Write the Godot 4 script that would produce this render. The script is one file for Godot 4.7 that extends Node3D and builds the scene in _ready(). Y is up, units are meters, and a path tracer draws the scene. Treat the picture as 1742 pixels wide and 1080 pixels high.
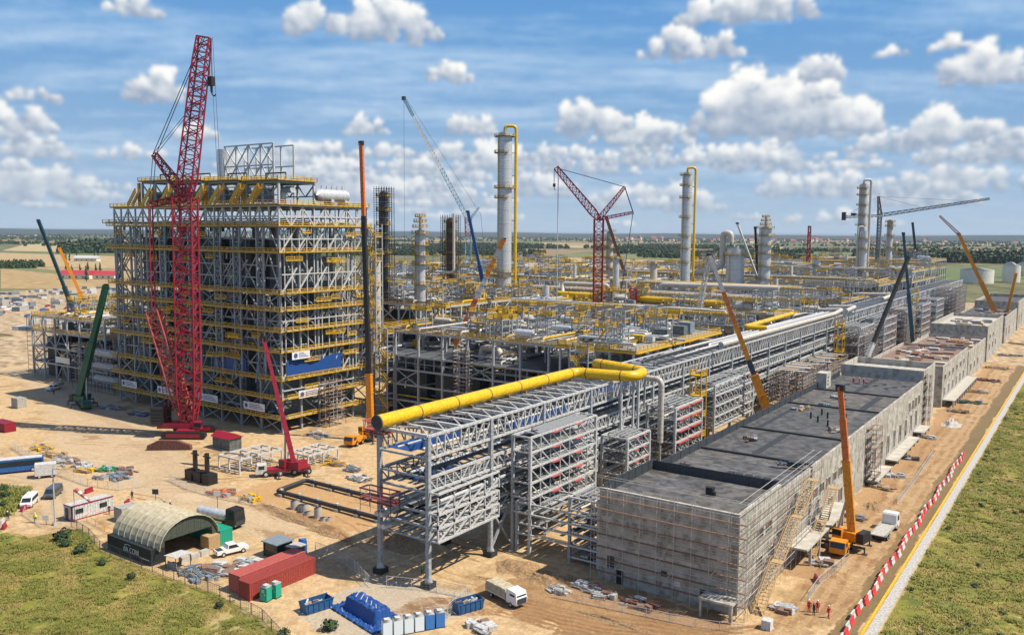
extends Node3D
# Construction site of a petrochemical plant seen from a drone, 52 m up. x runs across the plant, -z along the pipe rack.

const UP := Vector3.UP
var M := {}
var used := {}
var rng := RandomNumberGenerator.new()
var noise := FastNoiseLite.new()
var unit_box := BoxMesh.new()
var offs := {}   # things whose parts are laid out in site coordinates

class MB:
	var v := PackedVector3Array()
	var n := PackedVector3Array()
	var c := PackedColorArray()
	var i := PackedInt32Array()
	var col := Color(0, 0, 0, 0)
	func quad(a: Vector3, b: Vector3, cc: Vector3, d: Vector3, nn: Vector3):
		var k := v.size()
		v.append(a); v.append(b); v.append(cc); v.append(d)
		n.append(nn); n.append(nn); n.append(nn); n.append(nn)
		if col.a > 0.0:
			c.append(col); c.append(col); c.append(col); c.append(col)
		if (cc - a).cross(b - a).dot(nn) > 0.0:
			i.append(k); i.append(k + 1); i.append(k + 2); i.append(k); i.append(k + 2); i.append(k + 3)
		else:
			i.append(k); i.append(k + 2); i.append(k + 1); i.append(k); i.append(k + 3); i.append(k + 2)
	func tri(a: Vector3, b: Vector3, cc: Vector3):
		var k := v.size()
		var nn := (cc - a).cross(b - a).normalized()
		v.append(a); v.append(b); v.append(cc)
		n.append(nn); n.append(nn); n.append(nn)
		if col.a > 0.0:
			c.append(col); c.append(col); c.append(col)
		i.append(k); i.append(k + 1); i.append(k + 2)
	func obox(o: Vector3, ax: Vector3, ay: Vector3, az: Vector3):
		# half axes
		var x := ax.normalized()
		var y := ay.normalized()
		var z := az.normalized()
		quad(o + ax - ay - az, o + ax + ay - az, o + ax + ay + az, o + ax - ay + az, x)
		quad(o - ax - ay + az, o - ax + ay + az, o - ax + ay - az, o - ax - ay - az, -x)
		quad(o - ax + ay - az, o - ax + ay + az, o + ax + ay + az, o + ax + ay - az, y)
		quad(o - ax - ay + az, o - ax - ay - az, o + ax - ay - az, o + ax - ay + az, -y)
		quad(o - ax - ay + az, o + ax - ay + az, o + ax + ay + az, o - ax + ay + az, z)
		quad(o + ax - ay - az, o - ax - ay - az, o - ax + ay - az, o + ax + ay - az, -z)
	func box(o: Vector3, s: Vector3):
		obox(o, Vector3(s.x * 0.5, 0, 0), Vector3(0, s.y * 0.5, 0), Vector3(0, 0, s.z * 0.5))
	func bx(x0: float, x1: float, y0: float, y1: float, z0: float, z1: float):
		box(Vector3((x0 + x1) * 0.5, (y0 + y1) * 0.5, (z0 + z1) * 0.5), Vector3(absf(x1 - x0), absf(y1 - y0), absf(z1 - z0)))
	func beam(a: Vector3, b: Vector3, w: float, h := 0.0):
		if h == 0.0:
			h = w
		var d := (b - a) * 0.5
		var u := Vector3.UP if absf(d.normalized().y) < 0.95 else Vector3.RIGHT
		var s := d.cross(u).normalized()
		var t := s.cross(d).normalized()
		obox((a + b) * 0.5, d, t * h * 0.5, s * w * 0.5)
	func ring(o: Vector3, x: Vector3, y: Vector3, r: float, k: int, nn := Vector3.ZERO, slope := 0.0):
		for q in k:
			var e := TAU * q / k
			var d := x * cos(e) + y * sin(e)
			v.append(o + d * r)
			n.append((d + nn * slope).normalized())
			if col.a > 0.0:
				c.append(col)
	func path(p: PackedVector3Array, rr, k := 8, caps := true):
		var r0: float = rr[0] if rr is Array else rr
		var last := p.size() - 1
		var s0 := v.size()
		var d0 := (p[1] - p[0]).normalized()
		var x := d0.cross(UP if absf(d0.y) < 0.9 else Vector3.RIGHT).normalized()
		for q in p.size():
			var d := (p[mini(q + 1, last)] - p[maxi(q - 1, 0)]).normalized()
			x = (x - d * x.dot(d)).normalized()
			var y := d.cross(x)
			var r: float = rr[q] if rr is Array else r0
			ring(p[q], x, y, r, k)
		for q in last:
			for e in k:
				var a := s0 + q * k + e
				var b := s0 + q * k + (e + 1) % k
				i.append(a); i.append(a + k); i.append(b)
				i.append(b); i.append(a + k); i.append(b + k)
		if caps:
			for e in [0, last]:
				var dd := (p[0] - p[1]) if e == 0 else (p[last] - p[last - 1])
				var k0 := v.size()
				var b0: int = s0 + e * k
				for q in k:
					v.append(v[b0 + q]); n.append(dd.normalized())
					if col.a > 0.0:
						c.append(col)
				for q in range(1, k - 1):
					if e == 0:
						i.append(k0); i.append(k0 + q); i.append(k0 + q + 1)
					else:
						i.append(k0); i.append(k0 + q + 1); i.append(k0 + q)
	func tube(a: Vector3, b: Vector3, r: float, k := 8, r1 := -1.0, caps := true):
		path(PackedVector3Array([a, b]), [r, r if r1 < 0.0 else r1], k, caps)
	func vessel(a: Vector3, b: Vector3, r: float, k := 16, dome := 0.5):
		var d := (b - a).normalized()
		var p := PackedVector3Array()
		var rr := []
		for q in 5:
			var t := q / 4.0 * PI * 0.5
			p.append(a - d * r * dome * cos(t)); rr.append(maxf(r * sin(t), 0.02))
		for q in 5:
			var t := (4 - q) / 4.0 * PI * 0.5
			p.append(b + d * r * dome * cos(t)); rr.append(maxf(r * sin(t), 0.02))
		path(p, rr, k)
	func prism(poly: PackedVector2Array, o: Vector3, ax: Vector3, ay: Vector3, depth: Vector3):
		# polygon in (ax, ay) pushed along depth
		var idx := Geometry2D.triangulate_polygon(poly)
		var nz := depth.normalized()
		for side in 2:
			var k := v.size()
			for p in poly:
				v.append(o + ax * p.x + ay * p.y + depth * side)
				n.append(nz if side else -nz)
				if col.a > 0.0:
					c.append(col)
			var nn := nz if side else -nz
			for q in range(0, idx.size(), 3):
				var e0 := k + idx[q]
				var e1 := k + idx[q + 1]
				var e2 := k + idx[q + 2]
				i.append(e0)
				if (v[e2] - v[e0]).cross(v[e1] - v[e0]).dot(nn) > 0.0:
					i.append(e1); i.append(e2)
				else:
					i.append(e2); i.append(e1)
		var area := 0.0
		for q in poly.size():
			area += poly[q].cross(poly[(q + 1) % poly.size()])
		var sg := signf(area) * signf(ax.cross(ay).dot(depth))
		for q in poly.size():
			var a := poly[q]
			var b := poly[(q + 1) % poly.size()]
			var pa := o + ax * a.x + ay * a.y
			var pb := o + ax * b.x + ay * b.y
			quad(pa, pb, pb + depth, pa + depth, (pb - pa).cross(depth).normalized() * sg)
	func lattice(a: Vector3, b: Vector3, w0: float, w1: float, nb: int, th: float, side := Vector3.ZERO, dbl := false, wn0 := 0.0, wn1 := 0.0):
		var d := (b - a).normalized()
		var s := side
		if s == Vector3.ZERO:
			s = d.cross(UP if absf(d.y) < 0.95 else Vector3.RIGHT).normalized()
		s = (s - d * s.dot(d)).normalized()
		var t := s.cross(d).normalized()
		var prev := []
		for q in nb + 1:
			var f := float(q) / nb
			var o := a.lerp(b, f)
			var hw := lerpf(w0, w1, f) * 0.5
			var hn := hw
			if wn0 > 0.0 and f < 0.12:
				hw = lerpf(wn0 * 0.5, hw, f / 0.12)
				hn = lerpf(wn0 * 0.5, hn, f / 0.12)
			if wn1 > 0.0 and f > 0.85:
				hn = lerpf(hn, wn1 * 0.5, (f - 0.85) / 0.15)
			var r := [o + s * hw + t * hn, o - s * hw + t * hn, o - s * hw - t * hn, o + s * hw - t * hn]
			for e in 4:
				if q > 0:
					beam(prev[e], r[e], th * 1.5)
					if (q + e) % 2 == 0 or dbl:
						beam(prev[e], r[(e + 1) % 4], th)
					if (q + e) % 2 == 1 or dbl:
						beam(prev[(e + 1) % 4], r[e], th)
				beam(r[e], r[(e + 1) % 4], th)
			prev = r
	func mesh() -> ArrayMesh:
		var arr := []
		arr.resize(Mesh.ARRAY_MAX)
		arr[Mesh.ARRAY_VERTEX] = v
		arr[Mesh.ARRAY_NORMAL] = n
		if c.size() == v.size():
			arr[Mesh.ARRAY_COLOR] = c
		arr[Mesh.ARRAY_INDEX] = i
		var m := ArrayMesh.new()
		m.add_surface_from_arrays(Mesh.PRIMITIVE_TRIANGLES, arr)
		return m

func vv(x, y, z) -> Vector3:
	return Vector3(x, y, z)

func numbered(called: String) -> String:
	var k: int = used.get(called, 0)
	used[called] = k + 1
	return called if k == 0 else "%s_%03d" % [called, k]

func tag(o: Node, label: String, category: String, group := ""):
	o.set_meta("label", label)
	o.set_meta("category", category)
	if group != "":
		o.set_meta("group", group)
	return o

func thing(called: String, label: String, category: String, at := Vector3.ZERO, turn := 0.0, group := "") -> Node3D:
	var o := Node3D.new()
	o.name = numbered(called)
	add_child(o)
	o.position = at
	o.rotation.y = turn
	tag(o, label, category, group)
	return o

func site(called: String, label: String, category: String, base: Vector3, group := "") -> Node3D:
	# a thing whose parts are given in site coordinates
	var o := thing(called, label, category, base, 0.0, group)
	offs[o] = base
	return o

func part(mb: MB, called: String, mat: Material, parent: Node, stuff := false) -> MeshInstance3D:
	var o := MeshInstance3D.new()
	if mb.v.size() == 0:
		mb.box(Vector3.ZERO, Vector3.ONE * 0.01)
	o.mesh = mb.mesh()
	o.material_override = mat
	if parent == self:
		o.name = numbered(called)
		add_child(o)
	else:
		o.name = called
		parent.add_child(o, true)
		if offs.has(parent):
			o.position = -offs[parent]
	if stuff:
		o.set_meta("kind", "stuff")
	return o

func structure(mb: MB, called: String, mat: Material) -> MeshInstance3D:
	var o := part(mb, called, mat, self)
	o.set_meta("kind", "structure")
	return o

func inst(mesh: Mesh, called: String, mat: Material, parent: Node, tr: Transform3D) -> MeshInstance3D:
	var o := MeshInstance3D.new()
	o.mesh = mesh
	o.material_override = mat
	o.name = called
	parent.add_child(o, true)
	if offs.has(parent):
		tr.origin -= offs[parent]
	o.transform = tr
	return o

func member(parent: Node, called: String, mat: Material, a: Vector3, b: Vector3, w: float, h := 0.0) -> MeshInstance3D:
	# one steel member as a part of its own, sharing the unit box
	if h == 0.0:
		h = w
	var d := b - a
	var u := UP if absf(d.normalized().y) < 0.95 else Vector3.RIGHT
	var s := d.cross(u).normalized()
	var t := s.cross(d).normalized()
	return inst(unit_box, called, mat, parent, Transform3D(Basis(d, t * h, s * w), (a + b) * 0.5))

func copy(o: Node3D, at: Vector3, turn := 0.0, label := "") -> Node3D:
	var r: Node3D = o.duplicate()
	var base: String = str(o.name)
	if base.length() > 4 and base.substr(base.length() - 4, 1) == "_" and base.right(3).is_valid_int():
		base = base.left(base.length() - 4)
	r.name = numbered(base)
	add_child(r)
	r.position = at
	r.rotation.y = turn
	if label != "":
		r.set_meta("label", label)
	return r

func lin(r: float, g: float, b: float) -> Color:
	return Color(r, g, b).linear_to_srgb()

func mat(key: String, col: Color, rough := 0.7, metal := 0.0, tex: Texture2D = null, scale := 0.1) -> StandardMaterial3D:
	var m := StandardMaterial3D.new()
	m.albedo_color = col
	m.roughness = rough
	m.metallic = metal
	if tex:
		m.albedo_texture = tex
		m.uv1_triplanar = true
		m.uv1_world_triplanar = true
		m.uv1_scale = Vector3.ONE * scale
	M[key] = m
	return m

func ntex(seed_: int, freq: float, lo: Color, mid: Color, hi: Color, size := 512, oct := 5) -> NoiseTexture2D:
	var nz := FastNoiseLite.new()
	nz.seed = seed_
	nz.frequency = freq
	nz.noise_type = FastNoiseLite.TYPE_SIMPLEX_SMOOTH
	nz.fractal_octaves = oct
	nz.fractal_gain = 0.6
	var t := NoiseTexture2D.new()
	t.width = size
	t.height = size
	t.seamless = true
	t.noise = nz
	var g := Gradient.new()
	g.offsets = PackedFloat32Array([0.2, 0.5, 0.8])
	g.colors = PackedColorArray([lo, mid, hi])
	t.color_ramp = g
	return t

# ------------------------------------------------------------------ sky
func sky_texture() -> ImageTexture:
	var W := 2048
	var Hh := 1024
	var A := PackedFloat32Array()
	var S := PackedFloat32Array()
	A.resize(W * 512)
	S.resize(W * 512)
	var nz := FastNoiseLite.new()
	nz.seed = 11
	nz.noise_type = FastNoiseLite.TYPE_SIMPLEX_SMOOTH
	nz.frequency = 0.05
	nz.fractal_octaves = 6
	nz.fractal_gain = 0.64
	var cl := []   # azimuth, elevation of the base, width, height, in degrees
	for a in SKY_CLOUDS:
		cl.append(a)
	var r := RandomNumberGenerator.new()
	r.seed = 5
	for k in 430:
		var e := 0.5 + 5.4 * pow(r.randf(), 1.1)
		var w := e * r.randf_range(0.4, 1.3) + 1.2
		cl.append([r.randf_range(-180, 180), e, w, w * r.randf_range(0.16, 0.3)])
	for k in 170:
		var e := r.randf_range(5, 60)
		var az := r.randf_range(-180, 180)
		if az > -72 and az < 4 and e < 20:
			continue
		var w := 2.0 + e * r.randf_range(0.15, 0.6)
		cl.append([az, e, w, w * r.randf_range(0.25, 0.42)])
	cl.sort_custom(func(p, q): return p[1] < q[1])
	var sx: float = 2048.0 / 360.0
	for a in cl:
		var cxp: float = a[0] * sx
		var by: float = 512.0 - a[1] * sx
		var wp: float = a[2] * sx
		var hp: float = a[3] * sx * (0.8 if a[1] < 5.0 else 0.95)
		var puffs := []
		var np := 5 + int(wp / 12.0)
		for q in np:
			var t := (q + 0.5) / np * 2.0 - 1.0 + r.randf_range(-0.12, 0.12)
			var top: float = hp * (1.0 - 0.8 * t * t) * r.randf_range(0.5, 1.0)
			var rad := maxf(top * r.randf_range(0.40, 0.58), 1.2)
			puffs.append(Vector3(t * wp * 0.42, top - rad, rad))
			puffs.append(Vector3(t * wp * 0.45, rad * 0.35, maxf(rad * 0.75, 1.2)))
		var grain: float = clampf(26.0 / hp, 0.7, 3.2)
		var y1 := mini(int(by + hp * 0.3) + 1, 511)
		for py in range(maxi(int(by - hp * 1.25), 0), y1):
			var ly := by - py
			for px in range(int(cxp - wp * 0.62), int(cxp + wp * 0.62)):
				var lx := px - cxp
				var nn := nz.get_noise_3d(px * grain, py * 1.25 * grain, a[1] * 9.0)
				var best := -9.0
				var ndl := 0.0
				var wsum := 0.0
				for pf in puffs:
					var dx: float = (lx - pf.x) / pf.z
					var dy: float = (ly - pf.y) / pf.z
					var q: float = 1.0 - sqrt(dx * dx + dy * dy)
					if q > -0.6:
						var ww := exp(q * 5.0)
						ndl += ww * (dx * 0.42 + dy * 0.9)
						wsum += ww
						if q > best:
							best = q
				if best < -0.6:
					continue
				var val := best * 1.2 + nn * 1.35 + 0.42 - maxf(0.0, -ly / hp * 4.0 - nn)
				val = clampf(val * 2.5, 0.0, 1.0)
				if val <= 0.0:
					continue
				var hgt := clampf(ly / hp, 0.0, 1.0)
				var sh := clampf(0.30 + 0.42 * ndl / wsum + 0.5 * hgt + nn * 0.75, 0.0, 1.0)
				var ii := py * W + posmod(px, W)
				S[ii] = lerpf(S[ii], sh, val)
				A[ii] = 1.0 - (1.0 - A[ii]) * (1.0 - val)
	var img := Image.create(W, Hh, false, Image.FORMAT_RGB8)
	var zen := Vector3(0.13, 0.33, 0.62)
	var mid := Vector3(0.30, 0.55, 0.81)
	var hor := Vector3(0.70, 0.765, 0.825)
	img.fill_rect(Rect2i(0, 512, W, 512), Color(0.42, 0.42, 0.36))
	for px in W:
		var az := (px + 0.5) / W * TAU
		var ca := cos(az)
		var sa := sin(az)
		for py in 512:
			var el := (512 - py - 0.5) / 1024.0 * PI
			var c := hor.lerp(mid, pow(clampf(el / 0.36, 0.0, 1.0), 0.75))
			if el > 0.3:
				c = c.lerp(zen, clampf((el - 0.3) / 0.9, 0, 1))
			# thin streaks of high cloud
			var k := 1.0 / (sin(el) + 0.09)
			var cf := cos(az + 0.605)
			var cr := sin(az + 0.605)
			var ci := nz.get_noise_3d(cr * k * 7.0, cf * k * 30.0, 7.0)
			if ci > -0.25:
				ci += 0.5 * nz.get_noise_3d(cr * k * 45.0, cf * k * 130.0, 40.0)
			ci = clampf(ci * 1.4 + 0.26, 0.0, 1.0) * 0.5 * clampf(el * 14.0, 0.3, 1.0) * clampf(1.25 - el * 0.9, 0.0, 1.0)
			c = c.lerp(Vector3(0.86, 0.9, 0.95), ci)
			var d := A[py * W + px]
			if d > 0.003:
				var cc := Vector3(0.57, 0.63, 0.72).lerp(Vector3(0.985, 0.975, 0.955), S[py * W + px])
				cc = cc.lerp(hor, clampf(0.40 - el * 2.6, 0.0, 0.4))
				c = c.lerp(cc, d * 0.96)
			img.set_pixel(px, py, Color(c.x, c.y, c.z))
	return ImageTexture.create_from_image(img)
const SKY_CLOUDS := [
	[-44.5, 12.4, 12.6, 3.1],	[-19.9, 13.3, 10.6, 2.4],	[-23.4, 11.3, 7.3, 2.3],	[-6.7, 8.8, 5.9, 2.7],	[-56.8, 7.9, 4.7, 2.2],	[-39.0, 9.9, 3.7, 1.6],	[-18.3, 6.6, 11.8, 4.5],	[-29.4, 6.7, 5.9, 2.8],	[-13.8, 6.3, 4.7, 2.8],	[-7.6, 5.6, 7.5, 2.4],	[-46.7, 2.4, 11.0, 3.9],	[-63.6, 1.9, 10.2, 3.5],	[-58.1, 12.7, 3.9, 1.3],	[-36.0, 4.3, 6.3, 2.4],	[-11.5, 10.7, 2.0, 0.6],	[-8.4, 10.8, 2.4, 0.9],	[-15.4, 9.6, 3.0, 1.9],	[-15.1, 8.4, 1.7, 1.3],	[-40.6, 1.9, 8.7, 2.8],	[-33.6, 2.6, 6.7, 2.4],	[-25.7, 1.8, 10.2, 2.8],	[-18.6, 4.2, 7.5, 2.4],	[-7.2, 2.8, 9.4, 2.6],	[-15.0, 2.6, 10.2, 2.6],	[-9.6, 2.0, 7.9, 2.2],	[-49.6, 4.4, 4.7, 1.6],	[-26.0, 5.4, 3.5, 1.2],	[-63.5, 4.3, 4.3, 2.0],	[-29.8, 4.1, 7.1, 2.0],	[-4.9, 4.4, 4.7, 2.0],	[-63.4, 7.5, 3.5, 0.9],	[-14.2, 0.9, 7.9, 1.2],	[-44.4, 6.4, 3.1, 1.4],	[-37.5, 6.5, 4.3, 1.6],	[-54.8, 5.7, 3.5, 1.2],	[-8.8, 4.5, 3.1, 1.2],
]

func make_materials():
	var W := Color.WHITE
	var soft := ntex(1, 0.012, Color(0.78, 0.78, 0.78), Color(0.9, 0.9, 0.9), W)
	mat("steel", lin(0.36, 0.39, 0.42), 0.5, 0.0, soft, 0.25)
	mat("steel_blue", lin(0.20, 0.26, 0.31), 0.55, 0.0, soft, 0.25)
	mat("steel_dark", lin(0.05, 0.062, 0.075), 0.6, 0.2, soft, 0.25)
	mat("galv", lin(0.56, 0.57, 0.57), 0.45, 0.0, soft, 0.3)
	mat("silver", lin(0.66, 0.69, 0.72), 0.34, 0.35, ntex(21, 0.02, Color(0.8, 0.8, 0.8), Color(0.92, 0.92, 0.92), W), 0.12)
	mat("pipe_white", lin(0.58, 0.54, 0.48), 0.5, 0.0, soft, 0.2)
	mat("yellow", lin(0.72, 0.43, 0.012), 0.5, 0.0, soft, 0.2)
	mat("yellow_pipe", lin(0.70, 0.44, 0.004), 0.34, 0.0, ntex(31, 0.03, Color(0.80, 0.76, 0.68), Color(0.96, 0.96, 0.95), W, 512, 6), 0.1)
	mat("red", lin(0.31, 0.012, 0.036), 0.45, 0.0, soft, 0.3)
	mat("red_pale", lin(0.42, 0.075, 0.07), 0.5, 0.0, soft, 0.3)
	mat("orange", lin(0.74, 0.27, 0.012), 0.42, 0.0, soft, 0.25)
	mat("orange_red", lin(0.66, 0.16, 0.03), 0.5, 0.0, soft, 0.25)
	mat("green_crane", lin(0.012, 0.11, 0.06), 0.45, 0.0, soft, 0.25)
	mat("teal_dark", lin(0.015, 0.06, 0.085), 0.45, 0.0, soft, 0.25)
	mat("blue", lin(0.02, 0.12, 0.36), 0.45, 0.0, soft, 0.25)
	mat("sky_blue", lin(0.22, 0.42, 0.55), 0.5, 0.0, soft, 0.25)
	mat("black", lin(0.018, 0.018, 0.02), 0.5, 0.0, soft, 0.3)
	mat("rubber", lin(0.02, 0.02, 0.02), 0.85)
	mat("white", lin(0.62, 0.62, 0.61), 0.4, 0.0, soft, 0.3)
	mat("white_paint", lin(0.70, 0.70, 0.69), 0.28)
	mat("van_grey", lin(0.06, 0.075, 0.09), 0.3)
	mat("glass_dark", lin(0.02, 0.028, 0.035), 0.08)
	mat("rust", lin(0.20, 0.085, 0.06), 0.75, 0.0, ntex(41, 0.02, Color(0.6, 0.6, 0.6), Color(0.9, 0.9, 0.9), W), 0.2)
	mat("container_red", lin(0.36, 0.06, 0.05), 0.55, 0.0, ntex(42, 0.02, Color(0.72, 0.72, 0.72), Color(0.92, 0.92, 0.92), W), 0.3)
	mat("container_pale", lin(0.50, 0.12, 0.10), 0.55, 0.0, ntex(43, 0.02, Color(0.78, 0.78, 0.78), Color(0.94, 0.94, 0.94), W), 0.3)
	mat("container_dark", lin(0.025, 0.032, 0.036), 0.5, 0.0, soft, 0.3)
	mat("toilet_green", lin(0.01, 0.30, 0.20), 0.5)
	mat("toilet_blue", lin(0.03, 0.16, 0.46), 0.5)
	mat("toilet_pale", lin(0.62, 0.72, 0.78), 0.5)
	mat("tarp_blue", lin(0.010, 0.075, 0.30), 0.55, 0.0, ntex(51, 0.02, Color(0.7, 0.7, 0.7), Color(0.92, 0.92, 0.92), W), 0.3)
	mat("skip_blue", lin(0.018, 0.10, 0.26), 0.55, 0.0, soft, 0.3)
	mat("timber", lin(0.50, 0.34, 0.17), 0.8, 0.0, ntex(52, 0.03, Color(0.7, 0.7, 0.7), Color(0.9, 0.9, 0.9), W), 0.3)
	mat("board", lin(0.25, 0.155, 0.115), 0.8, 0.0, ntex(53, 0.03, Color(0.7, 0.7, 0.7), Color(0.9, 0.9, 0.9), W), 0.3)
	mat("tent", lin(0.47, 0.43, 0.32), 0.7, 0.0, ntex(54, 0.01, Color(0.8, 0.78, 0.72), Color(0.93, 0.92, 0.9), W), 0.2)
	mat("tent_end", lin(0.06, 0.075, 0.055), 0.8, 0.0, soft, 0.3)
	mat("concrete", lin(0.45, 0.43, 0.39), 0.85, 0.0, ntex(61, 0.008, Color(0.74, 0.72, 0.69), Color(0.9, 0.9, 0.89), W, 512, 6), 0.09)
	mat("concrete_wet", lin(0.215, 0.195, 0.165), 0.85, 0.0, ntex(62, 0.008, Color(0.6, 0.59, 0.58), Color(0.82, 0.82, 0.82), W, 512, 6), 0.08)
	mat("concrete_mark", lin(0.40, 0.38, 0.34), 0.85, 0.0, M.concrete.albedo_texture, 0.12)
	mat("concrete_pale", lin(0.45, 0.43, 0.395), 0.85, 0.0, ntex(63, 0.008, Color(0.86, 0.85, 0.83), Color(0.92, 0.92, 0.9), W, 512, 6), 0.09)
	mat("bitumen", lin(0.09, 0.09, 0.093), 0.75, 0.0, ntex(64, 0.01, Color(0.62, 0.62, 0.62), Color(0.86, 0.86, 0.86), W, 512, 6), 0.07)
	mat("bitumen_old", lin(0.12, 0.112, 0.104), 0.8, 0.0, ntex(65, 0.01, Color(0.6, 0.58, 0.55), Color(0.86, 0.86, 0.86), W, 512, 6), 0.06)
	mat("bitumen_black", lin(0.028, 0.03, 0.034), 0.65, 0.0, soft, 0.2)
	mat("tube", lin(0.40, 0.39, 0.37), 0.6)
	mat("foil", lin(0.05, 0.055, 0.06), 0.5, 0.0, soft, 0.3)
	mat("earth_dark", lin(0.06, 0.042, 0.025), 0.95, 0.0, ntex(66, 0.02, Color(0.6, 0.6, 0.6), Color(0.85, 0.85, 0.85), W), 0.2)
	mat("earth", lin(0.36, 0.235, 0.125), 0.95, 0.0, ntex(67, 0.02, Color(0.66, 0.64, 0.6), Color(0.88, 0.87, 0.86), W), 0.2)
	mat("furnace", lin(0.15, 0.175, 0.18), 0.6, 0.1, ntex(68, 0.012, Color(0.7, 0.7, 0.7), Color(0.9, 0.9, 0.9), W), 0.15)
	mat("grating", lin(0.12, 0.135, 0.145), 0.6, 0.2, soft, 0.3)
	mat("grating_pale", lin(0.30, 0.32, 0.33), 0.6, 0.2, soft, 0.3)
	mat("cable", lin(0.06, 0.06, 0.065), 0.6)
	mat("window", lin(0.05, 0.065, 0.075), 0.1)
	mat("roof_red", lin(0.38, 0.03, 0.045), 0.6)
	mat("roof_town", lin(0.36, 0.10, 0.06), 0.8)
	mat("wall_pale", lin(0.62, 0.57, 0.48), 0.8)
	mat("sign", lin(0.62, 0.62, 0.60), 0.6)
	mat("print_blue", lin(0.03, 0.08, 0.25), 0.6)
	mat("print_red", lin(0.55, 0.03, 0.03), 0.6)
	mat("tank_white", lin(0.80, 0.76, 0.68), 0.5, 0.0, soft, 0.1)
	mat("hose_green", lin(0.02, 0.26, 0.09), 0.5)
	mat("stone", lin(0.45, 0.44, 0.41), 0.85, 0.0, soft, 0.3)
	var leaf := mat("leaf", Color.WHITE, 0.8)
	leaf.vertex_color_use_as_albedo = true
	leaf.backlight_enabled = true
	leaf.backlight = Color(0.1, 0.13, 0.04)
	leaf.cull_mode = BaseMaterial3D.CULL_DISABLED
	var vc := mat("vertex", Color.WHITE, 0.75)
	vc.vertex_color_use_as_albedo = true
	unit_box.size = Vector3.ONE

# ------------------------------------------------------------------ ground
const GX := -340.0
const GZ := -400.0
const GS := 4.0
const GN := 1440
var gd: PackedByteArray
var gn1: PackedByteArray
var gn2: PackedByteArray
var gn3: PackedByteArray

func paint(poly: PackedVector2Array, col: Color, alpha: float, ragged := 0.0):
	# a patch of other matter (turf, concrete, moist earth) on the yard, in metres
	var lo := poly[0]
	var hi := poly[0]
	for p in poly:
		lo = lo.min(p); hi = hi.max(p)
	var grow := ragged
	for py in range(maxi(int((lo.y - grow - GZ) * GS), 0), mini(int((hi.y + grow - GZ) * GS) + 1, GN)):
		for px in range(maxi(int((lo.x - grow - GX) * GS), 0), mini(int((hi.x + grow - GX) * GS) + 1, GN)):
			var k := py * GN + px
			var j := Vector2(GX + px / GS + (gn1[k] - 128) / 128.0 * ragged * 2.2, GZ + py / GS + (gn2[k] - 128) / 128.0 * ragged * 2.2)
			if Geometry2D.is_point_in_polygon(j, poly):
				blend(k, col, alpha)

func blend(k: int, col: Color, a: float):
	k *= 3
	gd[k] = int(lerpf(gd[k], col.r8, a)); gd[k + 1] = int(lerpf(gd[k + 1], col.g8, a)); gd[k + 2] = int(lerpf(gd[k + 2], col.b8, a))

func turf(poly: PackedVector2Array, ragged := 2.0):
	var lo := poly[0]
	var hi := poly[0]
	for p in poly:
		lo = lo.min(p); hi = hi.max(p)
	for py in range(maxi(int((lo.y - GZ) * GS) - 8, 0), mini(int((hi.y - GZ) * GS) + 8, GN)):
		for px in range(maxi(int((lo.x - GX) * GS) - 8, 0), mini(int((hi.x - GX) * GS) + 8, GN)):
			var k := py * GN + px
			var a := (gn1[k] - 128) / 128.0
			var b := (gn3[k] - 128) / 128.0
			if Geometry2D.is_point_in_polygon(Vector2(GX + px / GS + a * ragged, GZ + py / GS + b * ragged), poly):
				var d := (gn2[k] - 128) / 128.0
				var c := Color(0.455, 0.455, 0.15).lerp(Color(0.59, 0.53, 0.26), clampf(0.15 + a * 2.2 + b * 1.3, 0, 1))
				c = c.lerp(Color(0.33, 0.375, 0.12), clampf(d * 2.4 + b * 0.7 - a, 0, 1))
				if a + b * 0.8 > 0.55:
					c = c.lerp(Color(0.71, 0.60, 0.43), 0.75)
				blend(k, c, 1.0)

func track(pts: Array, width: float, col: Color, alpha: float, twin := 0.0):
	for q in pts.size() - 1:
		var a := Vector2(pts[q][0], pts[q][1])
		var b := Vector2(pts[q + 1][0], pts[q + 1][1])
		var dd := (b - a).normalized()
		var nn := Vector2(-dd.y, dd.x)
		var ln := a.distance_to(b)
		var reach := width + twin
		for py in range(maxi(int((minf(a.y, b.y) - reach - GZ) * GS), 0), mini(int((maxf(a.y, b.y) + reach - GZ) * GS) + 1, GN)):
			for px in range(maxi(int((minf(a.x, b.x) - reach - GX) * GS), 0), mini(int((maxf(a.x, b.x) + reach - GX) * GS) + 1, GN)):
				var p := Vector2(GX + px / GS, GZ + py / GS) - a
				var t := p.dot(dd)
				if t < 0 or t > ln:
					continue
				var k := py * GN + px
				var s := p.dot(nn) + (gn1[k] - 128) / 128.0 * 1.2
				if twin > 0.0:
					s = absf(absf(s) - twin)
				if absf(s) < width * (0.6 + gn3[k] / 320.0):
					blend(k, col, alpha * clampf((gn2[k] - 60) / 130.0, 0, 1))

func P2(a: Array) -> PackedVector2Array:
	var p := PackedVector2Array()
	for q in range(0, a.size(), 2):
		p.append(Vector2(a[q], a[q + 1]))
	return p

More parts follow.
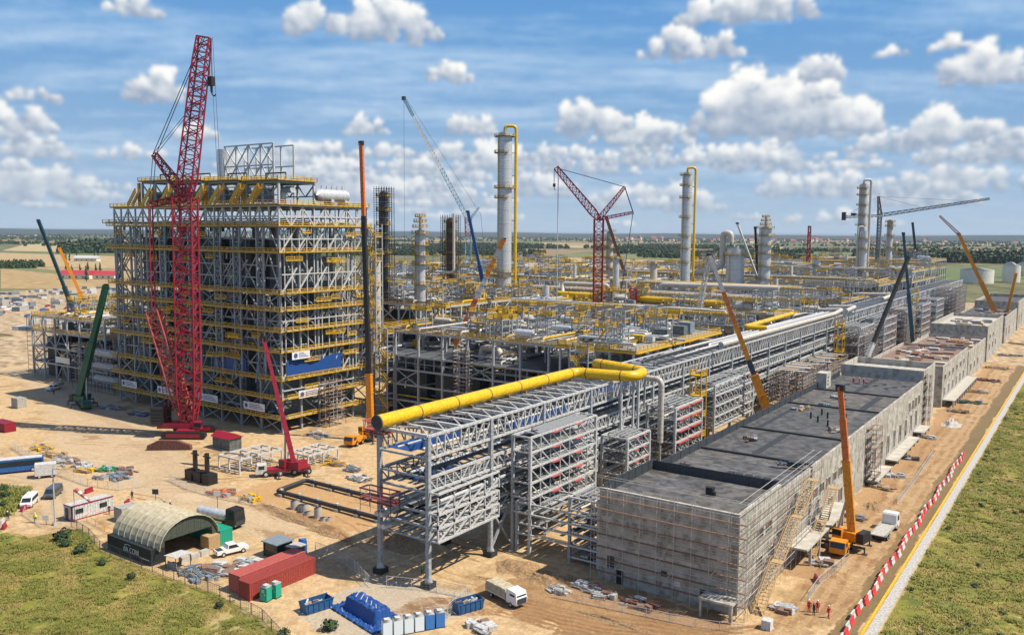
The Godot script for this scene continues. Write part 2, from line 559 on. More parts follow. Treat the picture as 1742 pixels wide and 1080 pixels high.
func sheet(x0, x1, z0, z1, y, mat_: Material, called: String, kind := "structure", uv := 1.0) -> MeshInstance3D:
	var arr := []
	arr.resize(Mesh.ARRAY_MAX)
	arr[Mesh.ARRAY_VERTEX] = PackedVector3Array([vv(x0, y, z0), vv(x1, y, z0), vv(x1, y, z1), vv(x0, y, z1)])
	arr[Mesh.ARRAY_NORMAL] = PackedVector3Array([UP, UP, UP, UP])
	arr[Mesh.ARRAY_TEX_UV] = PackedVector2Array([Vector2(0, 0), Vector2(1, 0), Vector2(1, 1), Vector2(0, 1)])
	var e: float = absf(x1 - x0) * uv
	var f: float = absf(z1 - z0) * uv
	arr[Mesh.ARRAY_TEX_UV2] = PackedVector2Array([Vector2(0, 0), Vector2(e, 0), Vector2(e, f), Vector2(0, f)])
	arr[Mesh.ARRAY_INDEX] = PackedInt32Array([0, 1, 2, 0, 2, 3])
	var m := ArrayMesh.new()
	m.add_surface_from_arrays(Mesh.PRIMITIVE_TRIANGLES, arr)
	var o := MeshInstance3D.new()
	o.mesh = m
	o.material_override = mat_
	o.name = numbered(called)
	add_child(o)
	o.set_meta("kind", kind)
	return o

func nbytes(seed_: int, freq: float, oct: int) -> PackedByteArray:
	var nz := FastNoiseLite.new()
	nz.seed = seed_
	nz.frequency = freq
	nz.noise_type = FastNoiseLite.TYPE_SIMPLEX_SMOOTH
	nz.fractal_octaves = oct
	nz.fractal_gain = 0.6
	var im := nz.get_image(GN, GN, false, false, false)
	im.convert(Image.FORMAT_L8)
	return im.get_data()

const TURF_SW := [-400, -40, -400, -60, -190, -62, -160, -66, -147, -70.5, -146, -77, -140, -76.2, -131.5, -73.4, -117, -73.2, -101, -73.6, -90, -72.2, -83, -69.8, -78, -62, -70, -40]
const TURF_W := [-186, -79, -176, -83.5, -168, -77.5, -161.5, -72, -166, -70, -180, -72]

func build_ground():
	gn1 = nbytes(3, 0.012, 5)
	gn2 = nbytes(4, 0.045, 5)
	gn3 = nbytes(6, 0.15, 4)
	gd.resize(GN * GN * 3)
	for k in GN * GN:
		var a := (gn1[k] - 128) / 128.0
		var b := (gn2[k] - 128) / 128.0
		var c := (gn3[k] - 128) / 128.0
		var s := a * 0.10 + b * 0.09 + c * 0.08
		var w := clampf(a * 0.9 + b * 0.8 - 0.12, 0, 1)
		gd[k * 3] = int(clampf(0.71 + s * 1.25 - w * 0.16, 0, 1) * 255)
		gd[k * 3 + 1] = int(clampf(0.608 + s * 1.25 - w * 0.18, 0, 1) * 255)
		gd[k * 3 + 2] = int(clampf(0.458 + s * 1.15 - w * 0.18, 0, 1) * 255)
	var pale := Color(0.69, 0.62, 0.52)
	var moist := Color(0.45, 0.315, 0.185)
	var concrete := Color(0.66, 0.62, 0.555)
	# hardstanding before the furnace building and roads at the left
	paint(P2([-335, -128, -335, -150, -290, -140, -255, -126, -215, -108, -185, -98, -150, -94, -112, -92, -112, -104, -150, -108, -190, -124, -230, -135, -290, -165, -335, -170]), pale, 0.55, 2.0)
	paint(P2([-196, -82, -190, -92, -168, -92, -152, -83, -144, -80, -150, -75, -165, -80, -176, -86]), pale, 0.6, 1.0)
	paint(P2([-88.5, -76, -88.5, -91, -73, -96, -68, -90, -74, -78, -80, -74]), concrete, 0.8, 0.4)
	paint(P2([-140, -104, -140, -120, -106, -121, -104, -104]), Color(0.67, 0.52, 0.345), 0.7, 1.5)
	paint(P2([-75, -98, -68, -108, -62, -109, -40, -109.5, -36, -104, -40, -97, -60, -92]), moist, 0.5, 2.0)
	paint(P2([-38, -130, -38, -400, -33, -400, -33, -130]), Color(0.60, 0.465, 0.32), 0.7, 1.5)
	paint(P2([-27, -90, -27, -400, -23.6, -400, -23.6, -90]), Color(0.36, 0.30, 0.18), 0.75, 0.6)
	for q in 9:
		var x := -35.0 + q * 1.0
		track([[x, -108 - q], [x + 0.5, -160], [x - 0.3, -230], [x + 0.2, -400]], 0.5, moist if q % 2 else Color(0.58, 0.45, 0.30), 0.75)
	for q in 7:
		track([[-34 + q * 0.9, -112], [-40 + q * 0.6, -104 + q], [-52, -100.5 + q * 1.3], [-66, -98 + q * 1.0], [-78, -89 + q * 0.8]], 0.35, moist, 0.8)
	for q in 5:
		track([[-131, -101 - q * 0.7], [-118, -102 - q * 0.7], [-108, -101.5 - q * 0.4], [-100, -98 - q * 0.3]], 0.4, moist, 0.85)
	for q in 6:
		track([[-116, -95 + q], [-140, -101 + q * 0.8], [-175, -114 + q * 0.8], [-215, -127 + q * 0.7], [-330, -160 + q * 0.6]], 0.3, Color(0.62, 0.53, 0.42), 0.5)
	for q in 4:
		track([[-170 - q * 3.0, -118], [-205 - q * 3.0, -124 - q], [-245, -128 - q]], 0.5, Color(0.64, 0.54, 0.42), 0.6)
	track([[-190, -84], [-176, -88], [-162, -82], [-150, -77]], 0.4, Color(0.6, 0.52, 0.4), 0.7, 1.1)
	var rr := RandomNumberGenerator.new()
	rr.seed = 23
	for q in 34:   # ruts of moist earth left by wheels
		var p := Vector2(rr.randf_range(-250, -70), rr.randf_range(-128, -90))
		if p.y > -74 - absf(p.x + 75) * 0.19:
			p.y -= 12
		var a := rr.randf_range(-0.5, 0.35) + (0.5 if p.x < -150 else 0.0)
		var l := rr.randf_range(8, 26)
		var e := p + Vector2(cos(a), -sin(a)) * l
		track([[p.x, p.y], [(p.x + e.x) * 0.5 + rr.randf_range(-1.5, 1.5), (p.y + e.y) * 0.5 + rr.randf_range(-1.5, 1.5)], [e.x, e.y]], 0.28, moist if q % 3 else Color(0.78, 0.70, 0.58), rr.randf_range(0.35, 0.8), 1.05)
	for q in 16:
		var p := Vector2(rr.randf_range(-240, -60), rr.randf_range(-126, -92))
		var s := rr.randf_range(1.5, 5.0)
		paint(P2([p.x - s, p.y, p.x, p.y - s * 0.5, p.x + s * 1.2, p.y - s * 0.2, p.x + s * 0.6, p.y + s * 0.5]), moist if q % 2 else Color(0.78, 0.71, 0.60), 0.4, 1.2)
	turf(P2([-21.6, -40, -21.6, -400, 40, -400, 40, -40]), 0.25)
	turf(P2(TURF_SW))
	turf(P2(TURF_W), 1.0)
	paint(P2([-110, -72.0, -101, -68.5, -89, -65.5, -80, -64, -82, -69, -90, -71.6]), Color(0.69, 0.61, 0.47), 0.65, 2.0)
	paint(P2([-150, -70, -144, -74.5, -138, -74.0, -143, -69]), Color(0.64, 0.53, 0.38), 0.6, 1.5)
	turf(P2([-400, -168, -318, -181, -312, -195, -330, -215, -400, -205]), 1.5)
	var img := Image.create_from_data(GN, GN, false, Image.FORMAT_RGB8, gd)
	var m := StandardMaterial3D.new()
	m.albedo_texture = ImageTexture.create_from_image(img)
	m.roughness = 0.95
	m.detail_enabled = true
	m.detail_blend_mode = BaseMaterial3D.BLEND_MODE_MUL
	m.detail_uv_layer = BaseMaterial3D.DETAIL_UV_2
	m.detail_albedo = ntex(71, 0.03, Color(0.86, 0.85, 0.84), Color(0.95, 0.95, 0.95), Color.WHITE)
	sheet(GX, GX + GN / GS, GZ, GZ + GN / GS, 0.0, m, "site_ground", "structure", 0.11)
	# the country round the site
	var far := mat("far_ground", lin(0.15, 0.145, 0.06), 0.95, 0.0, ntex(72, 0.01, Color(0.6, 0.62, 0.5), Color(0.85, 0.85, 0.8), Color.WHITE, 512, 6), 0.004)
	sheet(-14000, 9000, -15000, 2500, -0.30, far, "ground")
	var yard := mat("yard", Color(0.71, 0.63, 0.51), 0.95, 0.0, ntex(73, 0.01, Color(0.66, 0.62, 0.58), Color(0.88, 0.87, 0.85), Color.WHITE, 512, 6), 0.03)
	sheet(-440, -21.6, -760, -400, -0.02, yard, "plant_yard")
	sheet(-440, -340, -400, -120, -0.03, yard, "storage_road")
	sheet(-760, -440, -640, -205, -0.04, yard, "storage_yard")
	var turfm := mat("turf_far", Color(0.40, 0.395, 0.17), 0.95, 0.0, ntex(74, 0.02, Color(0.6, 0.66, 0.5), Color(0.85, 0.85, 0.8), Color(1, 0.97, 0.92), 512, 6), 0.03)
	sheet(-21.6, 500, -1100, -400, -0.02, turfm, "meadow")
	sheet(20, 500, -400, 300, -0.03, turfm, "meadow")
	sheet(-520, 20, -40, 300, -0.03, turfm, "meadow")
	sheet(-520, -340, -120, -40, -0.035, turfm, "meadow")
	# kerb, yellow edge line
	var mb := MB.new()
	mb.bx(-23.0, -21.7, 0.0, 0.14, -760, -60)
	structure(mb, "kerb", M.stone)
	mb = MB.new()
	mb.bx(-23.5, -23.15, 0.0, 0.2, -760, -60)
	structure(mb, "drain_edge", M.yellow)

func fields():
	var gold := [lin(0.36, 0.25, 0.115), lin(0.40, 0.29, 0.15), lin(0.32, 0.22, 0.11), lin(0.15, 0.17, 0.06), lin(0.24, 0.17, 0.10), lin(0.40, 0.31, 0.17), lin(0.11, 0.145, 0.05)]
	var mats := []
	for k in gold.size():
		mats.append(mat("field%d" % k, gold[k], 0.95, 0.0, ntex(80 + k, 0.02, Color(0.8, 0.8, 0.76), Color(0.93, 0.93, 0.9), Color.WHITE), 0.006))
	# [x, z of four corners, colour]
	var F := [
		[[-806, -366, -700, -440, -1000, -640, -1345, -612], 0], [[-1400, -600, -1010, -660, -1500, -980, -2050, -930], 1],
		[[-1260, -560, -960, -520, -985, -560, -1320, -600], 3], [[-2080, -940, -1520, -1000, -1600, -1090, -2200, -1010], 6],
		[[-2230, -1020, -1640, -1110, -2500, -1900, -3300, -1600], 5], [[-3500, -1650, -2600, -1950, -3400, -2700, -4600, -2300], 2],
		[[-700, -940, -400, -1000, -440, -1560, -1000, -1600], 1], [[-1050, -1640, -450, -1620, -500, -1900, -1250, -1960], 3],
		[[-1400, -1500, -1050, -1600, -1300, -2400, -2100, -2300], 4], [[-600, -2000, -100, -2050, -200, -3000, -1200, -3000], 6],
		[[-420, -1150, -20, -1120, -60, -1650, -420, -1700], 6], [[-1600, -2700, -900, -2900, -1300, -4200, -2600, -4000], 5],
		[[-100, -1150, 300, -1100, 300, -1900, -90, -1850], 3], [[-500, -3200, 300, -3200, 400, -4300, -700, -4300], 5]]
	for q in F.size():
		var a: Array = F[q][0]
		var mb := MB.new()
		var y := -0.26 + q * 0.012
		mb.quad(vv(a[6], y, a[7]), vv(a[4], y, a[5]), vv(a[2], y, a[3]), vv(a[0], y, a[1]), UP)
		structure(mb, "field", mats[F[q][1]])
	var r := RandomNumberGenerator.new()
	r.seed = 77
	for q in 70:
		var az := deg_to_rad(r.randf_range(-76, 14))
		var d := r.randf_range(3000, 10500)
		var dep := r.randf_range(250, 700) * d / 4000.0
		var w := r.randf_range(0.04, 0.13)
		var mb := MB.new()
		var y := -0.05 + q * 0.02
		mb.quad(polar(az - w, d + dep, y), polar(az + w, d + dep * 1.2, y), polar(az + w * 0.9, d, y), polar(az - w, d * 1.03, y), UP)
		structure(mb, "field", mats[[0, 1, 5, 3, 6, 2, 4][q % 7]])
	mat("hills", lin(0.035, 0.055, 0.045), 0.95)
	# low ridges along the skyline
	for q in 3:
		var mb := MB.new()
		var d0 := 9000.0 + q * 1300.0
		for s in 60:
			var a0 := deg_to_rad(-84 + s * 1.7)
			var a1 := deg_to_rad(-84 + (s + 1) * 1.7)
			var h0 := 22.0 + 16.0 * q + 26.0 * noise.get_noise_2d(s * 9.0, q * 50.0)
			var h1 := 22.0 + 16.0 * q + 26.0 * noise.get_noise_2d((s + 1) * 9.0, q * 50.0)
			mb.quad(polar(a0, d0 + 900, h0), polar(a1, d0 + 900, h1), polar(a1, d0, -1), polar(a0, d0, -1), vv(0, 0.9, 0.4).normalized())
		structure(mb, "hills", M.hills)

func polar(az: float, d: float, y: float) -> Vector3:
	return vv(sin(az) * d, y, -cos(az) * d)

func crown_mesh(seed_: int, leaves: int, size: float, tall: float, cone := false) -> ArrayMesh:
	# many leaf-clump faces spread through a lumpy crown about one metre in radius
	var r := RandomNumberGenerator.new()
	r.seed = seed_
	var mb := MB.new()
	var lumps := []
	for q in 9:
		var a := r.randf() * TAU
		var h := r.randf()
		var ro := 0.55 * r.randf() * ((1.0 - h) if cone else 1.0)
		lumps.append([vv(cos(a) * ro, h * tall, sin(a) * ro), r.randf_range(0.32, 0.55) * ((1.15 - h) if cone else 1.0)])
	for q in leaves:
		var l: Array = lumps[q % lumps.size()]
		var d := vv(r.randfn(), r.randfn() * 0.85, r.randfn()).normalized()
		var o: Vector3 = l[0] + d * l[1] * r.randf_range(0.6, 1.1)
		var s := size * r.randf_range(0.6, 1.3)
		var u := d.cross(vv(r.randfn(), r.randfn(), r.randfn())).normalized()
		var w := (d + vv(r.randfn(), r.randfn(), r.randfn()) * 0.45).normalized().cross(u).normalized()
		var sh := r.randf_range(0.7, 1.3)
		mb.col = Color(0.030 * sh, 0.058 * sh, 0.020 * sh * r.randf_range(0.6, 1.2), 1)
		var a0 := o - u * s
		var b0 := o + w * s * 0.8
		var c0 := o + u * s
		var d0 := o - w * s * 0.8
		mb.quad(a0, b0, c0, d0, (d * 0.8 + UP * 0.3).normalized())
	return mb.mesh()

func forest(called: String, label: String, mesh: Mesh, spots: Array):
	var mm := MultiMesh.new()
	mm.transform_format = MultiMesh.TRANSFORM_3D
	mm.mesh = mesh
	mm.instance_count = spots.size()
	for q in spots.size():
		var s: Array = spots[q]
		mm.set_instance_transform(q, Transform3D(Basis(UP, rng.randf() * TAU).scaled(Vector3(s[1] * rng.randf_range(0.8, 1.2), s[2], s[1])), s[0]))
	var o := MultiMeshInstance3D.new()
	o.multimesh = mm
	o.material_override = M.leaf
	o.name = numbered(called)
	add_child(o)
	o.set_meta("kind", "stuff")
	tag(o, label, "trees")

func wood(az0: float, az1: float, d0: float, d1: float, count: int, h: float) -> Array:
	var out := []
	for q in count:
		var p := polar(deg_to_rad(rng.randf_range(az0, az1)), rng.randf_range(d0, d1), -0.5)
		var s := h * rng.randf_range(0.75, 1.15)
		out.append([p, s * 0.55, s * 0.72])
	return out

func landscape():
	fields()
	var big := crown_mesh(3, 150, 0.2, 0.9)
	forest("woodland", "dark green wood beyond the golden fields, left of the furnace building", big, wood(-62.5, -57.0, 2150, 2420, 420, 24) + wood(-61.5, -59.2, 2600, 2900, 160, 24))
	forest("woodland", "low hedge of bushes in the golden field by the storage yard", big, wood(-66.5, -63.4, 1330, 1440, 150, 9))
	forest("woodland", "dark green wood behind the white storage tanks", big, wood(-13, 4, 1900, 2350, 900, 22))
	var mid := []
	for q in 44:
		var a := rng.randf_range(-47, -14)
		var d := rng.randf_range(1750, 3600)
		mid += wood(a - 2.2, a + 2.2, d, d + rng.randf_range(60, 160), 70, 13)
	forest("woodland", "belts of dark trees between fields behind the process towers", big, mid)
	var farw := []
	for q in 230:
		var a := rng.randf_range(-78, 14)
		var d := rng.randf_range(2900, 9000)
		farw += wood(a - 2.6, a + 2.6, d, d + d * 0.03, 26, 9 + d * 0.0009)
	forest("woodland", "distant woods and hedgerows along the skyline", crown_mesh(5, 70, 0.3, 0.7), farw)
	# far houses: one of each kind, copied
	var hs := thing("town_house", "small pale house with red roof in the distant town on the skyline", "house", Vector3.ZERO, 0.0, "houses of the distant town")
	var mb := MB.new()
	mb.bx(-6, 6, 0, 6, -5, 5)
	part(mb, "wall", M.wall_pale, hs)
	mb = MB.new()
	mb.prism(P2([-5.6, 6, 5.6, 6, 0, 10.5]), vv(-6.5, 0, 0), vv(0, 0, 1), UP, vv(13, 0, 0))
	part(mb, "roof", M.roof_town, hs)
	hs.position = polar(deg_to_rad(-24), 4800, 0)
	for q in 90:
		var a := deg_to_rad(rng.randf_range(-29, -8) if q % 5 else rng.randf_range(-70, 0))
		var c := copy(hs, polar(a, rng.randf_range(4300, 6500), rng.randf_range(6, 20)), rng.randf() * 3.0)
		c.scale = Vector3.ONE * rng.randf_range(1.0, 2.2)
	# farm with red roofs beyond the storage yard
	var farm := [[-903, -488, 34, 12, 5.0, 0.5, "long cream farm building with bright red roof and arched gable"], [-883, -506, 30, 12, 4.5, 0.5, "cream farm barn with bright red hipped roof beside the furnace building"], [-1405, -777, 40, 12, 5.0, 0.5, "white farm shed between dark trees in the golden field"]]
	for f in farm:
		var t := thing("farm_building", f[6], "building", vv(f[0], 0, f[1]), f[5])
		mb = MB.new()
		mb.bx(-f[2] / 2.0, f[2] / 2.0, 0, f[4], -f[3] / 2.0, f[3] / 2.0)
		part(mb, "wall", M.wall_pale, t)
		mb = MB.new()
		mb.prism(P2([-f[3] * 0.55, f[4], f[3] * 0.55, f[4], 0, f[4] + 4.2]), vv(-f[2] * 0.52, 0, 0), vv(0, 0, 1), UP, vv(f[2] * 1.04, 0, 0))
		part(mb, "roof", M.roof_red if f[0] > -1150 else M.galv, t)
		for k in 4:
			mb = MB.new()
			mb.bx(-f[2] * 0.4 + k * f[2] * 0.22, -f[2] * 0.4 + k * f[2] * 0.22 + 2, 1.2, 3.0, f[3] * 0.5, f[3] * 0.5 + 0.08)
			part(mb, "window", M.window, t)
	var tr := thing("farm_tree", "dark conifer beside the red-roofed farm buildings", "tree", vv(-981, 0, -520), 0, "trees round the red-roofed farm")
	mb = MB.new()
	mb.tube(vv(0, 0, 0), vv(0, 5, 0), 0.35, 6, 0.2)
	part(mb, "trunk", M.earth_dark, tr)
	inst(crown_mesh(8, 260, 0.16, 2.2, true), "crown", M.leaf, tr, Transform3D(Basis().scaled(vv(4.2, 5.0, 4.2)), vv(0, 2, 0)))
	for a in [[-1009, -532], [-1004, -536], [-997, -542], [-965, -534], [-959, -540], [-943, -536], [-855, -471]]:
		copy(tr, vv(a[0], 0, a[1]), a[0]).scale = Vector3.ONE * rng.randf_range(0.7, 1.15)
	for a in [[-1457, -765], [-1440, -760], [-1423, -757], [-1471, -795], [-1397, -785], [-1407, -797]]:
		copy(tr, vv(a[0], 0, a[1]), a[0], "dark tree beside the white farm shed in the golden field").set_meta("group", "trees round the white shed")

# ------------------------------------------------------------------ steelwork
func rail(mb: MB, a: Vector3, b: Vector3, th := 0.0):
	if th == 0.0:
		th = rail_th
	var ln := a.distance_to(b)
	var n := maxi(int(ln / 2.0), 1)
	for q in n + 1:
		var p := a.lerp(b, float(q) / n)
		mb.beam(p, p + UP * 1.1, th)
	for h in [0.12, 0.6, 1.1]:
		mb.beam(a + UP * h, b + UP * h, th, th * (2.2 if h < 0.2 else 1.0))

var rail_th := 0.12

func rail_loop(mb: MB, x0: float, x1: float, y: float, z0: float, z1: float):
	rail(mb, vv(x0, y, z1), vv(x1, y, z1)); rail(mb, vv(x1, y, z1), vv(x1, y, z0))
	rail(mb, vv(x1, y, z0), vv(x0, y, z0)); rail(mb, vv(x0, y, z0), vv(x0, y, z1))

func truss(mb: MB, a: Vector3, b: Vector3, h: float, n: int, th := 0.2, ch := 0.34):
	mb.beam(a, b, ch); mb.beam(a + UP * h, b + UP * h, ch)
	for q in n + 1:
		var p := a.lerp(b, float(q) / n)
		mb.beam(p, p + UP * h, th)
		if q < n:
			var p2 := a.lerp(b, float(q + 1) / n)
			if q < n / 2:
				mb.beam(p + UP * h, p2, th)
			else:
				mb.beam(p, p2 + UP * h, th)

func fillet(p: Array, r: float, seg := 5) -> PackedVector3Array:
	var out := PackedVector3Array([p[0]])
	for q in range(1, p.size() - 1):
		var a: Vector3 = p[q - 1]
		var b: Vector3 = p[q]
		var c: Vector3 = p[q + 1]
		var rr := minf(r, minf(a.distance_to(b), b.distance_to(c)) * 0.49)
		var s := b + (a - b).normalized() * rr
		var e := b + (c - b).normalized() * rr
		for k in seg + 1:
			var t := float(k) / seg
			out.append(s.lerp(b, t).lerp(b.lerp(e, t), t))
	out.append(p[p.size() - 1])
	return out

func stair(rails: MB, steps: MB, a: Vector3, b: Vector3, w := 1.0):
	# a flight from a up to b with stringers, treads and hand rails
	var d := b - a
	var s := vv(d.x, 0, d.z).cross(UP).normalized() * w * 0.5
	for e in [-1.0, 1.0]:
		rails.beam(a + s * e, b + s * e, 0.12, 0.28)
		rails.beam(a + s * e + UP * 1.05, b + s * e + UP * 1.05, 0.09)
		for k in 4:
			var p: Vector3 = a.lerp(b, k / 3.0) + s * e
			rails.beam(p, p + UP * 1.05, 0.08)
	var n := maxi(int(absf(d.y) / 0.4), 2)
	for k in n:
		var p := a.lerp(b, (k + 0.5) / n)
		steps.beam(p - s, p + s, 0.3, 0.06)

func stair_tower(t: Node3D, x: float, z: float, y0: float, y1: float, w := 5.0, step := 3.6):
	var fr := MB.new()
	var ra := MB.new()
	var st := MB.new()
	for c in [[0, 0], [w, 0], [0, 2.6], [w, 2.6]]:
		member(t, "stair_post", M.steel, vv(x + c[0], y0, z + c[1]), vv(x + c[0], y1 + 1.2, z + c[1]), 0.28)
	var y := y0
	var k := 0
	while y < y1 - 0.5:
		var yn := minf(y + step, y1)
		var o := 0.6 if k % 2 == 0 else 1.9
		if k % 2 == 0:
			stair(ra, st, vv(x + 1.0, y, z + o), vv(x + w - 1.0, yn, z + o))
		else:
			stair(ra, st, vv(x + w - 1.0, y, z + o), vv(x + 1.0, yn, z + o))
		var lx := x + w - 1.0 if k % 2 == 0 else x
		st.bx(lx, lx + 1.0, yn - 0.1, yn, z, z + 2.6)
		rail(ra, vv(lx, yn, z + 2.6), vv(lx + 1.0, yn, z + 2.6)); rail(ra, vv(lx if k % 2 else lx + 1.0, yn, z), vv(lx if k % 2 else lx + 1.0, yn, z + 2.6))
		for c in [[0, 0, w, 0], [0, 2.6, w, 2.6], [0, 0, 0, 2.6], [w, 0, w, 2.6]]:
			fr.beam(vv(x + c[0], yn, z + c[1]), vv(x + c[2], yn, z + c[3]), 0.2)
		y = yn
		k += 1
	part(fr, "stair_frame", M.steel, t, true)
	part(ra, "stair_rails", M.yellow, t, true)
	part(st, "stair_treads", M.grating, t, true)

func frame(t: Node3D, x0: float, x1: float, nx: int, z0: float, z1: float, nz: int, levels: Array, o := {}):
	# columns on a grid, floor beams at each level, diagonal bracing, gratings, hand rails, pipes and vessels
	var r := RandomNumberGenerator.new()
	r.seed = o.get("seed", 1)
	var cw: float = o.get("cw", 0.45)
	var bw: float = o.get("bw", 0.34)
	var cm: Material = o.get("mat", M.steel)
	var bm: Material = o.get("beam_mat", cm)
	var top: float = levels[levels.size() - 1]
	var dx := (x1 - x0) / nx
	var dz := (z1 - z0) / nz
	var skip: bool = o.get("edge_only", false)
	for a in nx + 1:
		for b in nz + 1:
			if skip and a > 0 and a < nx and b > 0 and b < nz:
				continue
			member(t, "column", cm, vv(x0 + a * dx, 0, z0 + b * dz), vv(x0 + a * dx, top + o.get("over", 0.0), z0 + b * dz), cw)
	var br := MB.new()
	var bp: float = o.get("brace", 0.3)
	for k in levels.size():
		var y: float = levels[k]
		var yb: float = levels[k - 1] if k > 0 else 0.0
		var be := MB.new()
		for a in nx + 1:
			be.beam(vv(x0 + a * dx, y, z0), vv(x0 + a * dx, y, z1), bw, bw * 1.3)
		for b in nz + 1:
			be.beam(vv(x0, y, z0 + b * dz), vv(x1, y, z0 + b * dz), bw, bw * 1.3)
			if b < nz and o.get("joists", true):
				be.beam(vv(x0, y + 0.05, z0 + (b + 0.5) * dz), vv(x1, y + 0.05, z0 + (b + 0.5) * dz), bw * 0.6)
		part(be, "floor_beams", bm, t, true)
		for b in [0, nz]:
			for a in nx:
				if r.randf() < bp:
					var p := vv(x0 + a * dx, yb, z0 + b * dz)
					var q := vv(x0 + (a + 1) * dx, y, z0 + b * dz)
					if r.randf() < 0.5:
						br.beam(p, q, bw * 0.7)
						br.beam(vv(p.x, q.y, p.z), vv(q.x, p.y, q.z), bw * 0.7)
					else:
						var m := vv((p.x + q.x) * 0.5, q.y, p.z)
						br.beam(p, m, bw * 0.7); br.beam(vv(q.x, p.y, q.z), m, bw * 0.7)
		for a in [0, nx]:
			for b in nz:
				if r.randf() < bp:
					var p := vv(x0 + a * dx, yb, z0 + b * dz)
					var q := vv(x0 + a * dx, y, z0 + (b + 1) * dz)
					br.beam(p, q, bw * 0.7)
					if r.randf() < 0.5:
						br.beam(vv(p.x, q.y, p.z), vv(q.x, p.y, q.z), bw * 0.7)
		# gratings
		var dk := MB.new()
		var dp: float = o.get("deck", 0.5) * (o.get("top_deck", 1.0) if k == levels.size() - 1 else 1.0)
		for a in nx:
			for b in nz:
				if r.randf() < dp:
					dk.bx(x0 + a * dx + 0.15, x0 + (a + 1) * dx - 0.15, y + bw * 0.66, y + bw * 0.66 + 0.07, z0 + b * dz + 0.15, z0 + (b + 1) * dz - 0.15)
		if dk.v.size():
			part(dk, "deck_grating", o.get("deck_mat", M.grating), t, true)
		if o.get("rails", true) is bool and o.get("rails", true) or o.get("rails") is Array and k in o.rails:
			var ra := MB.new()
			var e: float = o.get("walk", 0.0)
			if e > 0.0:
				var wk := MB.new()
				wk.bx(x0 - e, x1 + e, y, y + 0.12, z1 + 0.1, z1 + e)
				wk.bx(x1 + 0.1, x1 + e, y, y + 0.12, z0, z1 + 0.1)
				part(wk, "walkway", M.grating_pale, t)
				rail(ra, vv(x0 - e, y + 0.1, z1 + e), vv(x1 + e, y + 0.1, z1 + e)); rail(ra, vv(x1 + e, y + 0.1, z1 + e), vv(x1 + e, y + 0.1, z0))
				rail(ra, vv(x0 - e, y + 0.1, z0), vv(x0 - e, y + 0.1, z1 + e))
			else:
				rail_loop(ra, x0, x1, y + bw, z0, z1)
			part(ra, "handrail", M.yellow, t, true)
	if br.v.size():
		part(br, "bracing", bm, t, true)
	fill(t, x0, x1, z0, z1, levels, o, r)

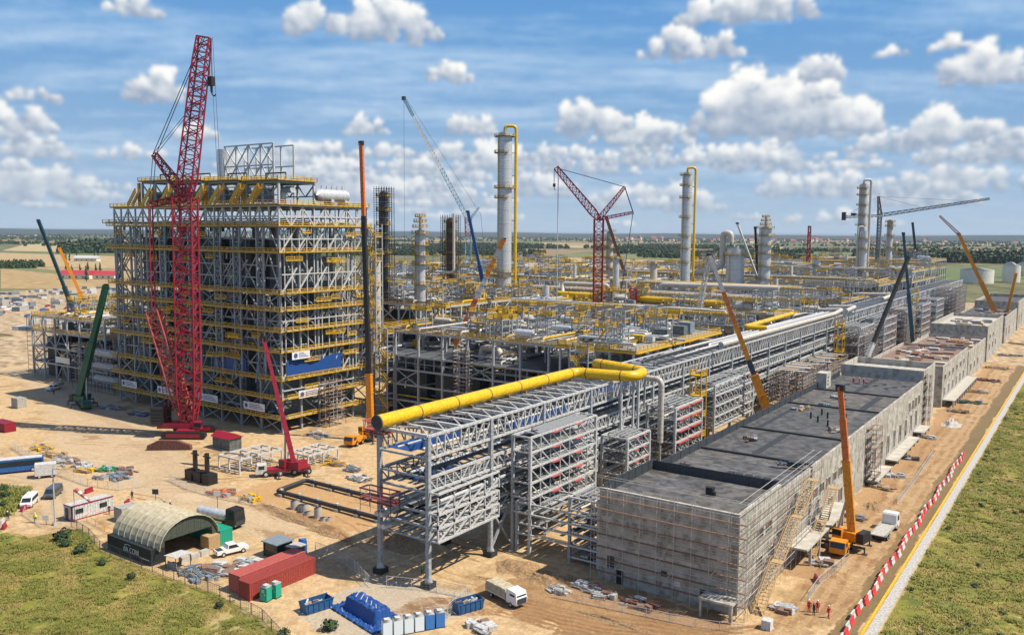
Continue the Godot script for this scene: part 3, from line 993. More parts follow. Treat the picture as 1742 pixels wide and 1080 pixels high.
func fill(t: Node3D, x0: float, x1: float, z0: float, z1: float, levels: Array, o: Dictionary, r: RandomNumberGenerator):
	var np: int = o.get("pipes", 6)
	var sets := {"pipe_white": MB.new(), "silver": MB.new(), "galv": MB.new(), "steel_dark": MB.new(), "yellow": MB.new()}
	var names := sets.keys()
	for y in levels:
		for q in (np * 3 if y == levels[levels.size() - 1] else np):
			var rad := r.randf_range(0.12, 0.42)
			var m: MB = sets[names[mini(int(pow(r.randf(), 1.3) * 5.0), 4)]]
			var yy: float = y + 0.35 + rad + r.randf() * 0.8
			if r.randf() < o.get("along_x", 0.5):
				var z := r.randf_range(z0 + 0.5, z1 - 0.5)
				var a := r.randf_range(x0, lerpf(x0, x1, 0.4))
				var b := r.randf_range(lerpf(x0, x1, 0.6), x1)
				if r.randf() < 0.5:
					a = r.randf_range(x0, x1 - 6.0)
					b = a + r.randf_range(4.0, 14.0)
				var zz := clampf(z + r.randf_range(-4, 4), z0, z1)
				m.path(fillet([vv(a, yy - r.randf() * 2.5, z), vv(a, yy, z), vv(b, yy, z), vv(b, yy, zz)], 0.9, 3), rad, 6)
			else:
				var x := r.randf_range(x0 + 0.5, x1 - 0.5)
				var a := r.randf_range(z0, lerpf(z0, z1, 0.4))
				var b := r.randf_range(lerpf(z0, z1, 0.6), z1)
				m.path(fillet([vv(x, yy, a), vv(x, yy, b), vv(x, yy - r.randf_range(1, 3), b)], 0.9, 3), rad, 6)
	for k in names:
		if sets[k].v.size():
			part(sets[k], "pipework", M[k], t, true)
	for q in o.get("vessels", 0):
		var y: float = levels[r.randi_range(0, levels.size() - 1)]
		var rad := r.randf_range(0.8, 1.7)
		var mb := MB.new()
		var x := r.randf_range(x0 + 2, x1 - 6)
		var z := r.randf_range(z0 + 2, z1 - 2)
		if r.randf() < 0.55:
			mb.vessel(vv(x, y + rad + 0.8, z), vv(x + r.randf_range(3, 7), y + rad + 0.8, z), rad, 14)
		else:
			mb.vessel(vv(x, y + 0.8, z), vv(x, y + r.randf_range(4, 8), z), rad, 14)
		part(mb, "vessel", [M.silver, M.pipe_white, M.galv][r.randi() % 3], t)
	for q in o.get("boxes", 0):
		var y: float = levels[r.randi_range(0, levels.size() - 1)]
		var mb := MB.new()
		var x := r.randf_range(x0, x1 - 4)
		var z := r.randf_range(z0 + 1, z1 - 3)
		mb.bx(x, x + r.randf_range(1.5, 4), y + 0.4, y + r.randf_range(1.6, 3.2), z, z + r.randf_range(1.2, 3))
		part(mb, "equipment_box", [M.galv, M.steel_blue, M.yellow, M.furnace][r.randi() % 4], t)
	# platforms with yellow rails standing over the top floor
	var top: float = levels[levels.size() - 1]
	var ra := MB.new()
	var fr := MB.new()
	for q in o.get("perch", 0):
		var x := r.randf_range(x0, x1 - 5)
		var z := r.randf_range(z0, z1 - 3)
		var w := r.randf_range(3, 7)
		var d := r.randf_range(2, 3.5)
		var h := r.randf_range(1.6, 5.5)
		for c in [[0, 0], [w, 0], [0, d], [w, d]]:
			fr.beam(vv(x + c[0], top, z + c[1]), vv(x + c[0], top + h, z + c[1]), 0.25)
		fr.bx(x, x + w, top + h, top + h + 0.15, z, z + d)
		rail_loop(ra, x, x + w, top + h + 0.15, z, z + d)
		if q % 2 == 0:
			ra.beam(vv(x, top, z + d + 1.0), vv(x + w * 0.8, top + h, z + d + 1.0), 0.9, 0.22)
	for q in o.get("cages", 0):
		var x := r.randf_range(x0, x1 - 7)
		var z := r.randf_range(z0, z1 - 5)
		var w := r.randf_range(4, 9)
		var d := r.randf_range(3, 6)
		var h := r.randf_range(3, 8)
		var n := 2 + int(h / 3.0)
		for c in [[0, 0], [w, 0], [0, d], [w, d], [w * 0.5, 0], [w * 0.5, d]]:
			fr.beam(vv(x + c[0], top, z + c[1]), vv(x + c[0], top + h, z + c[1]), 0.26)
		for k in n:
			var y := top + h * (k + 1) / n
			fr.beam(vv(x, y, z), vv(x + w, y, z), 0.22); fr.beam(vv(x, y, z + d), vv(x + w, y, z + d), 0.22)
			fr.beam(vv(x, y, z), vv(x, y, z + d), 0.22); fr.beam(vv(x + w, y, z), vv(x + w, y, z + d), 0.22)
			fr.beam(vv(x, y - h / n, z + d), vv(x + w * 0.5, y, z + d), 0.16); fr.beam(vv(x + w, y - h / n, z + d), vv(x + w * 0.5, y, z + d), 0.16)
		if q % 2:
			rail_loop(ra, x, x + w, top + h, z, z + d)
	if fr.v.size():
		part(fr, "platform_frame", M.steel, t, true)
		part(ra, "platform_rails", M.yellow, t, true)

func scaffold(mb: MB, boards: MB, x0: float, x1: float, z0: float, z1: float, y0: float, y1: float, step := 2.0, bay := 2.5, th := 0.07):
	# ring of standards, ledgers and boards round a rectangle
	var per := [[x0, z1, x1, z1], [x1, z1, x1, z0], [x1, z0, x0, z0], [x0, z0, x0, z1]]
	for e in per:
		var a := vv(e[0], 0, e[1])
		var b := vv(e[2], 0, e[3])
		var n := maxi(int(a.distance_to(b) / bay), 1)
		for q in n + 1:
			var p := a.lerp(b, float(q) / n)
			mb.beam(vv(p.x, y0, p.z), vv(p.x, y1, p.z), th)
		var y := y0 + step
		while y <= y1 + 0.01:
			mb.beam(a + UP * y, b + UP * y, th)
			mb.beam(a + UP * (y - step * 0.5), b + UP * (y - step * 0.5), th * 0.8)
			boards.beam(a + UP * (y + 0.02), b + UP * (y + 0.02), 0.55, 0.06)
			y += step

func furnace_building():
	var t := site("furnace_building", "huge open steel furnace building with yellow walkways and stepped yellow stairs on top", "building", vv(-210, 0, -145))
	var x0 := -247.0
	var x1 := -172.6
	var z0 := -177.0
	var z1 := -145.5
	var lv := [3.7, 8.8, 13.8, 21.0, 26.3, 31.6, 36.0, 46.5, 53.2]
	rail_th = 0.13
	frame(t, x0, x1, 9, z0, z1, 5, lv, {"seed": 3, "cw": 0.5, "bw": 0.36, "brace": 0.85, "deck": 0.4, "walk": 1.7, "pipes": 18, "mat": M.steel, "vessels": 6, "boxes": 10, "joists": false})
	# furnace cells: panelled casings inside the frame
	for c in 5:
		var cx := x0 + 3.0 + c * 14.6
		for lvl in [[4.2, 20.5, 3.2], [21.5, 33.0, 8.5], [35, 50, 8.0]]:
			var mb := MB.new()
			mb.bx(cx + 0.6, cx + (10.6 if lvl[0] < 20 else 7.5), lvl[0], lvl[1], z0 + lvl[2], z1 - lvl[2] + 1.0)
			part(mb, "furnace_casing", M.furnace, t)
		var rb := MB.new()
		for q in 6:
			rb.bx(cx + 0.5 + q * 2.0, cx + 0.75 + q * 2.0, 4.2, 20.5, z1 - 2.2, z1 - 1.95)
		for y in [7.0, 10.5, 14.5, 18.0]:
			rb.bx(cx + 0.6, cx + 10.6, y, y + 0.3, z1 - 2.2, z1 - 1.9)
		part(rb, "casing_ribs", M.steel_blue, t, true)
	# twin laced columns standing proud of the long face
	var tw := MB.new()
	for c in 7:
		var cx: float = x0 + [2.0, 12.0, 24.0, 37.5, 49.0, 57.0, 66.5][c]
		for e in [0.0, 2.6]:
			member(t, "buttress_column", M.steel, vv(cx + e, 13.0, z1 + 0.75), vv(cx + e, 53.0, z1 + 0.75), 0.42)
		var y := 14.0
		while y < 52:
			var yn := minf(y + 3.9, 53.0)
			tw.beam(vv(cx, y, z1 + 0.75), vv(cx + 2.6, yn, z1 + 0.75), 0.26); tw.beam(vv(cx + 2.6, y, z1 + 0.75), vv(cx, yn, z1 + 0.75), 0.26)
			tw.beam(vv(cx, yn, z1 + 0.75), vv(cx + 2.6, yn, z1 + 0.75), 0.3)
			y = yn
		tw.beam(vv(cx + 1.3, 13.0, z1 + 3.0), vv(cx, 19.0, z1 + 0.8), 0.32)
		tw.beam(vv(cx + 2.6, 47.0, z1 + 0.8), vv(cx + 4.6, 53.0, z1 + 1.9), 0.32)
	part(tw, "buttress_lacing", M.steel_blue, t, true)
	# odd little platforms and cross girders over the long face
	var r2 := RandomNumberGenerator.new()
	r2.seed = 99
	var pl := MB.new()
	var pd := MB.new()
	for q in 46:
		var y: float = lv[r2.randi_range(2, 8)] - r2.randf_range(1.6, 3.4)
		if q % 3 == 0:
			var z := r2.randf_range(z0 + 1, z1 - 6)
			var w := r2.randf_range(3, 6)
			pd.bx(x1 - 1.5, x1 + 1.2, y, y + 0.12, z, z + w)
			rail(pl, vv(x1 + 1.2, y, z), vv(x1 + 1.2, y, z + w))
		else:
			var x := r2.randf_range(x0, x1 - 6)
			var w := r2.randf_range(3, 7)
			pd.bx(x, x + w, y, y + 0.12, z1 - 2.0, z1 + 1.3)
			rail(pl, vv(x, y, z1 + 1.3), vv(x + w, y, z1 + 1.3))
			rail(pl, vv(x, y, z1 - 2.0), vv(x, y, z1 + 1.3))
	part(pl, "platform_rails", M.yellow, t, true)
	part(pd, "platform_decks", M.grating_pale, t, true)
	var cg := MB.new()
	for y in [17.5, 24.0, 29.0, 40.0, 43.2, 50.0]:
		cg.beam(vv(x0, y, z1), vv(x1, y, z1), 0.3)
	for q in 20:
		var x := x0 + r2.randi_range(0, 11) * 6.2
		var y := r2.randf_range(20, 46)
		cg.beam(vv(x, y, z1 + 0.1), vv(x + 6.2, y + 6.5, z1 + 0.1), 0.32)
	for q in 24:
		var x := x0 + 1.5 + q * 3.1
		var ya: float = lv[r2.randi_range(2, 5)]
		cg.beam(vv(x, ya, z1 - 0.5), vv(x, lv[r2.randi_range(6, 8)], z1 - 0.5), 0.2)
	for q in 30:
		var x := x0 + r2.randi_range(0, 11) * 6.2
		var k := r2.randi_range(1, 7)
		cg.beam(vv(x, lv[k], z1 - 6.2), vv(x + 6.2, lv[k + 1], z1 - 6.2), 0.3)
		cg.beam(vv(x + 6.2, lv[k], z1 - 6.2), vv(x, lv[k + 1], z1 - 6.2), 0.3)
	part(cg, "cross_girders", M.steel, t, true)
	# secondary posts on the sunlit end
	var po := MB.new()
	for q in 13:
		var z := z1 - 1.2 - q * 2.5
		po.beam(vv(x1 + 0.35, 14, z), vv(x1 + 0.35, 53, z), 0.24)
	for y in [41.0, 50.0, 29.0, 18.0, 11.0]:
		po.beam(vv(x1 + 0.35, y, z0), vv(x1 + 0.35, y, z1), 0.26)
	for q in 6:
		var z := z1 - q * 5.2
		for y in [14.0, 36.0, 46.5]:
			po.beam(vv(x1 + 0.4, y, z), vv(x1 + 0.4, y + 6.6, z - 5.2), 0.34)
	part(po, "end_posts", M.galv, t, true)
	# upper storey
	var up := MB.new()
	for q in 21:
		var x := x0 + q * 3.72
		up.beam(vv(x, 53, z1), vv(x, 58.4, z1), 0.4); up.beam(vv(x, 53, z0), vv(x, 58.4, z0), 0.4)
		if q < 20:
			up.beam(vv(x, 53.4 if q % 2 else 58.2, z1), vv(x + 3.72, 58.2 if q % 2 else 53.4, z1), 0.34)
	for q in 9:
		var z := z1 - q * 3.9
		if q > 0 and q < 8:
			up.beam(vv(x1, 53, z), vv(x1, 58.4, z), 0.38)
		if q < 8:
			up.beam(vv(x1, 53.4 if q % 2 else 58.2, z), vv(x1, 58.2 if q % 2 else 53.4, z - 3.9), 0.34)
	for y in [55.8, 58.4]:
		up.beam(vv(x0, y, z1), vv(x1 - 0.2, y, z1), 0.37); up.beam(vv(x1 + 0.02, y + 0.03, z1 - 0.2), vv(x1 + 0.02, y + 0.03, z0), 0.35); up.beam(vv(x0, y, z0), vv(x1, y, z0), 0.37)
	part(up, "upper_storey_frame", M.galv, t, true)
	var dk := MB.new()
	dk.bx(x0 - 0.8, x1 + 0.8, 58.6, 58.8, z0, z1 + 0.8)
	part(dk, "upper_deck", M.grating, t)
	var ra := MB.new()
	rail_loop(ra, x0 - 0.8, x1 + 0.8, 58.8, z0, z1 + 0.8)
	rail_loop(ra, x0 - 4.0, x0 - 0.5, 54.0, z1 - 10, z1 + 1.5)
	part(ra, "handrail", M.yellow, t, true)
	# penthouses with their sloping yellow stairs
	for c in 4:
		var px := x0 + 9.0 + c * 16.0
		var y2: float = 66.0 - c * 0.4
		var pf := MB.new()
		for q in 3:
			for w in 2:
				var cx := px + q * 6.4
				var cz := z1 - 4.0 - w * 12.0
				member(t, "penthouse_column", M.galv, vv(cx, 58.6, cz), vv(cx, y2, cz), 0.5)
				if q < 2:
					pf.beam(vv(cx, y2, cz), vv(cx + 6.4, y2, cz), 0.5)
					pf.beam(vv(cx, y2 - 0.4, cz), vv(cx + 3.2, y2 - 3.4, cz), 0.3); pf.beam(vv(cx + 6.4, y2 - 0.4, cz), vv(cx + 3.2, y2 - 3.4, cz), 0.3)
					pf.beam(vv(cx, y2 - 3.4, cz), vv(cx + 6.4, y2 - 3.4, cz), 0.3)
			pf.beam(vv(px + q * 6.4, y2, z1 - 4.0), vv(px + q * 6.4, y2, z1 - 16.0), 0.4)
		part(pf, "penthouse_frame", M.steel, t, true)
		var roof := MB.new()
		roof.bx(px - 0.8, px + 13.6, y2 + 0.3, y2 + 0.45, z1 - 16.5, z1 - 3.0)
		part(roof, "penthouse_deck", M.grating, t)
		var pr := MB.new()
		rail_loop(pr, px - 0.8, px + 13.6, y2 + 0.45, z1 - 16.5, z1 - 3.0)
		pr.beam(vv(px - 0.9, 58.8, z1 - 3.4), vv(px - 0.9, y2, z1 - 3.4), 0.7)
		part(pr, "penthouse_rails", M.yellow, t, true)
		var bx := MB.new()
		bx.bx(px + 2.2, px + 6.4, 59.6, 63.2, z1 - 7.5, z1 - 4.4)
		part(bx, "burner_cabinet", M.steel_blue, t)
		var sy := MB.new()
		for q in 2:
			var sx := px - 3.6 + q * 7.4
			sy.prism(P2([0, 0, 0.6, 0, 4.9, 4.4, 4.9, 5.4, 4.2, 5.4, 0, 1.1]), vv(sx, 58.9, z1 - 2.6), Vector3.RIGHT, UP, vv(0, 0, 0.16))
			sy.prism(P2([0, 0, 0.6, 0, 4.9, 4.4, 4.9, 5.4, 4.2, 5.4, 0, 1.1]), vv(sx, 58.9, z1 - 1.1), Vector3.RIGHT, UP, vv(0, 0, 0.16))
			for k in 9:
				sy.bx(sx + 0.5 + k * 0.5, sx + 0.9 + k * 0.5, 59.1 + k * 0.5, 59.2 + k * 0.5, z1 - 2.5, z1 - 1.1)
		part(sy, "roof_stair", M.yellow, t)
		var du := MB.new()
		du.path(fillet([vv(px + 8.5, 58.8, z1 - 9), vv(px + 8.5, 63.0, z1 - 9), vv(px + 12.5, 63.0, z1 - 9)], 1.5, 4), 0.9, 12)
		part(du, "flue_duct", M.silver, t)
		var gi := MB.new()
		gi.path(PackedVector3Array([vv(px + 3, y2 + 0.4, z1 - 8), vv(px + 3, y2 + 2.6, z1 - 8), vv(px + 11, y2 + 2.6, z1 - 8), vv(px + 11, y2 + 0.4, z1 - 8)]), 0.22, 4)
		part(gi, "lifting_gantry", M.steel_dark, t)
	# stack frame at the back with a silver duct
	var sf := MB.new()
	for q in 5:
		for w in 2:
			sf.beam(vv(-237 + q * 6.0, 58, -178 - w * 8), vv(-237 + q * 6.0, 79.0 if q else 75.0, -178 - w * 8), 0.5)
	for y in [66.0, 72.5, 79.0]:
		for w in 2:
			sf.beam(vv(-237, y, -178 - w * 8), vv(-213, y, -178 - w * 8), 0.4)
	for q in 4:
		for y in [66.0, 72.5]:
			sf.beam(vv(-237 + q * 6.0, y, -178), vv(-231 + q * 6.0, y + 6.5, -178), 0.3)
			sf.beam(vv(-231 + q * 6.0, y, -178), vv(-237 + q * 6.0, y + 6.5, -178), 0.3)
	part(sf, "stack_frame", M.galv, t, true)
	var ds := MB.new()
	ds.tube(vv(-240.5, 58.8, -181), vv(-240.5, 78.5, -181), 2.6, 20)
	part(ds, "stack_duct", M.silver, t)
	# steam drum on the sunlit end of the roof
	var dr := MB.new()
	dr.vessel(vv(-173.6, 61.6, -160), vv(-173.6, 61.6, -169.5), 1.7, 20, 0.55)
	part(dr, "steam_drum", M.silver, t)
	var nz := MB.new()
	for q in 5:
		nz.tube(vv(-173.6, 63.0, -161 - q * 1.9), vv(-173.6, 64.3, -161 - q * 1.9), 0.22, 6)
	nz.bx(-175, -172, 58.8, 60.6, -164, -163); nz.bx(-175, -172, 58.8, 60.4, -169, -168)
	part(nz, "drum_nozzles", M.galv, t)
	# yellow stair shaft at the far end of the sunlit face
	stair_tower(t, -171.6, -177.5, 20.0, 53.0, 4.2, 3.4)
	# tarpaulin over one storey and banners
	var tp := MB.new()
	var px := vv(x1 + 0.75, 0, -146.5)
	for q in 12:
		var a := px + vv(0.25 * sin(q * 2.1), 0, -q * 1.6)
		var b := px + vv(0.25 * sin((q + 1) * 2.1), 0, -(q + 1) * 1.6)
		tp.quad(a + UP * 14.6, b + UP * 14.6, b + UP * (18.8 + 0.2 * sin(q * 1.3 + 1.3)), a + UP * (18.8 + 0.2 * sin(q * 1.3)), Vector3.RIGHT)
	part(tp, "tarpaulin", M.tarp_blue, t)
	tp = MB.new()
	tp.bx(-200, -186, 14.4, 18.4, z1 + 0.5, z1 + 0.6)
	part(tp, "tarpaulin", M.tarp_blue, t)
	for s in [[-243.5, 5.0, 8.0, 2.0], [-225.0, 5.0, 8.0, 2.0], [-205.5, 5.2, 8.5, 2.0], [-186.0, 5.2, 8.5, 2.0]]:
		var mb := MB.new()
		mb.bx(s[0], s[0] + s[2], s[1], s[1] + s[3], z1 + 1.68, z1 + 1.74)
		var bn := part(mb, "banner", M.sign, t)
		mb = MB.new()
		mb.tube(vv(s[0] + 1.1, s[1] + 1.0, z1 + 1.74), vv(s[0] + 1.1, s[1] + 1.0, z1 + 1.78), 0.6, 12)
		for q in 3:
			mb.bx(s[0] + 2.2, s[0] + s[2] - 0.6 - q * 0.7, s[1] + 0.5 + q * 0.45, s[1] + 0.68 + q * 0.45, z1 + 1.74, z1 + 1.77)
		part(mb, "banner_print", M.print_blue, bn)
	for s in [[-149.5, 8.6, 8.5], [-147.5, 19.0, 6.0]]:
		var mb := MB.new()
		mb.bx(x1 + 1.68, x1 + 1.74, s[1], s[1] + 2.0, s[0] - s[2], s[0])
		var bn := part(mb, "banner", M.sign, t)
		mb = MB.new()
		mb.tube(vv(x1 + 1.74, s[1] + 1.0, s[0] - 1.2), vv(x1 + 1.78, s[1] + 1.0, s[0] - 1.2), 0.65, 12)
		for q in 3:
			mb.bx(x1 + 1.74, x1 + 1.77, s[1] + 0.5 + q * 0.45, s[1] + 0.68 + q * 0.45, s[0] - s[2] + 0.6 + q * 0.7, s[0] - 2.3)
		part(mb, "banner_print", M.print_blue, bn)
	rail_th = 0.12
	# scaffold climbing the sunlit end
	var sc := MB.new()
	var bo := MB.new()
	scaffold(sc, bo, x1 + 2.0, x1 + 5.0, -163, -157, 0, 13, 2.0, 1.5)
	part(sc, "scaffold_tubes", M.galv, t, true)
	part(bo, "scaffold_boards", M.board, t, true)

func pipe_rack():
	var t := site("pipe_rack", "long grey steel pipe rack of trusses on tall columns crossing the site", "pipe rack", vv(-84, 0, -93))
	var xa := -88.7
	var xb := -79.1
	var st := [-93.2, -108.6, -124.2, -140.8, -153.0, -168.0, -184.0, -199.8, -215.6, -230.0]
	while st[st.size() - 1] > -640.0:
		st.append(st[st.size() - 1] - 15.6)
	for q in st.size():
		for x in [xa, xb]:
			member(t, "column", M.steel, vv(x, 1.6, st[q]), vv(x, 22.6, st[q]), 0.62, 0.62)
			if q < 12:
				var mb := MB.new()
				mb.path(PackedVector3Array([vv(x, 0.9, st[q]), vv(x, 1.3, st[q]), vv(x, 1.7, st[q])]), [0.85, 0.7, 0.42], 4)
				part(mb, "column_shoe", M.galv, t)
				mb = MB.new()
				mb.bx(x - 0.85, x + 0.85, 0, 0.9, st[q] - 0.85, st[q] + 0.85)
				part(mb, "plinth", M.bitumen_black, t)
		if q > 0 and q < 14 and q % 2 == 1:
			for x in [xa, xb]:
				member(t, "knee_brace", M.steel, vv(x, 0.9, st[q]), vv(x, 7.0, st[q] - 5.0), 0.34)
				member(t, "knee_brace", M.steel, vv(x, 0.9, st[q] - 5.4), vv(x, 7.0, st[q] - 0.6), 0.3)
	# side trusses bay by bay
	for q in st.size() - 1:
		var near := q < 14
		for x in [xa, xb]:
			var mb := MB.new()
			truss(mb, vv(x, 19.3, st[q]), vv(x, 19.3, st[q + 1]), 3.3, 8 if near else 5, 0.17, 0.36)
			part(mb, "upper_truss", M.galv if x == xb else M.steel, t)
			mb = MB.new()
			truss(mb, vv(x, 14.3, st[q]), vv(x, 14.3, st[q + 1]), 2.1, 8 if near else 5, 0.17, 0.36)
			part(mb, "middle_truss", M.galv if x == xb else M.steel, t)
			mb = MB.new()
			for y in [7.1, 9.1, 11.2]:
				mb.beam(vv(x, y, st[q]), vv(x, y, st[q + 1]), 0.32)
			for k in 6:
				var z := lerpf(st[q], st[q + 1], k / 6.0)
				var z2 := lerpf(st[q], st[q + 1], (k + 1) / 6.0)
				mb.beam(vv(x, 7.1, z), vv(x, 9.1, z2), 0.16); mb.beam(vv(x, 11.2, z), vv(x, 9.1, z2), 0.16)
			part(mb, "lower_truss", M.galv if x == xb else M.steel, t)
	# cross beams and plan bracing on every tier
	for y in [7.1, 9.1, 11.2, 14.3, 16.4, 19.3, 22.6]:
		var mb := MB.new()
		var z := -93.2
		var k := 0
		while z > -640:
			var fat: float = 0.5 if y > 22 else 0.3
			mb.beam(vv(xa, y, z), vv(xb, y, z), fat, fat)
			if (y > 22 or y == 16.4) and z > -330:
				mb.beam(vv(xa, y + 0.1, z), vv(xa + 4.8, y + 0.1, z - 3.9), 0.16); mb.beam(vv(xb, y + 0.1, z), vv(xa + 4.8, y + 0.1, z - 3.9), 0.16)
			z -= 3.9 if z > -330 else 7.8
			k += 1
		part(mb, "cross_beams", M.galv if y > 22 else M.steel, t, true)
	# tier platforms leaning out over the first bays
	for s in [[-93.2, -108.4, -77.3], [-124.2, -140.6, -77.3]]:
		var mb := MB.new()
		for y in [7.1, 9.1, 11.2, 14.3]:
			mb.beam(vv(s[2], y, s[0]), vv(s[2], y, s[1]), 0.3)
			for k in 5:
				var z := lerpf(s[0], s[1], k / 4.0)
				mb.beam(vv(xb, y, z), vv(s[2], y, z), 0.22)
				if y < 14:
					mb.beam(vv(s[2], y, z), vv(s[2], y + 2.6, z), 0.2)
					if k < 4:
						var z2 := lerpf(s[0], s[1], (k + 1) / 4.0)
						mb.beam(vv(s[2], y, z), vv(s[2], y + 2.1, z2), 0.2)
						mb.beam(vv(xb, y, z), vv(s[2], y, z2), 0.16)
		part(mb, "outrigger_frame", M.galv, t, true)
	var tr := MB.new()
	for y in [7.3, 9.3, 11.4, 14.6]:
		for k in 9:
			var x := xa + 0.8 + k * 1.02
			if (k + int(y)) % 3 != 2:
				tr.bx(x, x + 0.55, y + 0.1, y + 0.22, -640, -94)
	part(tr, "cable_trays", M.grating_pale, t, true)
	var r := RandomNumberGenerator.new()
	r.seed = 12
	for lay in [["silver", 16.7, 6], ["steel_dark", 16.7, 4], ["pipe_white", 19.6, 3], ["steel_dark", 9.4, 5], ["silver", 11.5, 4], ["steel_blue", 7.4, 5]]:
		for q in lay[2]:
			var mb := MB.new()
			var rad := r.randf_range(0.14, 0.36)
			var x := r.randf_range(xa + 0.7, xb - 0.7)
			var za := r.randf_range(-92, -100) if q % 3 else -140.0
			mb.tube(vv(x, lay[1] + rad, za), vv(x, lay[1] + rad, r.randf_range(-300, -640)), rad, 8)
			part(mb, "pipe", M[lay[0]], t)
	for s in [[-94, -106, xa + 0.8, xa + 5.6], [-116, -134, xb - 3.0, xb - 0.7], [-150, -170, xa + 3.0, xb - 2.0]]:
		var mb := MB.new()
		mb.bx(s[2], s[3], 19.62, 19.7, s[1], s[0])
		mb.bx(s[3] - 0.08, s[3], 19.7, 20.6, s[1], s[0])
		part(mb, "tarpaulin", M.tarp_blue, t)
	var tb := MB.new()
	tb.bx(xa + 1.4, xa + 6.5, 14.5, 14.56, -108, -96)
	part(tb, "tarpaulin", M.tarp_blue, t)
	var lag := MB.new()
	for a in [[9.9, -87.9], [9.9, -87.0], [8.1, -87.4], [8.1, -86.5]]:
		lag.tube(vv(a[1], a[0], -91.5), vv(a[1], a[0], -118), 0.42, 12)
	part(lag, "lagged_pipes", M.silver, t)
	for q in 9:
		var mb := MB.new()
		var rad := 0.2 + 0.05 * (q % 5)
		var x := xa + 0.9 + q * 0.95
		var za := -164.0 - (q * 37 % 50)
		mb.path(fillet([vv(x, 21.0, za), vv(x, 23.0 + rad, za), vv(x, 23.0 + rad, za - 40.0 - (q * 53 % 120)), vv(x, 21.0, za - 40.0 - (q * 53 % 120))], 0.8, 3), rad, 8)
		part(mb, "pipe", [M.silver, M.pipe_white, M.galv, M.steel_dark][q % 4], t)
	# scaffold perches hung on the near end
	for s in [[xa - 2.6, xa + 1.4, 22.3, -93.5], [xa - 2.0, xa + 4.2, 12.3, -92.0]]:
		var mb := MB.new()
		var bo := MB.new()
		scaffold(mb, bo, s[0], s[1], s[3] - 1.0, s[3] + 1.0, s[2] - 2.2, s[2] + 1.2, 1.7, 1.6, 0.06)
		part(mb, "scaffold_tubes", M.galv, t, true)
		bo.bx(s[0], s[1], s[2] - 0.1, s[2], s[3] - 1.0, s[3] + 1.0)
		part(bo, "scaffold_boards", M.red_pale, t, true)
	# the big yellow line on top
	var y := t.position
	var p := site("yellow_pipeline", "large bright yellow pipeline with an expansion loop lying on the pipe rack", "pipe", vv(-87, 22.8, -92))
	var mb := MB.new()
	var line := fillet([vv(-87.2, 24.0, -91.2), vv(-86.4, 24.2, -147.5), vv(-74.6, 24.2, -149.5), vv(-74.8, 24.4, -155.5), vv(-87.4, 24.9, -156.8), vv(-88.2, 23.4, -161.5)], 2.4, 6)
	mb.path(line, 1.06, 24)
	part(mb, "pipe_run", M.yellow_pipe, p)
	mb = MB.new()
	mb.tube(vv(-87.2, 24.0, -91.0), vv(-87.2, 24.0, -91.3), 1.08, 20)
	part(mb, "end_cap", M.steel_dark, p)
	var bands := MB.new()
	for q in line.size() - 1:
		var a := line[q]
		var b := line[q + 1]
		if a.distance_to(b) > 4.0:
			var n := int(a.distance_to(b) / 9.0) + 1
			for k in n + 1:
				var o := a.lerp(b, float(k) / n)
				var d := (b - a).normalized()
				bands.tube(o - d * 0.11, o + d * 0.11, 1.095, 20, -1.0, false)
	part(bands, "weld_bands", M.rust, p, true)
	var sh := MB.new()
	for q in 10:
		sh.bx(-88.2, -85.6, 22.86, 23.3, -96.4 - q * 5.4, -96.0 - q * 5.4)
	part(sh, "pipe_saddles", M.board, p, true)
	mb = MB.new()
	for a in [[-76.6, -148.6], [-76.6, -153.8], [-74.4, -151.6]]:
		mb.beam(vv(a[0], 7, a[1]), vv(a[0], 23.0, a[1]), 0.4)
	mb.beam(vv(-76.6, 13, -148.6), vv(-76.6, 22.6, -153.8), 0.28); mb.beam(vv(-76.6, 13, -153.8), vv(-76.6, 7, -148.6), 0.28)
	mb.beam(vv(-76.6, 13, -148.6), vv(-76.6, 13, -153.8), 0.28)
	part(mb, "loop_stand", M.galv, p)

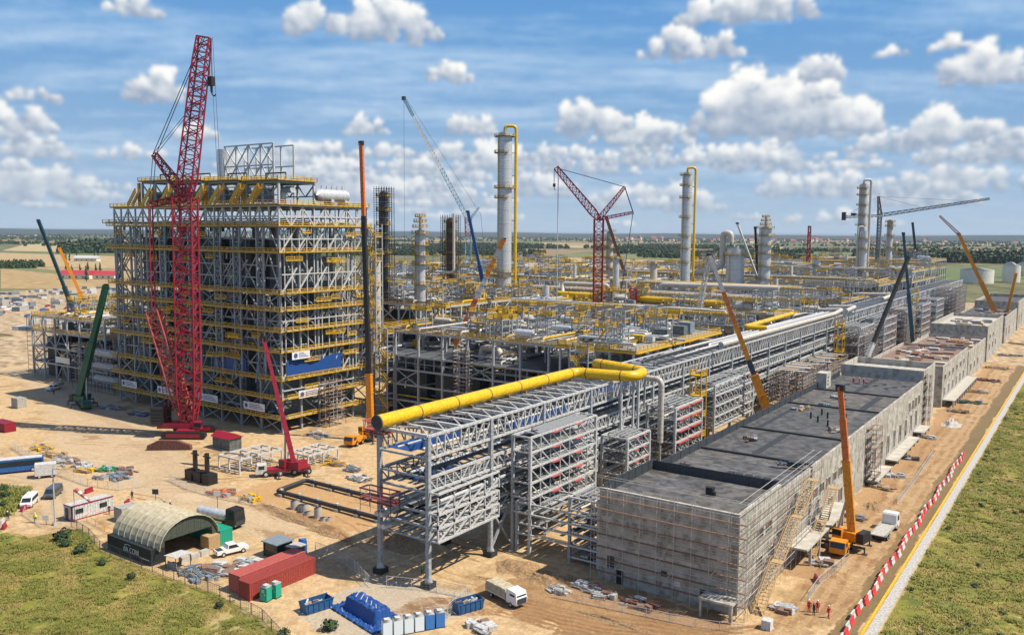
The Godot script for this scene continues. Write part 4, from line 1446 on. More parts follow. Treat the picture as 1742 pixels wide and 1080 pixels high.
func side_module(label: String, x0: float, x1: float, z0: float, z1: float, y0: float, y1: float, tiers: int, red: float, seed_: int, trays := 0.5):
	var t := site("rack_module", label, "steel module", vv((x0 + x1) * 0.5, 0, z1))
	var r := RandomNumberGenerator.new()
	r.seed = seed_
	for x in [x0, x1]:
		for z in [z0, z1]:
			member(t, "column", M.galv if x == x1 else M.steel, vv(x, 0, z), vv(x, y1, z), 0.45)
	var nb := maxi(int((z1 - z0) / 3.0), 2)
	for k in tiers + 1:
		var y := lerpf(y0, y1, float(k) / tiers)
		var mb := MB.new()
		mb.beam(vv(x1, y, z0), vv(x1, y, z1), 0.34); mb.beam(vv(x0, y, z0), vv(x0, y, z1), 0.34)
		for q in nb + 1:
			var z := lerpf(z0, z1, float(q) / nb)
			mb.beam(vv(x0, y, z), vv(x1, y, z), 0.26)
			if k < tiers:
				var yn := lerpf(y0, y1, float(k + 1) / tiers)
				mb.beam(vv(x1, y, z), vv(x1, yn, z), 0.16)
				if q < nb:
					mb.beam(vv(x1, y, z), vv(x1, yn, lerpf(z0, z1, float(q + 1) / nb)), 0.18)
		part(mb, "tier_frame", M.galv, t, true)
		var tr := MB.new()
		for q in 5:
			if r.randf() < trays + 0.2:
				var x := lerpf(x0, x1, (q + 0.3) / 5.2)
				tr.bx(x, x + 0.6, y + 0.2, y + 0.32, lerpf(z0, z1, r.randf() * 0.3), lerpf(z0, z1, r.randf_range(0.75, 1.0)))
		part(tr, "cable_trays", M.grating_pale, t, true)
		if red > 0.0 and k > 0:
			for q in 2:
				var rd := MB.new()
				var z := lerpf(z0, z1, (0.25 + 0.35 * q) if red < 0.9 else 0.08 + 0.46 * q)
				var w := (z1 - z0) * (0.12 if red < 0.9 else 0.4)
				rd.bx(x1 + 0.2, x1 + 0.8, y - 0.24, y - 0.16, z, z + w)
				part(rd, "scaffold_board", M.red_pale, t)
		if k < tiers:
			var pm := MB.new()
			for q in 3:
				var rad := r.randf_range(0.1, 0.24)
				var x := r.randf_range(x0 + 0.4, x1 - 0.4)
				pm.tube(vv(x, y + 0.5, z0), vv(x, y + 0.5, z1), rad, 6)
			part(pm, "pipes", [M.silver, M.pipe_white, M.steel_dark][k % 3], t, true)
	return t

func rack_side_works():
	side_module("stack of cable tray tiers with small red boards on the pipe rack's side", -77.8, -74.4, -134.5, -113.0, 6.6, 19.2, 5, 0.4, 3, 0.9)
	side_module("steel module with long red boards on every tier beside the pipe rack", -77.6, -71.2, -176.5, -162.5, 4.0, 16.2, 5, 1.0, 4, 0.8)
	side_module("grey truss module with white pipes beside the yellow ladder tower", -77.6, -72.0, -212.0, -186.0, 7.5, 17.5, 4, 0.0, 5, 0.7)
	side_module("low bridge of stacked white pipes between pipe rack and scaffolded concrete hall", -77.0, -61.5, -122.0, -113.2, 3.0, 8.2, 3, 0.4, 6, 1.0)
	side_module("short steel tower with dark red boards against the scaffolded concrete hall", -67.2, -62.0, -120.5, -113.6, 1.0, 10.6, 5, 1.0, 7, 0.6)
	side_module("small grey platform module with red edge on pipe rack columns", -77.4, -72.0, -152.0, -142.5, 6.4, 13.5, 3, 0.4, 8, 0.9)
	for q in 7:
		var z := -318.0 - q * 42.0
		side_module(["grey tier module beside the far pipe rack near the black crane booms", "grey pipe module on the far stretch of pipe rack"][mini(q, 1)], -77.6, -70.5, z - 24.0, z, 4.0, 19.0, 5, 0.4 if q % 2 else 0.0, 20 + q, 0.7).set_meta("group", "modules along the far pipe rack")
	# yellow ladder towers along the rack
	for a in [[-74.0, -181.0, 2.0, 22.0, "yellow caged ladder tower between red-boarded and grey truss modules"], [-75.5, -312.0, 2.0, 24.0, "yellow caged ladder tower beside the white pipe bends on the rack"], [-75.5, -455.0, 2.0, 26.0, "yellow ladder tower on the far stretch of the pipe rack"]]:
		var t := site("ladder_tower", a[4], "ladder tower", vv(a[0], 0, a[1]))
		var mb := MB.new()
		var y: float = a[2]
		while y < a[3]:
			rail_loop(mb, a[0] - 1.3, a[0] + 1.3, y, a[1] - 1.6, a[1] + 1.6)
			for h in 6:
				mb.beam(vv(a[0] - 0.4, y + h * 0.7, a[1] + 0.4), vv(a[0] + 0.4, y + h * 0.7, a[1] + 0.4), 0.1)
			y += 4.6
		part(mb, "ladder_rails", M.yellow, t, true)
		for e in [[-1.3, -1.6], [1.3, -1.6], [-1.3, 1.6], [1.3, 1.6]]:
			member(t, "post", M.yellow, vv(a[0] + e[0], 0, a[1] + e[1]), vv(a[0] + e[0], a[3], a[1] + e[1]), 0.22)
		mb = MB.new()
		y = a[2]
		while y < a[3]:
			mb.bx(a[0] - 1.3, a[0] + 1.3, y - 0.1, y, a[1] - 1.6, a[1] + 1.6)
			y += 4.6
		part(mb, "landings", M.yellow, t, true)
	# scaffolds crowding the rack behind the white mobile crane
	for a in [[-77.5, -67.5, -262, -240, 13.5, "dense tube scaffold with reddish boards beside the pipe rack"], [-77.5, -68.5, -296, -270, 12.5, "tube scaffold with sloping white chutes beside the pipe rack"], [-77.0, -69.0, -344, -320, 17.0, "tall tube scaffold between the two black crane booms"], [-77.0, -69.0, -420, -398, 20.0, "tall tube scaffold on the far stretch of the pipe rack"], [-77.0, -66.0, -560, -520, 24.0, "high pale scaffold below the bent orange crane boom"]]:
		var t := site("scaffold", a[5], "scaffold", vv(a[0], 0, a[3]))
		var mb := MB.new()
		var bo := MB.new()
		scaffold(mb, bo, a[0], a[1], a[2], a[3], 0, a[4], 2.0, 2.0, 0.1)
		scaffold(mb, bo, a[0] + 2.4, a[1] - 2.4, a[2] + 3, a[3] - 3, 0, a[4] - 0.7, 2.0, 2.4, 0.1)
		for q in 8:
			var z: float = lerpf(a[2], a[3], q / 8.0)
			mb.beam(vv(a[1] + 0.1, 2.0 + q % 3, z), vv(a[1] + 0.1, a[4] - 1.0, z + 2.4), 0.14)
		part(mb, "tubes", M.galv, t, true)
		part(bo, "boards", M.board, t, true)
		for q in 9:
			var top := MB.new()
			var z: float = lerpf(a[2], a[3] - 3.0, q / 9.0)
			top.bx(a[0] + (q % 3), a[1] - (q % 4), a[4] + 0.05, a[4] + 0.12 + 0.1 * (q % 2), z, z + 1.3)
			part(top, "top_plank", [M.grating_pale, M.timber, M.galv][q % 3], t)

func process_blocks():
	# the near block behind the pipe rack
	var t := site("process_building", "open steel process building with dark lower storeys and zigzag yellow stairs behind the pipe rack", "building", vv(-133, 0, -178))
	frame(t, -171.5, -95.0, 9, -214.0, -178.0, 3, [5.0, 9.5, 13.8, 17.6, 24.2], {"seed": 5, "cw": 0.55, "bw": 0.36, "brace": 0.22, "deck": 0.75, "rails": [4], "pipes": 12, "vessels": 7, "boxes": 14, "perch": 13, "cages": 8, "top_deck": 0.3, "mat": M.steel})
	for c in 4:
		var mb := MB.new()
		mb.bx(-170 + c * 18.6, -154.5 + c * 18.6, 0.2, 13.0, -212, -181.5)
		part(mb, "interior_shade_box", M.steel_dark, t)  # dark boxes added, standing in for the shaded lower interior
	var br := MB.new()
	for c in 20:
		br.bx(-163 + c * 3.4, -162.7 + c * 3.4, 13.8, 17.6, -178.6, -178.3)
	br.beam(vv(-163, 15.7, -178.4), vv(-96, 15.7, -178.4), 0.25)
	part(br, "parapet_posts", M.steel_blue, t, true)
	stair_tower(t, -168.5, -177.2, 0.0, 24.0, 5.5, 3.4)
	stair_tower(t, -104.0, -177.2, 8.0, 24.0, 5.0, 3.4)
	var sc := MB.new()
	var bo := MB.new()
	scaffold(sc, bo, -139.5, -135.5, -178, -174.5, 0, 22, 1.9, 1.6, 0.1)
	scaffold(sc, bo, -124, -112, -176, -171, 6, 12.5, 1.9, 2.0, 0.1)
	part(sc, "scaffold_tubes", M.galv, t, true)
	part(bo, "scaffold_boards", M.board, t, true)
	var ds := MB.new()
	ds.path(fillet([vv(-140, 17, -188), vv(-140, 20.5, -188), vv(-134, 20.5, -188), vv(-134, 16, -188)], 2.0, 5), 1.0, 14)
	part(ds, "white_elbow_duct", M.pipe_white, t)
	for q in 7:
		var h := MB.new()
		h.vessel(vv(-163 + q * 9.5, 26.0, -196 - (q % 3) * 5), vv(-158 + q * 9.5, 26.0, -196 - (q % 3) * 5), 0.9, 12)
		part(h, "exchanger", [M.pipe_white, M.silver, M.galv][q % 3], t)
	# green-floored platform by the rack
	var g := site("green_platform", "raised grating platform, yellow rails and bent white pipes over the pipe rack", "platform", vv(-99, 24, -178))
	var mb := MB.new()
	mb.bx(-109.5, -88.2, 24.6, 24.8, -231, -178)
	part(mb, "floor", M.grating_pale, g)
	mb = MB.new()
	rail_loop(mb, -109.5, -88.2, 24.8, -231, -178)
	mb.bx(-109.8, -88.0, 24.2, 24.6, -178.2, -177.8)
	mb.bx(-88.2, -87.8, 24.2, 24.6, -231, -178)
	part(mb, "rails", M.yellow, g, true)
	for q in 10:
		mb = MB.new()
		var z := -182.0 - q * 4.8
		mb.path(fillet([vv(-106, 25.0, z), vv(-106, 26.8, z), vv(-95 - (q % 3) * 2.0, 26.8, z - 1.0), vv(-95 - (q % 3) * 2.0, 25.0, z - 1.0)], 1.2, 4), 0.38, 10)
		part(mb, "pipe_bend", [M.silver, M.pipe_white, M.galv][q % 3], g)
	for q in 4:
		mb = MB.new()
		mb.vessel(vv(-101, 26.3, -188 - q * 10.0), vv(-101, 26.3, -194 - q * 10.0), 0.8, 12)
		part(mb, "exchanger", M.silver, g)
	fill(g, -108, -90, -229, -180, [24.8], {"pipes": 9, "boxes": 9, "perch": 7, "cages": 3}, rng)
	for x in [-109, -99, -89]:
		for q in 5:
			member(g, "column", M.galv, vv(x, 0, -178.5 - q * 13.0), vv(x, 24.4, -178.5 - q * 13.0), 0.45)
	# the field of process units behind
	var B := PROCESS_BLOCKS
	for q in B.size():
		var b: Array = B[q]
		var p := site("process_unit", b[5], "process unit", vv((b[0] + b[1]) * 0.5, 0, b[3]), "process units of the plant")
		var h: float = b[4]
		var lv := []
		var n := maxi(int(h / 5.5), 2)
		for k in n:
			lv.append(h * (k + 1) / n)
		var rc := RandomNumberGenerator.new()
		rc.seed = 300 + q
		for k in 7:
			var x := rc.randf_range(b[0] + 1, b[1] - 12)
			var z := rc.randf_range(b[2] + 1, b[3] - 9)
			var m := MB.new()
			m.bx(x, x + rc.randf_range(6, 12), 0.2, h * rc.randf_range(0.45, 0.9), z, z + rc.randf_range(4, 9))
			part(m, "interior_shade_box", [M.steel_dark, M.furnace, M.steel_blue][k % 3], p)  # box added inside the frame to darken its interior
		rail_th = 0.12
		frame(p, b[0], b[1], maxi(int((b[1] - b[0]) / 8.5), 2), b[2], b[3], maxi(int((b[3] - b[2]) / 9.0), 2), lv, {"seed": 30 + q, "cw": 0.55, "bw": 0.38, "brace": 0.34, "deck": 0.8, "rails": [n - 1, n - 2], "pipes": 16, "vessels": 14, "boxes": 18, "perch": 12, "cages": 9, "top_deck": 0.35, "mat": M.steel if q % 3 else M.galv, "joists": false, "deck_mat": M.grating if q % 2 else M.grating_pale})  # deck share raised: added gratings block sun to darken the interior
	rail_th = 0.12
	for q in 7:
		var z: float = [-220.0, -267.0, -316.0, -369.0, -441.0, -532.0, -638.0][q]
		var xa: float = [-170.0, -300.0, -330.0, -340.0, -330.0, -260.0, -210.0][q]
		var y: float = [20.0, 23.0, 25.0, 26.0, 27.0, 29.0, 30.0][q]
		var p := site("pipe_bridge", ["cross rack of pipes directly behind the near process building", "cross rack of pipes at the short silver tower's foot", "cross rack of pipes just beyond the thick yellow header", "cross rack of pipes before the slim silver tower", "cross rack of pipes beyond the domed vessel", "cross rack of pipes before the open grey frame", "farthest cross rack of pipes under the tower crane"][q], "pipe rack", vv(-92, 0, z))
		var x := xa
		while x < -92:
			for e in [-4.0, 4.0]:
				member(p, "column", M.galv, vv(x, 0, z + e), vv(x, y + 4.0, z + e), 0.5)
			x += 12.0
		var tb := MB.new()
		for e in [-4.0, 4.0]:
			truss(tb, vv(xa, y, z + e), vv(-92, y, z + e), 3.0, int((-92 - xa) / 3.5), 0.2, 0.36)
			tb.beam(vv(xa, y - 6, z + e), vv(-92, y - 6, z + e), 0.34); tb.beam(vv(xa, y - 11, z + e), vv(-92, y - 11, z + e), 0.34)
		tb.beam(vv(xa, y + 1.5, z - 4), vv(-92, y + 1.5, z - 4), 0.3)
		var rl := MB.new()
		rail(rl, vv(xa, y + 3.2, z + 4.6), vv(-92, y + 3.2, z + 4.6), 0.16)
		tb.bx(xa, -92, y + 3.05, y + 3.15, z + 4.2, z + 4.7)
		part(rl, "walkway_rails", M.yellow, p, true)
		part(tb, "trusses", M.galv, p, true)
		for k in 12:
			var m := MB.new()
			var rad := 0.18 + 0.04 * ((k * 7 + q) % 9)
			var zz := z - 3.4 + (k % 6) * 1.3
			var yy: float = y + (3.4 if k < 6 else -5.6) + rad
			m.path(fillet([vv(xa + k * 3.0, yy, zz), vv(-96 - (k * 5 % 17), yy, zz), vv(-96 - (k * 5 % 17), yy - 3.0, zz)], 1.0, 3), rad, 8)
			part(m, "pipe", [M.pipe_white, M.silver, M.galv, M.steel_dark, M.silver, M.yellow][(k + q) % 6], p)
	# yellow and white headers on top of the units
	for a in HEADERS:
		var p := site(a[0], a[1], "pipe", a[5][0])
		var m := MB.new()
		m.path(fillet(a[5], a[3] * 2.2, 5), a[3], 16)
		part(m, "pipe_run", M[a[2]], p)
		var bd := MB.new()
		for k in a[5].size() - 1:
			var s: Vector3 = a[5][k]
			var e: Vector3 = a[5][k + 1]
			if s.distance_to(e) > 8.0:
				for w in int(s.distance_to(e) / a[4]):
					var o := s.lerp(e, (w + 0.5) * a[4] / s.distance_to(e))
					var d := (e - s).normalized()
					bd.tube(o - d * 0.12, o + d * 0.12, a[3] + 0.03, 16, -1.0, false)
		part(bd, "weld_bands", M.rust if a[2] == "yellow_pipe" else M.galv, p, true)
		var su := MB.new()
		for k in a[5].size():
			var s: Vector3 = a[5][k]
			su.beam(vv(s.x, s.y - 6.0, s.z), s, 0.35)
		part(su, "pipe_stand", M.steel, p, true)

const PROCESS_BLOCKS := [
	[-231, -182, -262, -222, 27, "steel process unit with yellow perches between furnace building and scaffolded tower"],
	[-172, -112, -262, -236, 21, "low process unit of pipes and vessels behind the near process building"],
	[-305, -238, -292, -238, 27, "process unit tucked behind the furnace building"],
	[-225, -178, -302, -272, 25, "process unit below the tall silver column"],
	[-172, -92, -310, -290, 24.5, "pipe-covered unit carrying the thick yellow header across the plant"],
	[-330, -262, -362, -312, 30, "process unit around the brown scaffolded tower"],
	[-252, -180, -362, -322, 31, "yellow-railed unit just behind the tall silver column"],
	[-172, -92, -362, -326, 20, "low unit between the yellow header and the banded silver tower"],
	[-332, -250, -432, -376, 33, "far process unit left of the red crane with folded arms"],
	[-242, -176, -432, -376, 27, "unit at the foot of the red crane with folded arms"],
	[-160, -92, -432, -380, 23, "unit at the foot of the white vessel with arched duct"],
	[-332, -252, -522, -452, 31, "far low process unit before the tan field"],
	[-242, -178, -522, -452, 30, "far process unit beyond the banded silver tower"],
	[-168, -92, -522, -452, 27, "dense unit before the open grey steel frame"],
	[-250, -160, -600, -545, 33, "tall open grey steel frame below the bluish far tower"],
	[-150, -92, -622, -540, 31, "far unit under the tower crane"],
	[-190, -100, -725, -655, 34, "farthest process unit near the white tanks"]]

var HEADERS := [
	["yellow_header", "thick yellow header pipe with valve platform crossing behind the near process building", "yellow_pipe", 1.25, 11.0, [vv(-186, 27.0, -303), vv(-113, 27.0, -297)]],
	["yellow_header", "slim yellow pipe left of the thick yellow header", "yellow_pipe", 0.55, 14.0, [vv(-222, 25.6, -300), vv(-190, 26.2, -304)]],
	["yellow_header", "bent yellow pipe on the rack before the white pipe bends", "yellow_pipe", 0.75, 12.0, [vv(-82, 24.4, -252), vv(-88, 24.4, -250), vv(-90, 24.4, -304)]],
	["white_header", "white pipe loop over the yellow header at the red crane foot", "pipe_white", 0.9, 12.0, [vv(-186, 26, -306), vv(-188, 31.0, -309), vv(-166, 31.0, -309), vv(-166, 25, -309)]],
	["white_header", "long white pipe with right-angle drop before the banded silver tower", "pipe_white", 1.15, 14.0, [vv(-153, 18, -330), vv(-153, 31.0, -330), vv(-105, 31.0, -336)]],
	["white_header", "white swan-neck duct rising beside the domed vessel", "pipe_white", 1.5, 30.0, [vv(-172, 32.0, -400), vv(-158, 35, -402), vv(-154.5, 37, -404), vv(-154.5, 52.6, -404), vv(-150.5, 52.6, -404), vv(-150.5, 48, -404)]],
	["white_header", "pair of white pipes curving over the rack, nearer one", "pipe_white", 0.7, 14.0, [vv(-88, 24.0, -330), vv(-79.5, 24.6, -330), vv(-79.0, 24.0, -318), vv(-80.0, 23.9, -210)]],
	["white_header", "pair of white pipes curving over the rack, farther one", "pipe_white", 0.7, 14.0, [vv(-88, 24.2, -345), vv(-78, 24.8, -344), vv(-78, 24.2, -330)]],
	["white_header", "white pipes doubling back over the far rack", "pipe_white", 0.8, 14.0, [vv(-94, 24.6, -424), vv(-79.5, 25.0, -424), vv(-79.5, 24.4, -400)]],
	["white_header", "white vertical pipe elbow hanging beside the yellow expansion loop", "pipe_white", 0.62, 14.0, [vv(-77.6, 22.2, -161), vv(-73.8, 22.2, -161), vv(-73.8, 9.0, -161)]]]

# ------------------------------------------------------------------ towers and vessels
const CR := Vector3(0.822, 0, -0.569)   # across the plant, as the jibs stand

func ring_platform(rails: MB, deck: MB, x: float, z: float, r: float, y: float, a0: float, a1: float):
	var n := maxi(int((a1 - a0) / 0.45), 3)
	var prev := Vector3.ZERO
	for q in n + 1:
		var a := lerpf(a0, a1, float(q) / n)
		var d := vv(cos(a), 0, sin(a))
		var p := vv(x, y, z) + d * (r + 1.3)
		if q > 0:
			rail(rails, prev, p, 0.11)
			deck.beam((prev + vv(x, y, z) + (prev - vv(x, y, z)).normalized() * r) * 0.5, (p + vv(x, y, z) + d * r) * 0.5, 1.4, 0.14)
		prev = p

func tower(called: String, label: String, x: float, z: float, r: float, h: float, y0: float, plats: Array, pm := "silver", side := Vector3.ZERO, pipe_mat := "", pr := 0.5) -> Node3D:
	var t := site(called, label, "tower", vv(x, 0, z))
	var mb := MB.new()
	mb.vessel(vv(x, y0 + 2, z), vv(x, h - r * 0.5, z), r, 24)
	part(mb, "shell", M[pm], t)
	mb = MB.new()
	mb.tube(vv(x, 0, z), vv(x, y0 + 3, z), r * 1.02, 20)
	part(mb, "skirt", M.concrete, t)
	mb = MB.new()
	var y := y0 + 4.0
	while y < h - 3.0:
		mb.tube(vv(x, y, z), vv(x, y + 0.22, z), r + 0.06, 24, -1.0, false)
		y += 5.5
	part(mb, "insulation_bands", M.galv, t, true)
	var ra := MB.new()
	var dk := MB.new()
	for p in plats:
		ring_platform(ra, dk, x, z, r, p[0], p[1], p[2])
	if plats.size():
		part(ra, "platform_rails", M.yellow, t, true)
		part(dk, "platform_decks", M.grating, t, true)
	var la := MB.new()
	var c := vv(x, 0, z) + vv(-0.3, 0, 1).normalized() * (r + 0.35)
	la.beam(c + UP * y0, c + UP * (h - 2), 0.35, 0.12)
	part(la, "ladder", M.yellow, t)
	if pipe_mat != "":
		mb = MB.new()
		var o := vv(x, 0, z) + side * (r + pr + 0.9)
		mb.path(fillet([vv(x, h - 0.5, z), vv(x, h + 2.2, z), o + UP * (h + 2.2), o + UP * y0], 1.6, 5), pr, 12)
		part(mb, "overhead_line", M[pipe_mat], t)
		mb = MB.new()
		y = y0 + 6
		while y < h - 4:
			mb.beam(vv(x, y, z) + side * r, o + UP * y, 0.3)
			y += 9.0
		part(mb, "pipe_brackets", M.steel, t, true)
	return t

func scaffold_tower(label: String, x: float, z: float, r: float, h: float, y0: float, w: float, shell: String):
	var t := tower("scaffolded_tower", label, x, z, r, h, y0, range(1, 8).map(func(k): return [h - k * 5.0 + 3.0, 0.0, TAU]), shell)
	var mb := MB.new()
	var bo := MB.new()
	scaffold(mb, bo, x - w, x + w, z - w, z + w, 0, h + 1.5, 1.6, 1.2, 0.13)
	part(mb, "scaffold_tubes", M.steel_dark, t, true)
	part(bo, "scaffold_boards", M.board, t, true)

func crown(t: Node3D, x: float, z: float, h: float):
	var ra := MB.new()
	var dk := MB.new()
	for k in 3:
		ring_platform(ra, dk, x, z, 1.4 - k * 0.45, h + 0.6 + k * 1.8, 0.0, TAU)
	part(ra, "crown_rails", M.yellow, t, true)
	part(dk, "crown_decks", M.yellow, t, true)
	var mp := MB.new()
	mp.tube(vv(x, h - 0.5, z), vv(x, h + 5.0, z), 0.5, 10)
	part(mp, "vent", M.silver, t)

func towers():
	var full := func(hs): return hs.map(func(y): return [y, 0.0, TAU])
	var lft := func(hs): return hs.map(func(y): return [y, 0.6, 3.9])
	tower("column_tower", "tallest shining silver column with yellow overhead pipe down its side", -202, -286, 2.95, 92.5, 24, lft.call([84.0, 66.0, 34.0]) + full.call([90.5, 70.0, 36.0, 25.5]), "silver", CR, "yellow_pipe", 0.62)
	scaffold_tower("dark tower wrapped in tube scaffold behind the furnace building", -212, -226, 1.5, 66.5, 20, 2.5, "furnace")
	tower("column_tower", "pale banded cylinder with yellow collar beside the black crane boom", -203, -212, 1.75, 45.0, 20, full.call([44.5]), "pipe_white")
	var tw := tower("column_tower", "short silver tower crowned with stacked yellow platforms", -196, -227, 1.75, 53.0, 20, full.call([51.5, 47.5, 44.0, 41.0, 34.0]), "silver")
	crown(tw, -196.0, -227.0, 53.0)
	scaffold_tower("reddish brown tower in tube scaffold beside the white riser pipe", -263, -327, 2.0, 59.0, 22, 3.4, "rust")
	tower("column_tower", "slim silver tower with many side landings and yellow overhead pipe", -170, -395, 2.45, 82.0, 24, lft.call([80.5, 75.5, 69.5, 60.0, 51.0, 45.0, 38.0]), "silver", CR, "yellow_pipe", 0.6)
	tower("domed_vessel", "wide domed silver vessel under the white swan-neck duct", -148, -404, 4.3, 46.0, 20, full.call([42.0]), "silver")
	tw = tower("column_tower", "stout silver tower with yellow platforms beside the domed vessel", -135, -408, 2.9, 56.0, 20, full.call([55.0, 51.5, 47.0, 43.0, 37.0, 31.0]), "silver")
	crown(tw, -135.0, -408.0, 56.0)
	tower("column_tower", "tall far grey tower with arched grey overhead pipe", -122, -546, 2.6, 83.0, 28, lft.call([80.0, 76.0, 70.0, 64.0, 58.0, 52.0]), "galv", CR, "galv", 0.75)
	tower("column_tower", "lower grey column in front of the far tower with arched pipe", -119, -538, 2.2, 55.0, 28, full.call([50.0, 44.0]), "silver", -CR, "galv", 0.5)
	tower("column_tower", "slim far grey tower beside the tower crane mast", -118, -606, 1.9, 62.5, 28, full.call([61.0, 58.0, 52.0, 44.0]), "galv")
	tower("column_tower", "yellow-railed tower directly behind the red crane with folded arms", -204, -380, 1.7, 53.0, 20, full.call([53.0, 49.0, 45.0, 40.0, 35.0]), "pipe_white")
	tower("column_tower", "small silver column rising from the yellow-railed unit behind the tall silver column", -178, -338, 1.3, 42.0, 26, full.call([41.0]), "silver")
	tower("column_tower", "small pale column at the foot of the slim silver tower", -176, -372, 1.7, 39.0, 22, full.call([38.0]), "pipe_white")
	tower("column_tower", "squat silver column with yellow platforms left of the open grey frame", -141, -520, 2.4, 38.0, 18, full.call([38.0, 34.0]), "silver")
	var riser := site("riser_pipe", "white riser pipe with a foot bend beside the brown scaffolded tower", "pipe", vv(-258, 0, -322))
	var mb := MB.new()
	mb.path(fillet([vv(-276, 33.0, -318), vv(-257, 33.0, -322), vv(-257, 61.0, -322)], 2.0, 5), 0.65, 10)
	mb.beam(vv(-276, 0, -318), vv(-276, 33, -318), 0.5)
	part(mb, "pipe_run", M.pipe_white, riser)
	# storage tanks far off
	for a in [[-118, -1085, 17.0, 15.0, "wide white cone-roofed storage tank beyond the plant"], [-88, -1130, 9.0, 19.0, "upright white tank partly hidden by the wide storage tank"]]:
		var t := site("storage_tank", a[4], "tank", vv(a[0], 0, a[1]))
		mb = MB.new()
		mb.path(PackedVector3Array([vv(a[0], 0, a[1]), vv(a[0], a[3], a[1])]), a[2], 32)
		part(mb, "wall", M.tank_white, t)
		mb = MB.new()
		mb.path(PackedVector3Array([vv(a[0], a[3], a[1]), vv(a[0], a[3] + 2.6, a[1])]), [a[2] * 1.01, 0.3], 32)
		part(mb, "roof", M.tank_white, t)
	for a in [[-100, -1260, 8.6], [-84, -1235, 9.0], [-66, -1250, 8.6]]:
		var t := site("sphere_tank", "white spherical gas tank on legs beyond the plant", "tank", vv(a[0], 0, a[1]), "white spherical tanks")
		mb = MB.new()
		mb.vessel(vv(a[0], a[2] + 2.95, a[1]), vv(a[0], a[2] + 3.05, a[1]), a[2], 28, 1.0)
		part(mb, "sphere", M.tank_white, t)
		for k in 8:
			var d: Vector3 = vv(cos(k * TAU / 8), 0, sin(k * TAU / 8)) * a[2] * 0.95
			member(t, "leg", M.galv, vv(a[0], 0, a[1]) + d, vv(a[0], a[2] + 3.0, a[1]) + d, 0.5)

# ------------------------------------------------------------------ cranes
func wheel_mesh(r: float, w: float) -> ArrayMesh:
	var mb := MB.new()
	mb.path(PackedVector3Array([vv(-w * 0.5, 0, 0), vv(-w * 0.42, 0, 0), vv(w * 0.42, 0, 0), vv(w * 0.5, 0, 0)]), [r * 0.86, r, r, r * 0.86], 14)
	return mb.mesh()

func rim_mesh(r: float, w: float) -> ArrayMesh:
	var mb := MB.new()
	mb.tube(vv(-w * 0.53, 0, 0), vv(w * 0.53, 0, 0), r * 0.52, 10)
	return mb.mesh()

func add_wheels(t: Node3D, xs: Array, zs: Array, r: float, w: float, rim: Material):
	var wm := wheel_mesh(r, w)
	var rm := rim_mesh(r, w)
	for z in zs:
		for x in xs:
			var o := inst(wm, "wheel", M.rubber, t, Transform3D(Basis(), vv(x, r, z)))
			inst(rm, "rim", rim, o, Transform3D())

func carrier(t: Node3D, body: Material, cabm: Material, axles: int):
	# crane carrier, nose towards +z, origin on the ground under the slewing ring
	var ln := 2.0 + axles * 1.9
	var mb := MB.new()
	mb.bx(-1.3, 1.3, 0.9, 1.65, -ln * 0.45, ln * 0.5)
	part(mb, "chassis", body, t)
	mb = MB.new()
	mb.prism(P2([0, 0, 2.3, 0, 2.35, 0.9, 2.0, 1.9, 0, 1.9]), vv(-1.25, 0.75, ln * 0.5), vv(0, 0, 1), UP, vv(2.5, 0, 0))
	var cab := part(mb, "driver_cab", cabm, t)
	mb = MB.new()
	mb.prism(P2([2.38, 0.95, 2.05, 1.8, 2.09, 1.8, 2.42, 0.95]), vv(-1.1, 0.75, ln * 0.5), vv(0, 0, 1), UP, vv(2.2, 0, 0))
	mb.bx(-1.27, -1.25, 1.75, 2.5, ln * 0.5 + 0.5, ln * 0.5 + 1.7); mb.bx(1.25, 1.27, 1.75, 2.5, ln * 0.5 + 0.5, ln * 0.5 + 1.7)
	part(mb, "windscreen", M.glass_dark, cab)
	var zs := []
	for q in axles:
		zs.append(-ln * 0.40 + q * (ln * 0.92 / maxi(axles - 1, 1)))
	add_wheels(t, [-1.15, 1.15], zs, 0.68, 0.5, cabm)
	for z in [-ln * 0.36, ln * 0.26]:
		mb = MB.new()
		mb.bx(-3.6, 3.6, 0.85, 1.2, z - 0.2, z + 0.2)
		for s in [-3.5, 3.5]:
			mb.tube(vv(s, 0.06, z), vv(s, 1.1, z), 0.12, 8)
			mb.bx(s - 0.4, s + 0.4, 0.0, 0.12, z - 0.4, z + 0.4)
		part(mb, "outrigger", M.steel_dark, t)

